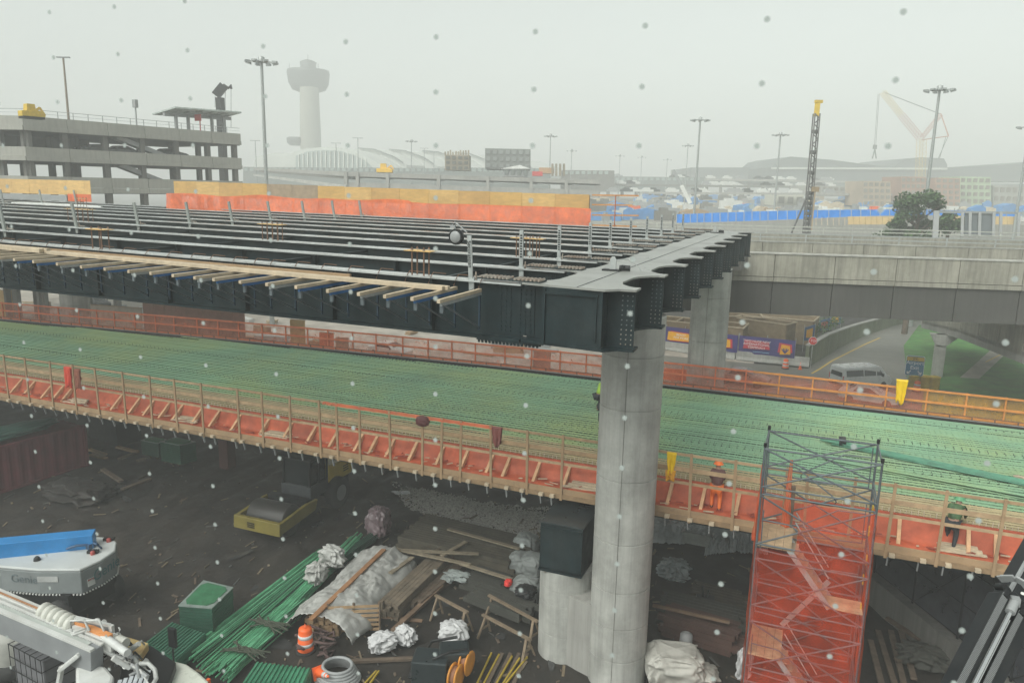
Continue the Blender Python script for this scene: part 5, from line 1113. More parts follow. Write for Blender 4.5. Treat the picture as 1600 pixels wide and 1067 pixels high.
# formwork towers and framed block
def block(px0, px1, y0, y1, Z, depth, m, label, name, cat, cols=0, rows=0, mw=TDK, teeth=0, grp=None):
    a, b = PZ(px0, y0, Z), PZ(px1, y0+(px1-px0)*.02, Z); t = thing(name, label, cat, PZ((px0+px1)/2, y1, Z), grp)
    mb = MB(); mb.prism([a, b, PZ(px1, y1+(px1-px0)*.02, Z), PZ(px0, y1, Z)], V(fwd.x, fwd.y, 0)*depth); mb.build('body', m, t)
    for i in range(cols):
        for j in range(rows):
            u, v_ = (i+.5)/cols, (j+.5)/rows; c = PZ(lerp(px0, px1, u), lerp(y0, y1, v_)+(px1-px0)*.02*u, Z-.2); mb = MB(); mb.box(c, ((px1-px0)*Z/FPX/cols*.6, .3, (y1-y0)*Z/FPX/rows*.55), YAW); mb.build('window', mw, t)
    for i in range(teeth):
        x = lerp(px0+1, px1-1, i/(teeth-1)); mb = MB(); mb.bar(PZ(x, y0+1, Z+1), PZ(x+random.uniform(-1, 1), y0-random.uniform(4, 8), Z+1), .35, .2, up=(0, 1, 0)); mb.build('upright', m, t)
    return t
FBR = mat('formwork_brown', (.25, .21, .15), .9, .3, .4, 0)
block(695, 733, 242, 266, 190, 8, FBR, 'brown formwork tower with a ragged top beyond the parking structure', 'formwork_tower', 'formwork', 4, 3, BGD, 10)
block(758, 829, 232, 264, 200, 16, mat('dark_frame', (.15, .16, .15), .8, .2, .3, 0), 'dark framed building shell under construction with flat roof', 'building_shell', 'building', 7, 3, mat('frame_infill', (.24, .26, .25), .8, .2, .2, 0))
block(843, 866, 262, 271, 185, 6, mat('tan_container', (.42, .26, .13), .8, .2, .5, 0), 'tan container on the parking structure', 'container', 'container', 0, 0)
block(832, 848, 268, 275, 182, 4, RED, 'red machine body beside the tan container', 'site_machine', 'machine', 0, 0)
for i in range(4): block(862+i*6, 865+i*6, 256, 275, 183, 1.5, FBR, ['first', 'second', 'third', 'fourth'][i]+' brown formwork post right of the tan container, from the left', 'formwork_post', 'formwork', 0, 0, grp='brown formwork posts')
t = block(786, 826, 262, 276, 172, 8, GREYP, 'grey site shed with white gable roof in front of the dark building shell', 'site_shed', 'shed', 4, 1)
mb = MB(); a, b, c = PZ(782, 264, 171.5), PZ(829, 264, 171.5), PZ(812, 258, 171.5); mb.prism([a, b, c], V(fwd.x, fwd.y, 0)*9); mb.build('roof', WHITE, t)
rnd = random.Random(12)
cols_ = [WHITE, mat('site_blue', (.05, .22, .5), .6, .2, 1, 0), TIMBER_W, GREYP, mat('pale_tan', (.5, .42, .3), .8), ORANGE, CONC_D]
# ---------------------------------------------------------------- raised construction platform and its clutter
t = struct(MB().prism([PZ(930, 352, 150), PZ(1700, 352, 150), PZ(1900, 318, 420), PZ(880, 306, 420)], (0, 0, -9)).build('construction_ground', mat('site_ground', (.25, .24, .21), .9, .2, .05, 0)))
gq = [PZ(930, 352, 150), PZ(1700, 352, 150), PZ(1900, 318, 420), PZ(880, 306, 420)]
def gy(px, Z):      # a point on that sloping site
    u, v = (px-940)/760, (Z-150)/270; return (gq[0].lerp(gq[1], u)).lerp(gq[3].lerp(gq[2], u), v)
lab_ = {0: 'white site box in the hazy construction yard beyond the blue fence', 1: 'blue tarp-covered stack in the hazy construction yard beyond the blue fence', 2: 'timber stack in the hazy construction yard', 3: 'grey cabin in the hazy construction yard', 4: 'tan material stack in the hazy construction yard', 5: 'orange container in the hazy construction yard', 6: 'dark machine in the hazy construction yard'}
for i in range(240):
    Z = 165+rnd.random()**1.3*240; px = rnd.uniform(940, 1420) if i % 4 else rnd.uniform(940, 1600); k = rnd.choices(range(7), (5, 7, 2, 5, 4, 1, 3))[0]; c = gy(px, Z); w, dp, h = rnd.uniform(1.5, 8), rnd.uniform(1.5, 4), rnd.uniform(.8, 2.6)
    rz = YAW+rnd.uniform(-.3, .3); t = thing(['site_box', 'tarp_stack', 'timber_stack', 'site_cabin', 'material_stack', 'orange_box', 'site_machine'][k], lab_[k], ['box', 'tarp', 'timber', 'cabin', 'materials', 'box', 'machine'][k], c, 'yard clutter '+'abcdefg'[k]) if False else None
    M = Matrix.Rotation(rz, 3, 'Z'); mb = MB()
    pr_ = [(-w/2, 0), (w/2, 0), (w/2-.15, h), (w*.1, h*1.25), (-w/2+.2, h*.9)] if k in (1, 2, 4) else [(-w/2, 0), (w/2, 0), (w/2, h), (w*.12, h), (w*.1, h*1.3), (-w*.3, h*1.3), (-w*.3, h), (-w/2, h)]
    mb.prism([c+M@V(x, -dp/2, z) for x, z in pr_], M@V(0, dp, 0)); o = mb.build(['site_box', 'tarp_stack', 'timber_stack', 'site_cabin', 'material_stack', 'orange_container', 'site_machine'][k], cols_[k]); tag(o, lab_[k], ['box', 'tarp', 'timber', 'cabin', 'materials', 'container', 'machine'][k], ['white boxes', 'blue tarped stacks', 'timber stacks', 'grey cabins', 'tan stacks', 'orange containers', 'dark machines'][k]+' in the construction yard')
# blue fence on low wall
bf = thing('blue_fence', 'bright blue tarp-covered fence in the hazy middle distance', 'fence', PZ(1200, 345, 150))
BLT = mat('blue_tarp', (.0, .22, .72), .5, .12, .6, .1)
fpx = [(1057, 335, 348.5), (1100, 333.5, 347.5), (1150, 331.5, 346), (1200, 330, 344.5), (1260, 328.8, 342), (1330, 327.8, 338.5), (1390, 327.5, 337), (1450, 328, 336.5), (1520, 330, 337), (1590, 331.5, 338.5)]
Zf = 128
for (x0, a0, b0), (x1, a1, b1) in zip(fpx, fpx[1:]):
    n = 4
    for j in range(n):
        u0, u1 = j/n, (j+1)/n; p0 = PZ(lerp(x0, x1, u0)+.3, lerp(a0, a1, u0), Zf); p1 = PZ(lerp(x0, x1, u1)-.3, lerp(a0, a1, u1), Zf); p2 = PZ(lerp(x0, x1, u1)-.3, lerp(b0, b1, u1), Zf); p3 = PZ(lerp(x0, x1, u0)+.3, lerp(b0, b1, u0), Zf)
        mb = MB(); mb.grid(lambda u, v: (p0.lerp(p1, u)).lerp(p3.lerp(p2, u), v)+V(fwd.x, fwd.y, 0)*(.18*noise.noise(V(u*3+j, v*4, x0))), 6, 4); mb.build('tarp_panel', BLT, bf)
        mb = MB(); mb.bar(PZ(lerp(x0, x1, u0), lerp(a0, a1, u0)-1, Zf-.2), PZ(lerp(x0, x1, u0), lerp(b0, b1, u0)+1, Zf-.2), .09, .09, up=(0, 1, 0)); mb.build('post', GALV, bf)
lwv = thing('barrier_wall', 'long low concrete wall below the blue fence', 'wall', PZ(1200, 350, 126))
for (x0, a0, b0), (x1, a1, b1) in zip(fpx, fpx[1:]):
    mb = MB(); mb.prism([PZ(x0+.3, b0+.3, Zf-.4), PZ(x1-.3, b1+.3, Zf-.4), PZ(x1-.3, 372, Zf-.4), PZ(x0+.3, 372, Zf-.4)], V(fwd.x, fwd.y, 0)*.4); mb.build('wall_panel', CONC, lwv)
mb = MB(); mb.prism([PZ(930, 352, Zf-.4), PZ(1056.5, 349, Zf-.4), PZ(1056.5, 372, Zf-.4), PZ(930, 372, Zf-.4)], V(fwd.x, fwd.y, 0)*.4); mb.build('wall_panel', CONC, lwv)
# yellow plywood hoarding
yh = thing('hoarding', 'yellow plywood hoarding in front of the blue fence near the tree', 'hoarding', PZ(1360, 350, 122))
for x0 in list(range(1325, 1396, 9))+list(range(1484, 1590, 9)):
    mb = MB(); mb.prism([PZ(x0+.3, 338.5, 122), PZ(x0+8.7, 338.5, 122), PZ(x0+8.7, 351, 122), PZ(x0+.3, 351, 122)], V(fwd.x, fwd.y, 0)*.15); mb.build('board', mat('pale_ply', (.60, .43, .20), .8, .12, 1, 0), yh)
for x0 in range(1275, 1325, 9):
    mb = MB(); mb.bar(PZ(x0, 340, 122), PZ(x0, 352, 122), .12, .1, up=(0, 1, 0)); mb.build('post', TIMBER, yh)
# ---------------------------------------------------------------- drill rig mast
Z_ = 92; t = thing('drill_rig', 'tall dark pile-driver mast with a yellow head leaning slightly beside the blue fence', 'drill rig', PZ(1262, 366, Z_))
a, b = PZ(1276, 178, Z_), PZ(1261, 372, Z_); b = V(b.x, b.y, b.z-12)
dn = V(-RT.x, -RT.y, 0)
DS = mat('rig_steel', (.11, .11, .105), .6, .2, 1, 0)
w_ = .33
for s_ in (-1, 1):
    for s2 in (-1, 1):
        mb = MB(); o_ = V(RT.x, RT.y, 0)*s_*w_*.9+V(fwd.x, fwd.y, 0)*s2*.3; mb.bar(a+o_, b+o_*1.2, .16, .16); mb.build('chord', DS, t)
mb = MB()
for k in range(44):
    p0, p1 = lerp(a, b, k/44), lerp(a, b, (k+1)/44); s_ = 1 if k % 2 else -1; o_ = V(RT.x, RT.y, 0)*w_*s_; mb.bar(p0+o_-V(fwd.x, fwd.y, 0)*.3, p1-o_-V(fwd.x, fwd.y, 0)*.3, .12, .1)
    if k > 14 or k % 4 == 3: mb.bar(p0-V(0, 0, .1), p1+V(0, 0, .1), .62, .3, up=(fwd.x, fwd.y, 0))
mb.build('lattice', DS, t)
mb = MB(); mb.bar(a+V(0, 0, 1.2), a-V(0, 0, .3), .62, .5, up=(0, 1, 0)); mb.box(a+V(.1, 0, 1.4), (.9, .4, .35), YAW); mb.build('head', YELLOW, t)
mb = MB(); mb.tube([PZ(1243, 300, Z_), PZ(1238, 312, Z_)], .02, 4) if False else mb.bar(PZ(1262, 305, Z_), PZ(1236, 366, Z_), .16, .16); mb.build('stay', DS, t)
mb = MB(); mb.bar(PZ(1274, 296, Z_), PZ(1268, 360, Z_), .14, .14); mb.box(PZ(1274, 296, Z_), (.8, .4, .6), YAW); mb.build('leader', mat('rig_brown', (.3, .22, .13), .7), t)
# ---------------------------------------------------------------- lattice crane
Z_ = 300; t = thing('lattice_crane', 'pale yellow lattice crane with raised boom behind the right light mast', 'crane', PZ(1438, 300, Z_)); CY = mat('crane_yellow', (.55, .42, .15), .6, .1, .2, 0); CR = mat('crane_red', (.42, .2, .14), .6, .1, .2, 0)
def lattice(pa, pb, w, n, m, name, tk=.13):
    dv = (pb-pa).normalized(); sx = dv.cross(V(fwd.x, fwd.y, 0)).normalized()*w/2; sy = V(fwd.x, fwd.y, 0)*w/2; mb = MB()
    for i in (-1, 1):
        for j in (-1, 1): mb.bar(pa+sx*i+sy*j, pb+sx*i+sy*j, tk, tk)
    for k in range(n):
        p0, p1 = lerp(pa, pb, k/n), lerp(pa, pb, (k+1)/n)
        for j in (-1, 1): mb.bar(p0-sx+sy*j, p1+sx+sy*j, tk*.6, tk*.6); mb.bar(p0+sx+sy*j, p1-sx+sy*j, tk*.6, tk*.6)
    return mb.build(name, m, t)
c_ = lambda x, y: PZ(x, y, Z_)
lattice(c_(1437, 310), c_(1440, 218), 2.6, 14, CY, 'tower'); lattice(c_(1438, 216), c_(1408, 180), 2.0, 9, CR, 'boom'); lattice(c_(1408, 180), c_(1379, 144), 1.7, 9, CY, 'boom')
lattice(c_(1440, 216), c_(1470, 179), 1.2, 8, CR, 'gantry', .12); mb = MB(); mb.bar(c_(1470, 178), c_(1482, 213), .5, .4); mb.bar(c_(1482, 213), c_(1440, 219), .35, .35); mb.build('back_frame', CR, t)
mb = MB(); mb.tube([c_(1382, 145), c_(1468, 178)], .16, 4); mb.tube([c_(1372, 147), c_(1366, 232)], .09, 4); mb.tube([c_(1374, 147), c_(1368, 232)], .09, 4); mb.tube([c_(1481, 214), c_(1466, 248)], .12, 4); mb.tube([c_(1478, 214), c_(1468, 248)], .12, 4); mb.build('ropes', TDK, t)
mb = MB(); mb.box(c_(1367, 230), (1.4, .6, 1.6), YAW); mb.bar(c_(1367, 233), c_(1363, 248), .4, .3); mb.bar(c_(1367, 233), c_(1369, 248), .4, .3); mb.build('hook_block', TDK, t)
# white telescopic boom
Z_ = 190; t = thing('boom_crane', 'white telescopic boom crane leaning left of the blue fence', 'crane', PZ(1078, 325, Z_)); mb = MB(); mb.bar(PZ(1052, 266, Z_), PZ(1066, 292, Z_), .55, .6); mb.build('boom_tip', GREYP, t); mb = MB(); mb.bar(PZ(1065, 290, Z_), PZ(1079, 318, Z_), .9, .9); mb.build('boom', WHITE, t); mb = MB(); mb.box(PZ(1076, 324, Z_), (2.6, 2, 1.5), YAW); mb.build('cab', WHITE, t); mb = MB(); mb.tube([PZ(1051, 266, Z_), PZ(1051, 276, Z_)], .12, 5); mb.build('hook', GREYP, t)
# ---------------------------------------------------------------- far terminal at right and formwork blocks
ft = thing('far_terminal', 'huge low terminal with a sweeping dark roof fading in the haze at right', 'terminal', PZ(1350, 290, 420))
HZ = mat('far_dark', (.10, .115, .115), .9, .1, .02, 0)
for i, pts in enumerate(([(1080, 262), (1150, 262), (1200, 262), (1212, 290)], [(1205, 262), (1220, 249), (1236, 245), (1300, 250), (1360, 258), (1420, 262), (1480, 262), (1560, 258), (1700, 248)], [(1395, 262), (1415, 249), (1440, 246), (1475, 248), (1480, 258)])):
    shell(pts, (440, 400, 430)[i], 60, HZ, ['low_wing', 'sweeping_roof', 'upper_roof'][i], yb=284, parent=ft)
mb = MB(); mb.bar(PZ(1205, 263, 399), PZ(1480, 264, 399), .5, 1.0); mb.build('roof_edge', TG, ft)
mid_ = thing('elevated_roadway', 'long grey elevated roadway with parked cars in the far haze', 'roadway', PZ(1100, 292, 330))
for i, (x0, y0, x1, y1, h, Z, m) in enumerate(((900, 276, 1420, 284, 3, 340, CONC), (930, 287, 1260, 291, 3, 300, CONC_D), (1000, 300, 1420, 303, 3, 260, CONC), (1200, 284, 1640, 288, 6, 360, TDK), (940, 281, 990, 292, 2, 305, TG))):
    mb = MB(); mb.prism([PZ(x0, y0, Z), PZ(x1, y1, Z), PZ(x1, y1+h, Z), PZ(x0, y0+h, Z)], V(fwd.x, fwd.y, 0)*8); mb.build('road_deck', m, mid_)
for x in range(950, 1400, 22): mb = MB(); mb.bar(PZ(x, 288, 338), PZ(x, 306, 338), 1.2, 1.2, up=(0, 1, 0)); mb.build('pier', CONC_D, mid_)
for i in range(60):
    px = rnd.uniform(930, 1300); Z = rnd.choice((338, 299, 258)); yy = {338: 275.5+(px-900)*.0154, 299: 286.6+(px-930)*.012, 258: 299.6+(px-1000)*.007}[Z]; c = PZ(px, yy, Z+2); mb = MB(); w = 4.3
    M = Matrix.Rotation(YAW, 3, 'Z'); mb.prism([c+M@V(x, 0, z) for x, z in ((-2.1, 0), (2.1, 0), (2.1, .7), (1.1, .8), (.6, 1.35), (-1.0, 1.35), (-1.6, .8), (-2.1, .7))], M@V(0, 1.7, 0)); tag(mb.build('distant_car', [WHITE, GREYP, BLACKM, WHITE][i % 4]), 'tiny parked car on the elevated roadway in the far haze', 'car', 'distant cars on the elevated roadway')
for i, (x0, x1, y0, y1, m, co, ro) in enumerate(((1348, 1392, 283, 322, mat('pale_brown', (.36, .28, .2), .9, .2, .2, 0), 5, 4), (1408, 1446, 276, 325, mat('red_brown', (.34, .2, .14), .9, .2, .2, 0), 5, 5), (1462, 1500, 278, 322, mat('red_brown', (.34, .2, .14)), 4, 5), (1500, 1548, 276, 330, mat('pale_green_block', (.36, .44, .3), .9, .2, .2, 0), 5, 5), (1552, 1600, 290, 330, mat('grey_block', (.3, .3, .27), .9, .2, .2, 0), 5, 3), (1214, 1256, 303, 322, mat('cream_block', (.5, .5, .42), .9, .1, .2, 0), 3, 1), (1256, 1330, 290, 306, mat('grey_block', (.3, .3, .27)), 8, 2))):
    block(x0, x1, y0, y1, 250+i*4, 14, m, ['pale brown formwork block left of the lattice crane', 'red-brown formwork block at the foot of the lattice crane', 'red-brown formwork block right of the right mast', 'pale green formwork block behind the sign frame', 'grey block at the right edge beyond the sign frame', 'cream site building left of the drill rig', 'long grey low block behind the drill rig'][i], 'site_building', 'building', co, ro, mat('dull_opening', (.22, .20, .17), .9, .1, 1, 0))
# ---------------------------------------------------------------- tree
def tree(px, ybase, Z, y_top, wpx, label, n=9000, seed=3):
    rnd = random.Random(seed); b = PZ(px, ybase, Z); k = Z/FPX; ztop = ZT(b, y_top); c = V(b.x, b.y, 0); t = thing('tree', label, 'tree', c)
    rad = wpx*k/2; zc = ztop-rad*.82
    mb = MB(); mb.tube([c, c+V(.1, 0, zc*.5), c+V(-.1, .1, zc-.5), c+V(0, 0, zc+rad*.3)], [.35, .26, .2, .08], 8); mb.build('trunk', TIMBER_D, t)
    for j in range(9):
        g = j*.7; mb = MB(); mb.tube([c+V(0, 0, zc-1.5+j*.22), c+V(math.cos(g)*rad*.35, math.sin(g)*rad*.35, zc-.5+j*.2), c+V(math.cos(g)*rad*.75, math.sin(g)*rad*.75, zc+.3+j*.25)], [.1, .07, .03], 5); mb.build('limb', TIMBER_D, t)
    cl = []
    for _ in range(42):
        g = rnd.uniform(0, 6.28); e = rnd.uniform(-.9, 1); rr_2 = math.sqrt(max(0, 1-e*e*.9))*rad*rnd.uniform(.45, .98); cl.append((V(math.cos(g)*rr_2*1.12, math.sin(g)*rr_2, e*rad*.82), rnd.uniform(.16, .34)*rad))
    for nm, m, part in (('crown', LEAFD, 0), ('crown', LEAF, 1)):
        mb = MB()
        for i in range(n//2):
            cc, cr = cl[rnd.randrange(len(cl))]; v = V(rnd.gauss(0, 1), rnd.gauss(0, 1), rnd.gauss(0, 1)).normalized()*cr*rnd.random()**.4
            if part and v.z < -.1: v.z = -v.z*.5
            p = c+V(0, 0, zc)+cc+v; s_ = rnd.uniform(.13, .28); M = Euler((rnd.uniform(-1.2, 1.2), rnd.uniform(-1.2, 1.2), rnd.uniform(0, 6))).to_matrix(); mb.add([p+M@V(-s_, 0, 0), p+M@V(0, -s_*.6, 0), p+M@V(s_, 0, .02), p+M@V(0, s_*.6, 0)], [(0, 1, 2, 3)])
        mb.build(nm, m, t, fix=False)
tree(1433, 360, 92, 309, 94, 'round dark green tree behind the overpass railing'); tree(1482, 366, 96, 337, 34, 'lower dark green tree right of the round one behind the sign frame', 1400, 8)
for x, y, w in ((1402, 352, 40), (1370, 361, 30)):
    b = PZ(x, y+8, 94); 
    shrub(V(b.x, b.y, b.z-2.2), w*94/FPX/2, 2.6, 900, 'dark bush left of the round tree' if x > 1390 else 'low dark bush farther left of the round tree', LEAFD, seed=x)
# sign frames seen from behind
Z_ = 84; sf = thing('sign_gantry', 'grey steel sign gantry seen from behind at the right edge', 'sign gantry', PZ(1530, 365, Z_))
SG = mat('gantry_steel', (.30, .31, .31), .5, .12, 1, 0)
mb = MB(); mb.bar(PZ(1463, 330, Z_), PZ(1461, 372, Z_), .55, .5, up=(0, 1, 0)); mb.build('post', SG, sf)
mb = MB(); mb.bar(PZ(1463, 331, Z_), PZ(1640, 334, Z_), .35, .25); mb.build('top_chord', SG, sf)
for x in (1504, 1516, 1531, 1553, 1564, 1592):
    mb = MB(); mb.bar(PZ(x, 332, Z_-.3), PZ(x-1, 370, Z_-.3), .28, .25, up=(0, 1, 0)); mb.build('upright', SG, sf)
mb = MB(); mb.prism([PZ(1508, 333, Z_), PZ(1556, 334, Z_), PZ(1554, 370, Z_), PZ(1506, 369, Z_)], V(fwd.x, fwd.y, 0)*.1); mb.build('panel_back', mat('panel_back', (.16, .18, .19), .5, .1, 1, 0), sf)
# ================================================================== scaffold stair tower
SX0, SX1, SY0, SY1, SZ = -.9, 2.12, 21.87, 23.65, 9.5
sc = thing('scaffold_stair_tower', 'tall scaffold stair tower wrapped in red net standing against the deck edge', 'scaffold', ((SX0+SX1)/2, (SY0+SY1)/2, 0))
PIPE = mat('scaffold_pipe', (.10, .12, .13), .4, .25, 3, .03, metal=.2)
posts = [(SX0, SY0), (SX1, SY0), (SX1, SY1), (SX0, SY1)]
for x, y in posts:
    for z0 in (0, 1.55, 3.5, 5.5, 7.5):
        z1 = {0: 1.53, 1.55: 3.48, 3.5: 5.48, 5.5: 7.48, 7.5: SZ}[z0]
        mb = MB(); mb.tube([(x, y, z0), (x, y, z1)], .032, 8); mb.build('post', PIPE, sc)
    mb = MB(); mb.tube([(x, y, SZ), (x, y, SZ+.12)], .045, 8); mb.build('post_cap', BLACKM, sc)
def pipe(a, b, r=.026, nm='rail', m=None): mb = MB(); mb.tube([a, b], r, 6); return mb.build(nm, m or PIPE, sc)
for lv in (SZ-.05, 8.3, 8.08, 6.55, 6.1, 4.6, 4.1, 2.6, 2.1, .6):
    pipe((SX0, SY0, lv), (SX1, SY0, lv)); pipe((SX0, SY1, lv), (SX1, SY1, lv)); pipe((SX0, SY0, lv), (SX0, SY1, lv)); pipe((SX1, SY0, lv), (SX1, SY1, lv))
for z0 in (8.3, 6.55, 4.6, 2.6, .6):
    z1 = z0+1.15 if z0 > 8 else z0+1.5
    for y in (SY0-.03, SY1+.03): pipe((SX0, y, z1), (SX1, y, z0), nm='brace'); pipe((SX0, y+.02, z0), (SX1, y+.02, z1), nm='brace')
    # ladder-like inner guard frames with a rounded end
    for (xa, xb, y) in ((SX0+.12, SX0+2.0, SY0+.03), (SX1-.12, SX1-2.0, SY1-.03)):
        mb = MB(); s_ = 1 if xb > xa else -1; mb.tube([(xa, y, z0-.2), (xa, y, z0+1.05)], .018, 6); mb.tube([(xa, y, z0+.75), (xa+s_*.75, y, z0+.72), (xb-s_*.1, y, z0+.02), (xb, y, z0-.12), (xb-s_*.08, y, z0-.25), (xb-s_*.5, y, z0-.26), (xa, y, z0-.18)], .02, 6); mb.build('guard_frame', PIPE, sc)
for z0, z1 in ((6.52, 5.0), (3.02, 1.5)):
    for k in range(4):          # landing planks on the left
        mb = MB(); x = SX0+.03+k*.235; mb.span(x, x+.225, SY0+.02, SY1-.05, z0-.04, z0+random.uniform(0, .006)); mb.build('landing_plank', mat('scaffold_plank', (.46, .33, .20), .85, .3, 4, .15, dirt=(.26, .17, .1), damt=.5), sc)
    for k in range(3):
        mb = MB(); y = SY0+.03+k*.24; mb.span(SX1-1.0, SX1-.03, y, y+.23, z1-.04, z1+random.uniform(0, .006)); mb.build('landing_plank', mat('scaffold_plank', (.46, .33, .2)), sc)
    xa, xb = SX0+1.0, SX1-1.0; n = 7
    for k in range(n):
        t_ = (k+.5)/n; mb = MB(); x = lerp(xa, xb, t_)-.02; mb.span(x-.11, x+.11, SY0+.08, SY0+.78, lerp(z0, z1, t_)-.02, lerp(z0, z1, t_)+.02); mb.build('stair_tread', mat('pale_tread', (.30, .22, .15), .8, .2, 3, .1), sc)
    for y in (SY0+.06, SY0+.80):
        mb = MB(); mb.bar((xa-.1, y, z0-.02), (xb+.1, y, z1-.06), .03, .15); mb.build('stringer', GALV, sc); pipe((xa, y, z0+.85), (xb, y, z1+.85), .018, 'handrail', GALV)
    for k in range(0):
        t_ = (k+.5)/n; mb = MB(); x = lerp(xb, xa, t_); zz_ = lerp(z1, z1-1.75, t_); mb.span(x-.11, x+.11, SY1-.8, SY1-.1, zz_-.02, zz_+.02); mb.build('stair_tread', mat('pale_tread', (.3, .22, .15)), sc)
    for y in (SY1-.08,): mb = MB(); mb.bar((xb+.1, y, z1-.02), (xa-.1, y, z1-1.8), .03, .15); mb.build('stringer', GALV, sc)
mb = MB(); mb.span(SX0+.3, SX0+1.0, SY1-.3, SY1+1.1, 7.45, 7.5) if False else mb.span(SX0+.3, SX0+1.1, SY1-.1, SY1+.95, 6.02, 6.07); mb.build('gangway', TIMBER_W, sc)
def face_net(pa, pb, ztop, nm, seed, m, off=.08, zbot=0.0, flare=.18):
    a, b = Vector((pa[0], pa[1], 0)), Vector((pb[0], pb[1], 0)); dd = b-a; nn = V(dd.y, -dd.x, 0).normalized()
    def f(u, v):
        z = lerp((ztop if (seed != 1 or u > .36) else 6.45)+.05*noise.noise(V(u*6, seed, 0)), zbot, v); o_ = off+flare*v*(.5+.5*noise.noise(V(u*2.2, v*2, seed)))+.05*noise.noise(V(u*7, v*9, seed*3))
        p = a+dd*u+nn*o_; return (p.x, p.y, z)
    mb = MB(); mb.grid(f, 40, 40); return mb.build(nm, m, sc)
face_net((SX0, SY0), (SX1, SY0), 8.06, 'front_net', 1, netmat('red_net', (.74, .075, .02), solid=.24)); face_net((SX1, SY0), (SX1, SY1), 7.6, 'side_net', 2, netmat('orange_side_net', (.80, .12, .03), solid=.6), .06, flare=.1); face_net((SX0, SY1), (SX0, SY0), 7.7, 'side_net', 3, netmat('orange_side_net', (.8, .12, .03)), .06, flare=.1); face_net((SX1, SY1), (SX0, SY1), 6.2, 'rear_net', 4, netmat('red_net', (.62, .055, .02)), .02, flare=.05)
# loose strips of orange net hanging at the entrance
for i, (x, y, z0, z1, w) in enumerate(((SX0-.02, SY0+.25, 8.9, 6.5, .22), (SX0+.72, SY1-.2, 8.7, 6.3, .25))):
    mb = MB(); mb.grid(lambda u, v: (x+w*(u-.5)*(.3+.9*v)+.05*noise.noise(V(u*4, v*5, i)), y+.06*math.sin(u*9), lerp(z0, z1, v)), 6, 20); mb.build('net_strip', ORNET, sc)
mb = MB(); mb.box((SX0+.85, SY1-.1, 7.1), (.14, .10, 1.5)); mb.build('entrance_post', TIMBER_D, sc)
for x in (SX0, SX1):
    mb = MB(); mb.span(x-.2, x+.2, SY0-.2, SY0+.2, -.02, .03); mb.build('base_plate', TIMBER_W, sc)
for k in range(5):        # yellow tags on the right posts
    mb = MB(); mb.box((SX1-.07, SY0+.35+.3*(k % 2), 5.0+k*.75), (.03, .10, .28)); mb.build('safety_tag', YELLOW, sc)
# ================================================================== black boom arm lower right
bm_ = thing('telescopic_boom', 'black telescopic boom arm with chrome rod and cable chains rising at the lower right corner', 'boom', PZ(1478, 1075, 9))
pA, pB, pC = PZ(1466, 1110, 9.0), PZ(1562, 926, 9.9), PZ(1690, 700, 11.0)
dv = (pC-pA).normalized(); sd_ = dv.cross(fwd).normalized(); tv = -(sd_.cross(dv)).normalized()
if tv.dot(fwd) > 0: tv = -tv
BOOM = mat('boom_black', (.016, .018, .02), .5, .3, 2, .05, dirt=(.04, .04, .038), dscale=1.5, damt=.5, spec=.3)
if sd_.dot(RT) < 0: sd_ = -sd_
def along(t_, s_=0, h_=0): return lerp(pA, pB, t_)+sd_*s_+tv*h_
mb = MB(); mb.bar(along(-.2, .22), along(1.02, .22), .42, .40, up=tuple(tv)); mb.build('lower_tube', BOOM, bm_, bevel=.02)
mb = MB(); mb.bar(along(.9, .22), pC+sd_*.22, .36, .34, up=tuple(tv)); mb.build('upper_tube', BOOM, bm_, bevel=.02)
mb = MB(); mb.bar(along(.95, .02, .1), pC+sd_*.02+tv*.1, .03, .05, up=tuple(tv)); mb.bar(along(.95, .42, .1), pC+sd_*.42+tv*.1, .03, .05, up=tuple(tv)); mb.build('guide_rails', GREYP, bm_)
for s_ in (-.13, .17):
    mb = MB(); mb.bar(along(-.2, s_, .22), along(.93, s_, .22), .09, .05, up=tuple(tv)); mb.build('cable_chain', BLACKM, bm_)
    mb = MB()
    for k in range(95): c = along(-.1+k*.0108, s_, .25); mb.bar(c-sd_*.045, c+sd_*.045, .008, .014, up=tuple(tv))
    mb.build('chain_links', GREYP, bm_, fix=False)['kind'] = 'stuff'
    mb = MB(); mb.tube([along(.90, s_, .24), along(.95, s_, .25), along(.985, s_, .19), along(.99, s_, .06)], .045, 8); mb.build('chain_bend', BLACKM, bm_)
mb = MB(); mb.tube([along(-.2, .02, .26), along(.86, .02, .26)], .028, 14); mb.build('chrome_rod', CHROME, bm_)
mb = MB(); mb.tube([along(-.2, .075, .245), along(.8, .075, .245)], .010, 8); mb.build('thin_rod', CHROME, bm_)
mb = MB(); mb.tube([along(.84, .02, .26), along(.93, .02, .25)], .06, 10); mb.box(along(.94, .02, .25), (.1, .1, .1)); mb.build('rod_end', GREYP, bm_)
fr_ = [(-.20, .16), (-.20, .34), (-.12, .40), (.36, .40), (.44, .34), (.44, .16)]
mb = MB()
for (a1, b1), (a2, b2) in zip(fr_, fr_[1:]): mb.bar(along(1.03, a1, b1), along(1.03, a2, b2), .10, .025, up=tuple(dv))
mb.bar(along(1.03, -.24, .16), along(1.03, -.14, .16), .1, .02, up=tuple(dv)); mb.build('bracket', GREYP, bm_)
mb = MB()
for s_ in (.0, .26): mb.lathe(along(1.0, s_, .33), [(.0, .012), (.028, .01), (.028, -.01)], 10)
mb.build('bracket_bolts', WHITE, bm_)
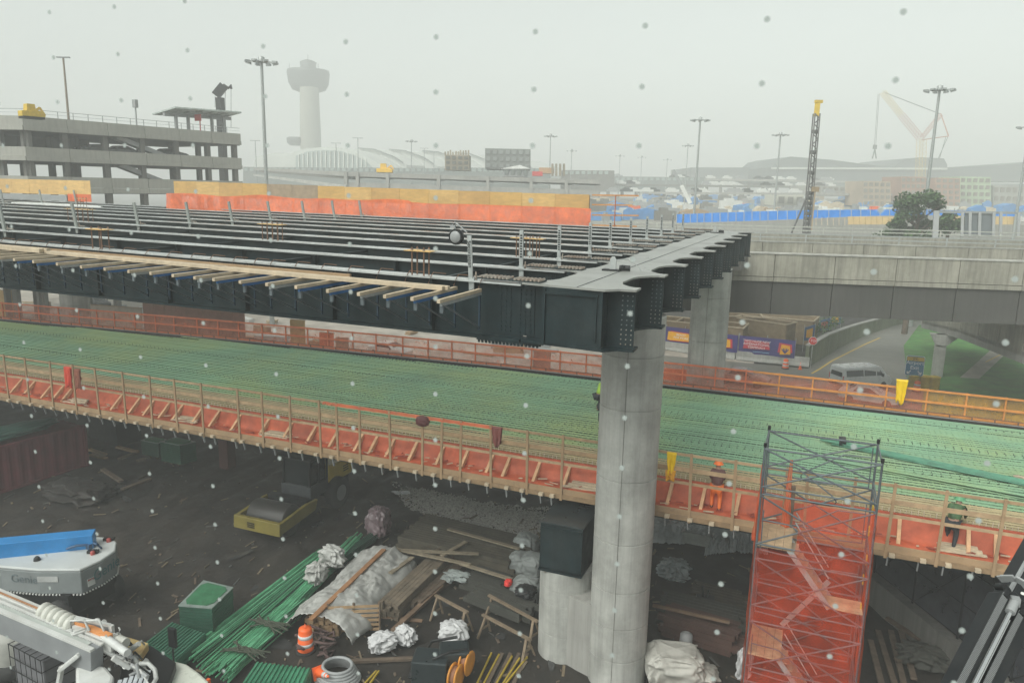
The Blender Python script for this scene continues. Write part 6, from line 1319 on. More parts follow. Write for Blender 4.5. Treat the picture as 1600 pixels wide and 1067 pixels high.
# ================================================================== screened fence and kerb wall below the deck
fc = thing('screen_fence', 'dark screened chain-link fence on a concrete kerb wall under the deck beside the scaffold', 'fence', P(1420, 940, 1.2))
FB = [P(1368, 896, 1.2), P(1480, 985, 1.2)]
e_ = (FB[1]-FB[0]); e_.z = 0; L_ = e_.length; e_.normalize(); FE = FB[0]-e_*2.5; nF = 6; pw = 2.4
SCR = netmat('fence_screen', (.05, .055, .065), solid=.86)
for k in range(nF):
    a, b = FE+e_*k*pw, FE+e_*(k+1)*pw
    mb = MB(); mb.grid(lambda u, v: tuple(lerp(a+e_*.05, b-e_*.05, u)+V(.02*noise.noise(V(u*5, v*4, k)), 0, .12+v*2.5)), 10, 8); mb.build('screen', SCR, fc)
    mb = MB(); mb.tube([a, a+V(0, 0, 2.75)], .045, 8); mb.build('post', BLACKM, fc)
    for z in (.1, 1.35, 2.68): mb = MB(); mb.tube([a+V(0, 0, z), b+V(0, 0, z)], .025, 6); mb.build('rail', BLACKM, fc)
    mb = MB(); mb.tube([a+V(0, -.06, .1), b+V(0, -.06, 2.6)], .02, 5); mb.build('brace', BLACKM, fc)
nn_ = V(-e_.y, e_.x, 0); c = FE+e_*nF*pw/2+nn_*(-.1)
mb = MB(); mb.box((c.x, c.y, .58), (nF*pw, .55, 1.24), math.atan2(e_.y, e_.x)); tag(mb.build('kerb_wall', CONC_D), 'stained concrete kerb wall below the dark screened fence', 'wall')
# second fence nearer the boom at right
fc2 = thing('screen_fence', 'dark screened fence panels behind the black boom at the lower right corner', 'fence', P(1560, 1000, .3))
A2, B2 = P(1490, 905, .5), P(1680, 1120, .5); e2 = (B2-A2); L2 = e2.length; e2.normalize()
for k in range(4):
    a, b = A2+e2*(L2*k/4), A2+e2*(L2*(k+1)/4)
    mb = MB(); mb.grid(lambda u, v: tuple(lerp(a+e2*.05, b-e2*.05, u)+V(0, 0, v*2.6)), 6, 5); mb.build('screen', netmat('fence_screen_pale', (.09, .10, .11), solid=.85), fc2)
    mb = MB(); mb.tube([a, a+V(0, 0, 2.7)], .05, 8); mb.build('post', BLACKM, fc2)
    for z in (.05, 1.3, 2.6): mb = MB(); mb.tube([a+V(0, 0, z), b+V(0, 0, z)], .03, 6); mb.build('rail', BLACKM, fc2)
    mb = MB(); mb.tube([a+V(0, 0, 2.6), b+V(0, 0, .1)], .03, 5); mb.build('brace', BLACKM, fc2)
# ================================================================== soft shapes
def lump(name, c, dims, seed, m, label, cat, group=None, amp=.25, n=44, rz=0, top=1.0, flat=.0, extra=None, parent=None, sq=.75):
    """a sack or tarp: closed folded skin with creases"""
    c = Vector(c); M = Matrix.Rotation(rz, 3, 'Z')
    def f(u, v):
        th = u*2*math.pi; ph = v*math.pi
        x, y, z = math.cos(th)*math.sin(ph), math.sin(th)*math.sin(ph), math.cos(ph)
        sx = math.copysign(abs(x)**sq, x); sy = math.copysign(abs(y)**sq, y); sz = math.copysign(abs(z)**.8, z)
        q_ = V(x*1.7, y*1.7, z*1.7+seed*3.1)
        rd = 1-abs(noise.noise(q_*1.5))*2.2*amp+amp*.9*noise.noise(q_*3.1)-amp*.9*abs(noise.noise(q_*5.5))-amp*.2*abs(noise.noise(q_*10))
        p = V(sx*dims[0]/2*rd, sy*dims[1]/2*rd, (sz*.5+.5)*dims[2]*max(.05, (1-amp*.5*abs(noise.noise(q_*2.3)))))
        if v < .999 and u > .9999: pass
        return tuple(c+M@p)
    mb = MB(); 
    nu, nv = n, n//2
    vs = []
    for j in range(nv+1):
        for i in range(nu): vs.append(f(i/nu, j/nv))
    fs = [(j*nu+i, j*nu+(i+1) % nu, (j+1)*nu+(i+1) % nu, (j+1)*nu+i) for j in range(nv) for i in range(nu)]
    mb.add(vs, fs, 0, True)
    o = mb.build(name, m, parent)
    s_ = o.modifiers.new('s', 'SUBSURF'); s_.levels = 1; s_.render_levels = 1
    if parent is None: tag(o, label, cat, group)
    return o
def plank(a, b, w, h, m, parent=None, name='board', label=None, cat='timber', group=None):
    mb = MB(); mb.bar(a, b, w, h); o = mb.build(name, m, parent, bevel=.004)
    if label: tag(o, label, cat, group)
    return o
# ================================================================== pit: container, forms, machines
A = P(137, 729, 0); B = P(-60, 790, 0)
cn_ = thing('shipping_container', 'dark red shipping container at the left edge under the ramp', 'container', A)
d1 = (B-A).normalized(); B = A+d1*9; n1 = V(d1.y, -d1.x, 0)
if n1.y < 0: n1 = -n1
MAR = mat('container_red', (.17, .035, .045), .6, .25, .8, .05, dirt=(.09, .04, .04), damt=.5, streak=.4)
mb = MB(); N_ = 60; vs = []
for i in range(N_+1):
    o_ = -.04 if (i//2) % 2 else 0; p = A+d1*9*i/N_+n1*(-o_)
    vs += [p+V(0, 0, .12), p+V(0, 0, 2.5)]
mb.add(vs, [(2*i, 2*i+2, 2*i+3, 2*i+1) for i in range(N_)]); mb.build('corrugated_side', MAR, cn_, fix=False)
mb = MB(); c = (A+B)/2+n1*1.3; mb.box((c.x, c.y, 1.31), (8.9, 2.35, 2.3), math.atan2(d1.y, d1.x)); mb.build('body', MAR, cn_)
mb = MB()
for z in (.08, 2.52): mb.bar(A+V(0, 0, z), B+V(0, 0, z), .14, .14)
mb.bar(A+V(0, 0, .05), A+V(0, 0, 2.56), .16, .16, up=(0, 1, 0)); mb.build('frame', MAR, cn_)
e1_ = A+n1*.15; vs = []
mb = MB()
for i in range(12): p = e1_+n1*2.2*i/12-d1*(.05 if i % 2 else .02); mb.bar(p+V(0, 0, .15), p+V(0, 0, 2.45), .1, .06, up=tuple(d1))
mb.build('end_ribs', MAR, cn_)
lump('tarp', c+V(0, 0, 2.62), (8.5, 2.4, .5), 4, mat('green_tarp', (.05, .11, .09), .5, .3, 1.5, .2), 'dull green tarp bundle on top of the red container', 'tarp', rz=math.atan2(d1.y, d1.x), n=40)
def wrap_stack(name, pts, h, label, ridges=0, m=GREENW, sh=None, n=14, cat='pallet stack', topm=None, z0=.1, group=None):
    """stack of thin sheets on a base: polygon pts on the ground"""
    t = thing(name, label, cat, sum(pts, V(0, 0, 0))/len(pts), group)
    ctr = sum(pts, V(0, 0, 0))/len(pts); lay = max(3, int(h/.11))
    for k in range(lay):
        mb = MB(); s_ = 1-random.uniform(0, .015)-.0*k; poly = [ctr+(p-ctr)*s_+V(random.uniform(-.012, .012), random.uniform(-.012, .012), z0+h*k/lay) for p in pts]; mb.prism(poly, (0, 0, h/lay*.86)); mb.build('sheet', m, t)
    a, b, c_2, d_ = pts; zt = z0+h
    if ridges:
        for k in range(ridges):
            u = (k+.5)/ridges; mb = MB(); mb.bar(lerp(a, b, u)+V(0, 0, zt+.0), lerp(d_, c_2, u)+V(0, 0, zt+.0), (b-a).length/ridges*.5, .07); mb.build('rib', topm or m, t, bevel=.01)
    else:
        mb = MB(); poly = [ctr+(p-ctr)*1.02+V(0, 0, zt-.02) for p in pts]; mb.prism(poly, (0, 0, .04)); mb.build('wrap_edge', mat('film_white', (.20, .24, .22), .4, .2, 4, .1), t)
        mb = MB(); poly = []
        for i in range(4):
            p0, p1, p2 = pts[i-1], pts[i], pts[(i+1) % 4]; q0 = ctr+(p1-ctr)*.86; poly += [q0.lerp(ctr+(p0-ctr)*.86, .15), q0.lerp(ctr+(p2-ctr)*.86, .15)]
        mb.prism([p+V(0, 0, zt+.021) for p in poly], (0, 0, .03)); mb.build('top_sheet', topm or mat('top_green', (.035, .15, .07), .5, .3, 4, .1), t)
    mb = MB(); c0 = lerp(a, b, .12); 
    for u in (.15, .5, .85): mb.bar(lerp(a, b, u)+V(0, 0, .05), lerp(d_, c_2, u)+V(0, 0, .05), .1, .09)
    mb.build('skids', TIMBER_D, t); return t
H1 = 1.25
f4 = lambda l, z: [V(*P(x, y, z).xy, 0) for x, y in l]
wrap_stack('deck_form_stack', f4(((279, 946), (331, 950), (364, 918), (318, 907)), H1+.1), H1, 'tall shrink-wrapped stack of green deck forms on the pit floor')
wrap_stack('corrugated_sheet_stack', f4(((228, 1003), (276, 1030), (322, 990), (268, 972)), .6), .5, 'stack of green corrugated sheets behind the white truck hood', ridges=12, m=mat('corr_green', (.035, .13, .08), .45, .3, 2, .05))
wrap_stack('corrugated_sheet_stack', f4(((372, 1075), (470, 1080), (486, 1044), (400, 1034)), .6), .5, 'bright green corrugated sheets at the bottom edge below the rebar bundles', ridges=13, m=mat('corr_green2', (.05, .22, .12), .45, .3, 2, .05))
wrap_stack('pallet_box', f4(((250, 690), (281, 696), (306, 690), (275, 683)), 1.3), 1.2, 'film-wrapped green pallet load under the ramp'); wrap_stack('pallet_box', f4(((220, 688), (247, 693), (262, 687), (237, 682)), 1.0), .9, 'darker green pallet load left of the wrapped one under the ramp', m=mat('dark_green', (.03, .07, .05), .6))
# long green rebar bundles
def bars(px0, px1, n, w, z, label, seed, m=None, r=.03, hgt=.3):
    rnd = random.Random(seed); a, b = P(*px0, z), P(*px1, z); dd = (b-a).normalized(); nn = V(-dd.y, dd.x, 0); t = thing('rebar_bundle', label, 'rebar bundle', (a+b)/2, 'green rebar bundles on the pit floor')
    for i in range(n):
        o_ = nn*rnd.uniform(-w/2, w/2)+V(0, 0, rnd.uniform(0, hgt)*(1)); mb = MB(); s0 = rnd.uniform(-.35, .35); mb.tube([a+o_+dd*s0, lerp(a, b, .5)+o_+nn*rnd.uniform(-.05, .05), b+o_+dd*rnd.uniform(-.5, .2)], r, 5); mb.build('bar', m or mat('rebar_green_%d' % (i % 3), [(.10, .34, .18), (.13, .40, .22), (.08, .28, .15)][i % 3], .5, .3, 2, 0), t)
    return t
bars((330, 1048), (530, 868), 34, .75, .15, 'middle green rebar bundle running toward the tarp-covered lumber', 1); bars((300, 1030), (505, 870), 26, .55, .12, 'leftmost green rebar bundle nearest the wrapped stack', 2); bars((365, 1045), (480, 945), 22, .5, .12, 'shorter green rebar bundle beside the orange drum', 3); bars((352, 1058), (560, 842), 30, .55, .12, 'longest green rebar bundle in front of the tarp', 4); bars((420, 960), (590, 838), 18, .4, .1, 'farther dull green rebar bundle behind the tarp', 5, mat('rebar_dull', (.04, .10, .07), .6))
for i, (px, py) in enumerate(((420, 978), (386, 1020))):
    c = P(px, py, .5); mb = MB(); rnd = random.Random(i)
    for k in range(9): mb.tube([c+V(rnd.uniform(-.9, -.3), rnd.uniform(-.4, .4), rnd.uniform(-.05, .1)), c+V(rnd.uniform(-.2, .2), rnd.uniform(-.2, .2), .12), c+V(rnd.uniform(.3, .9), rnd.uniform(-.4, .4), rnd.uniform(-.05, .1))], .035, 5)
    tag(mb.build('tie_straps', mat('dark_strap', (.05, .06, .04), .9)), ['dark tie straps lying across the green rebar bundles', 'dark tie straps near the lower end of the green rebar'][i], 'straps')
# lumber stack under white tarp
def lumber(px0, px1, nw, nh, s_, label, seed, m=TIMBER_D, zb=.1, group='lumber stacks in the pit', endm=None):
    rnd = random.Random(seed); a, b = P(*px0, zb), P(*px1, zb); dd = (b-a).normalized(); nn = V(-dd.y, dd.x, 0); t = thing('lumber_stack', label, 'lumber', (a+b)/2, group)
    for i in range(nw):
        for j in range(nh):
            o_ = nn*((i-nw/2)*s_*1.04)+V(0, 0, j*s_*.98); mb = MB(); mb.bar(a+o_+dd*rnd.uniform(-.15, .15), b+o_+dd*rnd.uniform(-.3, .3)+nn*rnd.uniform(-.02, .02), s_*.96, s_*.92); mb.build('board', m, t)
    for u in (.1, .5, .9): mb = MB(); c = lerp(a, b, u); mb.bar(c-nn*(nw*s_*.6), c+nn*(nw*s_*.6), .1, .09); mb.build('bearer', TIMBER_D, t)
    return t, a, b, dd, nn
lumber((500, 985), (600, 878), 7, 4, .19, 'lumber stack under the white tarp by the orange drum', 11, TIMBER_W)
TARP = mat('white_tarp', (.38, .38, .36), .45, .14, 2, .35, dirt=(.25, .24, .22), dscale=.9, damt=.45)
a, b = P(497, 965, .95), P(606, 862, .9); dd = (b-a).normalized(); nn = V(-dd.y, dd.x, 0)
def tf(u, v):
    L_ = (b-a).length; s_ = (u-.5)*2; wdt = 1.45+.3*noise.noise(V(v*3, 1, 0)); arch = 1-abs(s_)**2.6
    z = .15+.85*max(0, arch)**.8+.16*noise.noise(V(s_*3, v*7, 2))+.12*abs(noise.noise(V(s_*7, v*14, 4)))+.05*abs(noise.noise(V(s_*18, v*36, 4)))
    p = a+dd*(L_*v*1.03-.1)-nn*(s_*wdt*(1+.12*noise.noise(V(v*5, s_, 7))))
    return (p.x, p.y, z+.08)
mb = MB(); mb.grid(tf, 50, 100, 0, True); o = mb.build('white_tarp', TARP, fix=False); tag(o, 'crumpled white tarp draped over the lumber stack beside the green rebar', 'tarp'); so = o.modifiers.new('so', 'SOLIDIFY'); so.thickness = .02
lump('tarp_fold', P(520, 885, .5), (1.6, 1.0, 1.0), 3, TARP, 'bunched fold of white tarp on the far side of the covered lumber', 'tarp', amp=.45); lump('tarp_fold', P(495, 910, .3), (1.1, 1.3, .9), 8, TARP, 'bunched fold of tarp against the green rebar', 'tarp', amp=.45)
plank(P(485, 968, 1.15), P(600, 858, 1.2), .2, .06, mat('red_board', (.30, .15, .07), .8, .3, 3, .1), None, 'loose_board', 'long brown board lying on top of the white tarp')
lump('clear_bag', P(592, 838, 0), (1.5, 1.3, 1.6), 6, mat('pinkish_bag', (.18, .13, .14), .35, .3, 2, .3), 'translucent pinkish plastic bag behind the tarp-covered lumber', 'bag', amp=.35)
# timber piles
lumber((605, 962), (690, 880), 5, 4, .17, 'dark squared timbers end-on in front of the white sacks', 21, mat('square_timber', (.15, .12, .085), .9, .4, 2, .2)); lumber((640, 948), (720, 880), 4, 2, .17, 'lower dark timber stack right of the end-on one', 22)
lumber((640, 845), (815, 885), 9, 4, .2, 'wide pile of old boards beyond the timbers', 23, mat('old_boards', (.085, .075, .055), .9, .4, 1.5, .2)); lumber((660, 815), (810, 850), 5, 2, .2, 'rear pile of old boards near the gravel', 24, mat('old_boards', (.085, .075, .055)))
for i, (a_, b_, lab) in enumerate((((612, 856), (735, 882), 'brown board lying across the old board pile, left'), ((600, 858), (748, 865), 'straight pale board lying across the old board pile'), ((690, 868), (728, 846), 'short board propped on the old board pile'), ((700, 826), (812, 857), 'long pale board along the back of the old board pile'), ((645, 870), (610, 895), 'short board leaning off the timbers'), ((720, 880), (800, 905), 'board leading toward the bulk bags'))):
    plank(P(*a_, .9), P(*b_, .95), .2, .06, mat('pale_old_board', (.24, .20, .14), .85, .3, 3, .1), None, 'loose_board', lab, 'board', 'loose boards on the lumber piles')
plank(P(614, 985, .2), P(690, 915, .25), .2, .12, mat('brown_beam', (.17, .11, .07), .9, .3, 2, .1), None, 'long_beam', 'brown beam ending between the two white sacks', 'beam')
plank(P(542, 1033, .05), P(655, 1028, .05), .16, .1, TIMBER_D, None, 'loose_board', 'flat dark board on the dirt below the white sacks', 'board'); plank(P(590, 962, .06), P(660, 970, .06), .2, .05, mat('brown_beam', (.17, .11, .07)), None, 'loose_board', 'thin board on the dirt left of the sawhorse', 'board')
# white sacks
SACK = mat('sack_white', (.50, .50, .50), .6, .08, 3, .2)
lump('white_sack', P(598, 1015, 0), (1.35, 1.0, .7), 12, SACK, 'left white sack lying on the dirt by the board', 'sack', 'white sacks', amp=.38, rz=.9); lump('white_sack', P(634, 1005, 0), (1.2, .8, .75), 13, SACK, 'right white sack leaning on the brown beam', 'sack', 'white sacks', amp=.4, rz=-.4); lump('white_sack', P(708, 1008, 0), (1.35, 1.2, 1.0), 14, SACK, 'upright open white sack behind the black machine', 'sack', 'white sacks', amp=.34, rz=.2)
# bulk bags by the pier
BAG = mat('bulk_bag', (.26, .28, .27), .6, .2, 2, .25)
for i, (px, py, w, h, lab) in enumerate(((822, 868, 1.3, 1.1, 'grey bulk bag at the back beside the black box beam'), (812, 895, 1.2, 1.0, 'grey bulk bag left of the pier'), (832, 900, 1.2, 1.1, 'grey bulk bag tucked against the pier'), (822, 945, 1.5, 1.2, 'open grey bulk bag filled with dark rubble by the pier'))):
    lump('bulk_bag', P(px, py, 0), (w, w, h), 30+i, BAG, lab, 'bulk bag', 'bulk bags beside the pier', amp=.22, sq=.6)
lump('rubble', P(822, 930, .85), (1.0, 1.0, .4), 40, BLACKM, 'dark rubble filling the open bulk bag', 'rubble')
lump('red_glove', P(794, 915, 1.0), (.35, .5, .3), 41, mat('glove_red', (.7, .05, .04), .6), 'bright red cloth on the timber frames by the bulk bags', 'cloth', amp=.4)
lump('sheet', P(718, 905, .3), (1.8, .8, .35), 42, mat('pale_sheet', (.28, .31, .30), .5), 'crumpled pale plastic sheet on the timber right of the end-on stack', 'plastic sheet', amp=.5); lump('sheet', P(700, 908, .2), (.8, .6, .25), 43, mat('pale_sheet', (.28, .31, .30)), 'small plastic scrap beside the pale sheet', 'plastic sheet', amp=.5)
# sawhorses and frames
def sawhorse(px, py, rz, label, w=1.8, h=.95):
    c = P(px, py, 0); M = Matrix.Rotation(rz, 3, 'Z'); t = thing('sawhorse', label, 'sawhorse', c, 'timber sawhorses'); tm_ = mat('saw_wood', (.20, .15, .10), .85, .3, 3, .1)
    T = lambda x, y, z: c+M@V(x, y, z)
    mb = MB(); mb.bar(T(-w/2, 0, h), T(w/2, 0, h), .12, .07); mb.build('top_beam', tm_, t)
    for s_ in (-1, 1):
        for s2 in (-1, 1): mb = MB(); mb.bar(T(s_*w*.42, s2*.03, h), T(s_*w*.46, s2*.35, 0), .09, .05); mb.build('leg', tm_, t)
        mb = MB(); mb.bar(T(s_*w*.44, -.25, .35), T(s_*w*.44, .25, .35), .04, .08); mb.build('cross_tie', tm_, t)
sawhorse(705, 978, R(-20), 'timber sawhorse behind the upright white sack'); sawhorse(800, 985, R(-22), 'timber sawhorse at the left of the pier', 2.6); sawhorse(790, 1010, R(-20), 'second timber sawhorse in front of the one at the pier', 2.4, .8)
lumber((745, 925), (835, 960), 6, 2, .2, 'dark timber frames stacked left of the pier', 31, mat('dark_frames', (.05, .05, .042), .9), .5); lumber((735, 905), (800, 925), 6, 3, .2, 'dark timber packs behind the frames', 32, mat('dark_frames', (.05, .05, .042)))
# wood crate by the drum
c = P(545, 1000, 0); t = thing('pallet_crate', 'upright timber pallet crate beside the orange drum', 'crate', c)
for k in range(6): mb = MB(); mb.bar(c+V(-.9, .0, .15+k*.19), c+V(.75, .9, .15+k*.19), .03, .10); mb.build('slat', TIMBER_W, t)
for u in (0, .5, 1): mb = MB(); q_ = lerp(c+V(-.9, .03, 0), c+V(.75, .93, 0), u); mb.bar(q_, q_+V(0, 0, 1.25), .09, .05, up=(0, 1, 0)); mb.build('upright', TIMBER_D, t)
mb = MB(); rnd = random.Random(3); c = P(500, 1015, .1)
for k in range(16): p = c+V(rnd.uniform(-.7, .7), rnd.uniform(-.5, .6), rnd.uniform(0, .4)); mb.tube([p, p+V(rnd.uniform(-.5, .5), rnd.uniform(-.4, .4), rnd.uniform(-.1, .3)), p+V(rnd.uniform(-.8, .8), rnd.uniform(-.4, .4), rnd.uniform(-.1, .2))], .05, 6)
tag(mb.build('scrap_heap', mat('rust_dark', (.09, .055, .05), .85, .4, 4, .2)), 'heap of rusty straps and scrap beside the orange drum', 'scrap')
# hose coil with cone
c = P(528, 1062, .0); t = thing('hose_coil', 'coil of thick grey hose at the bottom edge with a cone resting on it', 'hose', c)
for k in range(6): mb = MB(); r_ = .75-.05*k; mb.tube([c+V(r_*math.cos(a_), r_*math.sin(a_)*.9, .1+.09*k) for a_ in [i*math.pi/12 for i in range(25)]], .06, 8); mb.build('hose_loop', GREYP, t)
cone = dup(k0, loc=P(498, 1050, .35), label='orange and white cone lying on the hose coil'); cone.rotation_euler = (R(70), 0, R(60)); cone.scale = (1.2,)*3
# black machine with orange reels at the bottom
c = P(690, 1068, 0); t = thing('hydraulic_power_unit', 'black machine with two orange hose reels at the bottom edge', 'machine', c)
BK = mat('machine_black', (.02, .028, .03), .35, .3, 3, .1)
mb = MB(); mb.box(c+V(-.35, -.1, .55), (1.2, .9, 1.0), .3); mb.build('housing', BK, t, bevel=.05); mb = MB(); mb.box(c+V(.25, .45, .85), (1.0, .8, .7), .5); mb.build('engine_cover', BK, t, bevel=.06); mb = MB(); mb.tube([c+V(-.9, .2, .3), c+V(-.6, .4, 1.2), c+V(.2, .8, 1.35)], .05, 6); mb.tube([c+V(-.2, -.3, 1.05), c+V(.3, .0, 1.3), c+V(.7, .5, 1.2)], .045, 6); mb.tube([c+V(-1.0, -.4, .2), c+V(-1.1, .1, .5), c+V(-.8, .3, .9)], .07, 6); mb.build('pipes', BLACKM, t)
for k, o_ in enumerate((V(.72, .42, .75), V(.62, -.18, .6))):
    for y_ in (-.12, .12): mb = MB(); mb.lathe(c+o_+V(y_, 0, 0), [(.22, -.02), (.40, -.03), (.42, 0), (.40, .03), (.22, .02)], 20, axis='X'); mb.build('reel_flange', mat('reel_orange', (.60, .25, .03), .5, .2, 3, .03), t)
    mb = MB(); mb.lathe(c+o_, [(.2, -.1), (.32, -.1), (.32, .1), (.2, .1)], 16, axis='X'); mb.build('hose_drum', mat('hose_brown', (.22, .10, .05), .7), t)
# yellow bars
for i, (a_, b_) in enumerate((((742, 1075), (768, 1020)), ((752, 1075), (780, 1022)), ((770, 1078), (800, 1025)), ((778, 1080), (812, 1028)), ((790, 1068), (824, 1026)), ((568, 1070), (588, 1048)), ((575, 1072), (592, 1048)))):
    plank(P(*a_, .06), P(*b_, .06), .06, .08, mat('yellow_bar', (.38, .27, .03), .55, .2, 3, 0), None, 'yellow_bar', ('thin yellow steel bar at the bottom edge by the hose coil, '+('left one' if i == 5 else 'right one')) if i > 4 else ORD[i]+' yellow steel bar from the left, on the dirt left of the pier', 'steel bar', 'yellow steel bars')
for i in range(4): plank(P(755+i*14, 1080, .04), P(785+i*13, 1020, .04), .14, .05, TIMBER_D, None, 'loose_board', ORD[i]+' dark board from the left between the yellow bars', 'board', 'dark boards between the yellow bars')
# right of the column: tarps, boxes
GT = mat('silver_tarp', (.36, .38, .38), .32, .15, 1.5, .4, dirt=(.16, .16, .15), damt=.4)
def sheet_tarp(pts0, pts1, h, label, seed, m=GT, z=.05):
    a0, a1, b0, b1 = [P(x, y, z) for x, y in pts0+pts1]
    def f(u, v):
        p = (a0.lerp(a1, u)).lerp(b0.lerp(b1, u), v); e = math.sin(math.pi*v)**.7
        return (p.x+.08*noise.noise(V(u*9, v*5, seed)), p.y+.12*noise.noise(V(u*7, v*6, seed+2)), z+h*e*(.7+.5*noise.noise(V(u*3, seed, 0)))+.16*abs(noise.noise(V(u*12, v*5, seed)))+.08*noise.noise(V(u*25, v*11, seed)))
    mb = MB(); mb.grid(f, 80, 22, 0, False); o = mb.build('tarp', m, fix=False); tag(o, label, 'tarp', 'silver tarps right of the column'); so = o.modifiers.new('so', 'SOLIDIFY'); so.thickness = .02
sheet_tarp([(1010, 848), (1150, 852)], [(1005, 815), (1155, 822)], .75, 'long crumpled silver tarp lying under the edge of the deck', 1)
sheet_tarp([(1100, 868), (1145, 862)], [(1110, 838), (1150, 838)], .5, 'bunched silver tarp with blue shadows left of the scaffold', 5)
sheet_tarp([(1138, 862), (1200, 866)], [(1140, 826), (1200, 832)], .7, 'silver tarp running behind the scaffold', 7)
plank(P(1066, 838, .9), P(1108, 846, .9), .08, .55, mat('grey_board', (.24, .25, .23), .8), None, 'grey_board', 'grey board standing behind the silver tarp', 'board')
DK = mat('dark_frames', (.05, .05, .042))
lumber((1035, 952), (1165, 985), 7, 3, .22, 'dark timber panels stacked right of the tall column', 41, DK, .3); lumber((1040, 975), (1160, 1012), 5, 4, .22, 'reddish dark timbers in front of the dark panels', 42, mat('red_dark_timber', (.085, .045, .035), .9, .4, 1.5, .2), .1)
lumber((1085, 925), (1165, 945), 5, 2, .22, 'dark boards behind the stacked panels right of the column', 43, mat('brown_dark', (.07, .058, .042), .9, .4, 1.5, .2), .1)
plank(P(1020, 945, 1.15), P(1140, 972, 1.1), .1, .1, mat('brown_beam', (.17, .11, .07)), None, 'long_beam', 'brown rail on top of the dark panels right of the column', 'beam')
c = P(1102, 938, .5); mb = MB(); mb.box(c+V(0, 0, .1), (.7, .4, .12), .2); mb.bar(c+V(-.1, 0, .15), c+V(-.15, 0, .6), .1, .06, up=(0, 1, 0)); mb.bar(c+V(.05, 0, .15), c+V(.1, 0, .5), .06, .06, up=(0, 1, 0)); tag(mb.build('clamp_stand', BLACKM), 'small black clamp stand on the dark boards right of the column', 'tool')
lump('clear_sheet', P(1052, 905, .1), (2.0, 1.2, 1.0), 51, mat('clear_film', (.22, .25, .25), .25, .3, 2, .3), 'crumpled clear plastic over timber right of the column', 'plastic sheet', amp=.5); 
PALET = mat('dirty_white_tarp', (.42, .41, .37), .55, .15, 1.5, .3, dirt=(.13, .12, .10), dscale=.9, damt=.9)
lump('dirty_tarp', P(1052, 1072, 0), (2.1, 1.6, 1.45), 52, PALET, 'dirty white tarp over a tall load right of the column base', 'tarp', amp=.16, sq=.35, n=60, rz=.3); lump('dirty_tarp', P(1092, 1075, 0), (1.7, 1.5, .9), 53, PALET, 'lower dirty white tarp heap beside the tall one', 'tarp', amp=.35)
mb = MB(); mb.lathe(P(1071, 1012, .3), [(.22, 0), (.24, .1), (.22, .55), (.1, .62)], 18); tag(mb.build('grey_canister', GREYP), 'small grey canister behind the dirty white tarp', 'canister')
lump('white_sack', P(1160, 1062, 0), (.7, .8, 1.3), 54, SACK, 'white sack at the foot of the scaffold', 'sack', 'white sacks', amp=.4)
for i, (a_, b_) in enumerate((((1400, 1075), (1372, 985)), ((1412, 1068), (1392, 985)), ((1428, 1060), (1408, 985)), ((1378, 1070), (1360, 1000)), ((1400, 1030), (1470, 1010)), ((1385, 965), (1440, 1000)))): plank(P(*a_, .1+.05*i), P(*b_, .1+.05*i), .2, .09, TIMBER_D, None, 'loose_board', ORD[i]+' dark board from the left lying in the corner behind the boom', 'board', 'dark boards behind the boom')
lump('rubble', P(1440, 1040, 0), (2.4, 1.6, .8), 60, DK, 'dark rubble heap behind the black boom', 'rubble', amp=.5)
for i, (px0, py0, px1, py1) in enumerate(((140, 702, 165, 710), (142, 710, 166, 716), (183, 698, 215, 706), (186, 717, 210, 708), (120, 770, 142, 748), (160, 733, 190, 752), (214, 720, 228, 716), (190, 765, 235, 748))): plank(P(px0, py0, .1), P(px1, py1, .1), .25, .12, TIMBER_W if i < 3 else TIMBER_D, None, 'loose_board', ORD[i]+' loose board on the dirt under the ramp at the left, counted rightward', 'board', 'loose boards under the ramp at the left')
c = P(180, 685, 0); mb = MB(); mb.box(c+V(0, 0, .75), (3.4, 1.6, 1.5), -.2); mb.box(c+V(0, 0, 1.55), (3.6, 1.7, .12), -.2); tag(mb.build('dark_bin', BLACKM), 'dark steel bin half hidden beneath the ramp', 'bin')
c = P(356, 730, 0); mb = MB(); mb.bar(c, c+V(0, 0, 2.0), .65, .65, up=(0, 1, 0)); mb.box(c+V(0, 0, 2.05), (1.1, .9, .15)); tag(mb.build('steel_stub', mat('maroon', (.08, .03, .025), .7)), 'short dark red steel post with cap under the ramp', 'post')
lump('dirt_heap', P(125, 778, -.1), (5, 3, .9), 61, DIRT, 'low dark dirt heap in front of the red container', 'dirt heap', amp=.35, n=40)
# gravel
GV = mat('gravel', (.30, .29, .26), .7, .6, 8, .2, wet=.2)
rnd = random.Random(77); mb = MB(); quad = [P(610, 752, 0), P(900, 800, 0), P(860, 860, 0), P(640, 800, 0)]
for i in range(17000):
    u, v = rnd.random(), rnd.random(); p = quad[0].lerp(quad[1], u).lerp(quad[3].lerp(quad[2], u), v)
    ed = min(u, 1-u, v, 1-v)*5
    if ed+noise.noise(V(p.x*.6, p.y*.6, 4))*.9+noise.noise(V(p.x*2.3, p.y*2.3, 7))*.5 < rnd.random()*1.3: continue
    s_ = rnd.uniform(.03, .085); z = gh(p.x, p.y)-.02; mb.add([p+V(-s_, -s_*.5, z), p+V(s_, -s_*.6, z), p+V(0, s_, z), p+V(rnd.uniform(-.3, .3)*s_, 0, z+s_*rnd.uniform(.6, 1.1))], [(0, 1, 3), (1, 2, 3), (2, 0, 3)])
stuff(mb.build('gravel', GV, fix=False), 'grey gravel spread on the pit floor left of the pier', 'gravel')
mb = MB(); 
for i in range(7):
    c = P(625+rnd.uniform(-10, 12), 771+rnd.uniform(-1, 3), .02); mb.add([c+V(math.cos(a_)*rnd.uniform(.1, .35), math.sin(a_)*rnd.uniform(.1, .25), .08+.001*i) for a_ in [k*.785 for k in range(8)]], [tuple(range(8))])
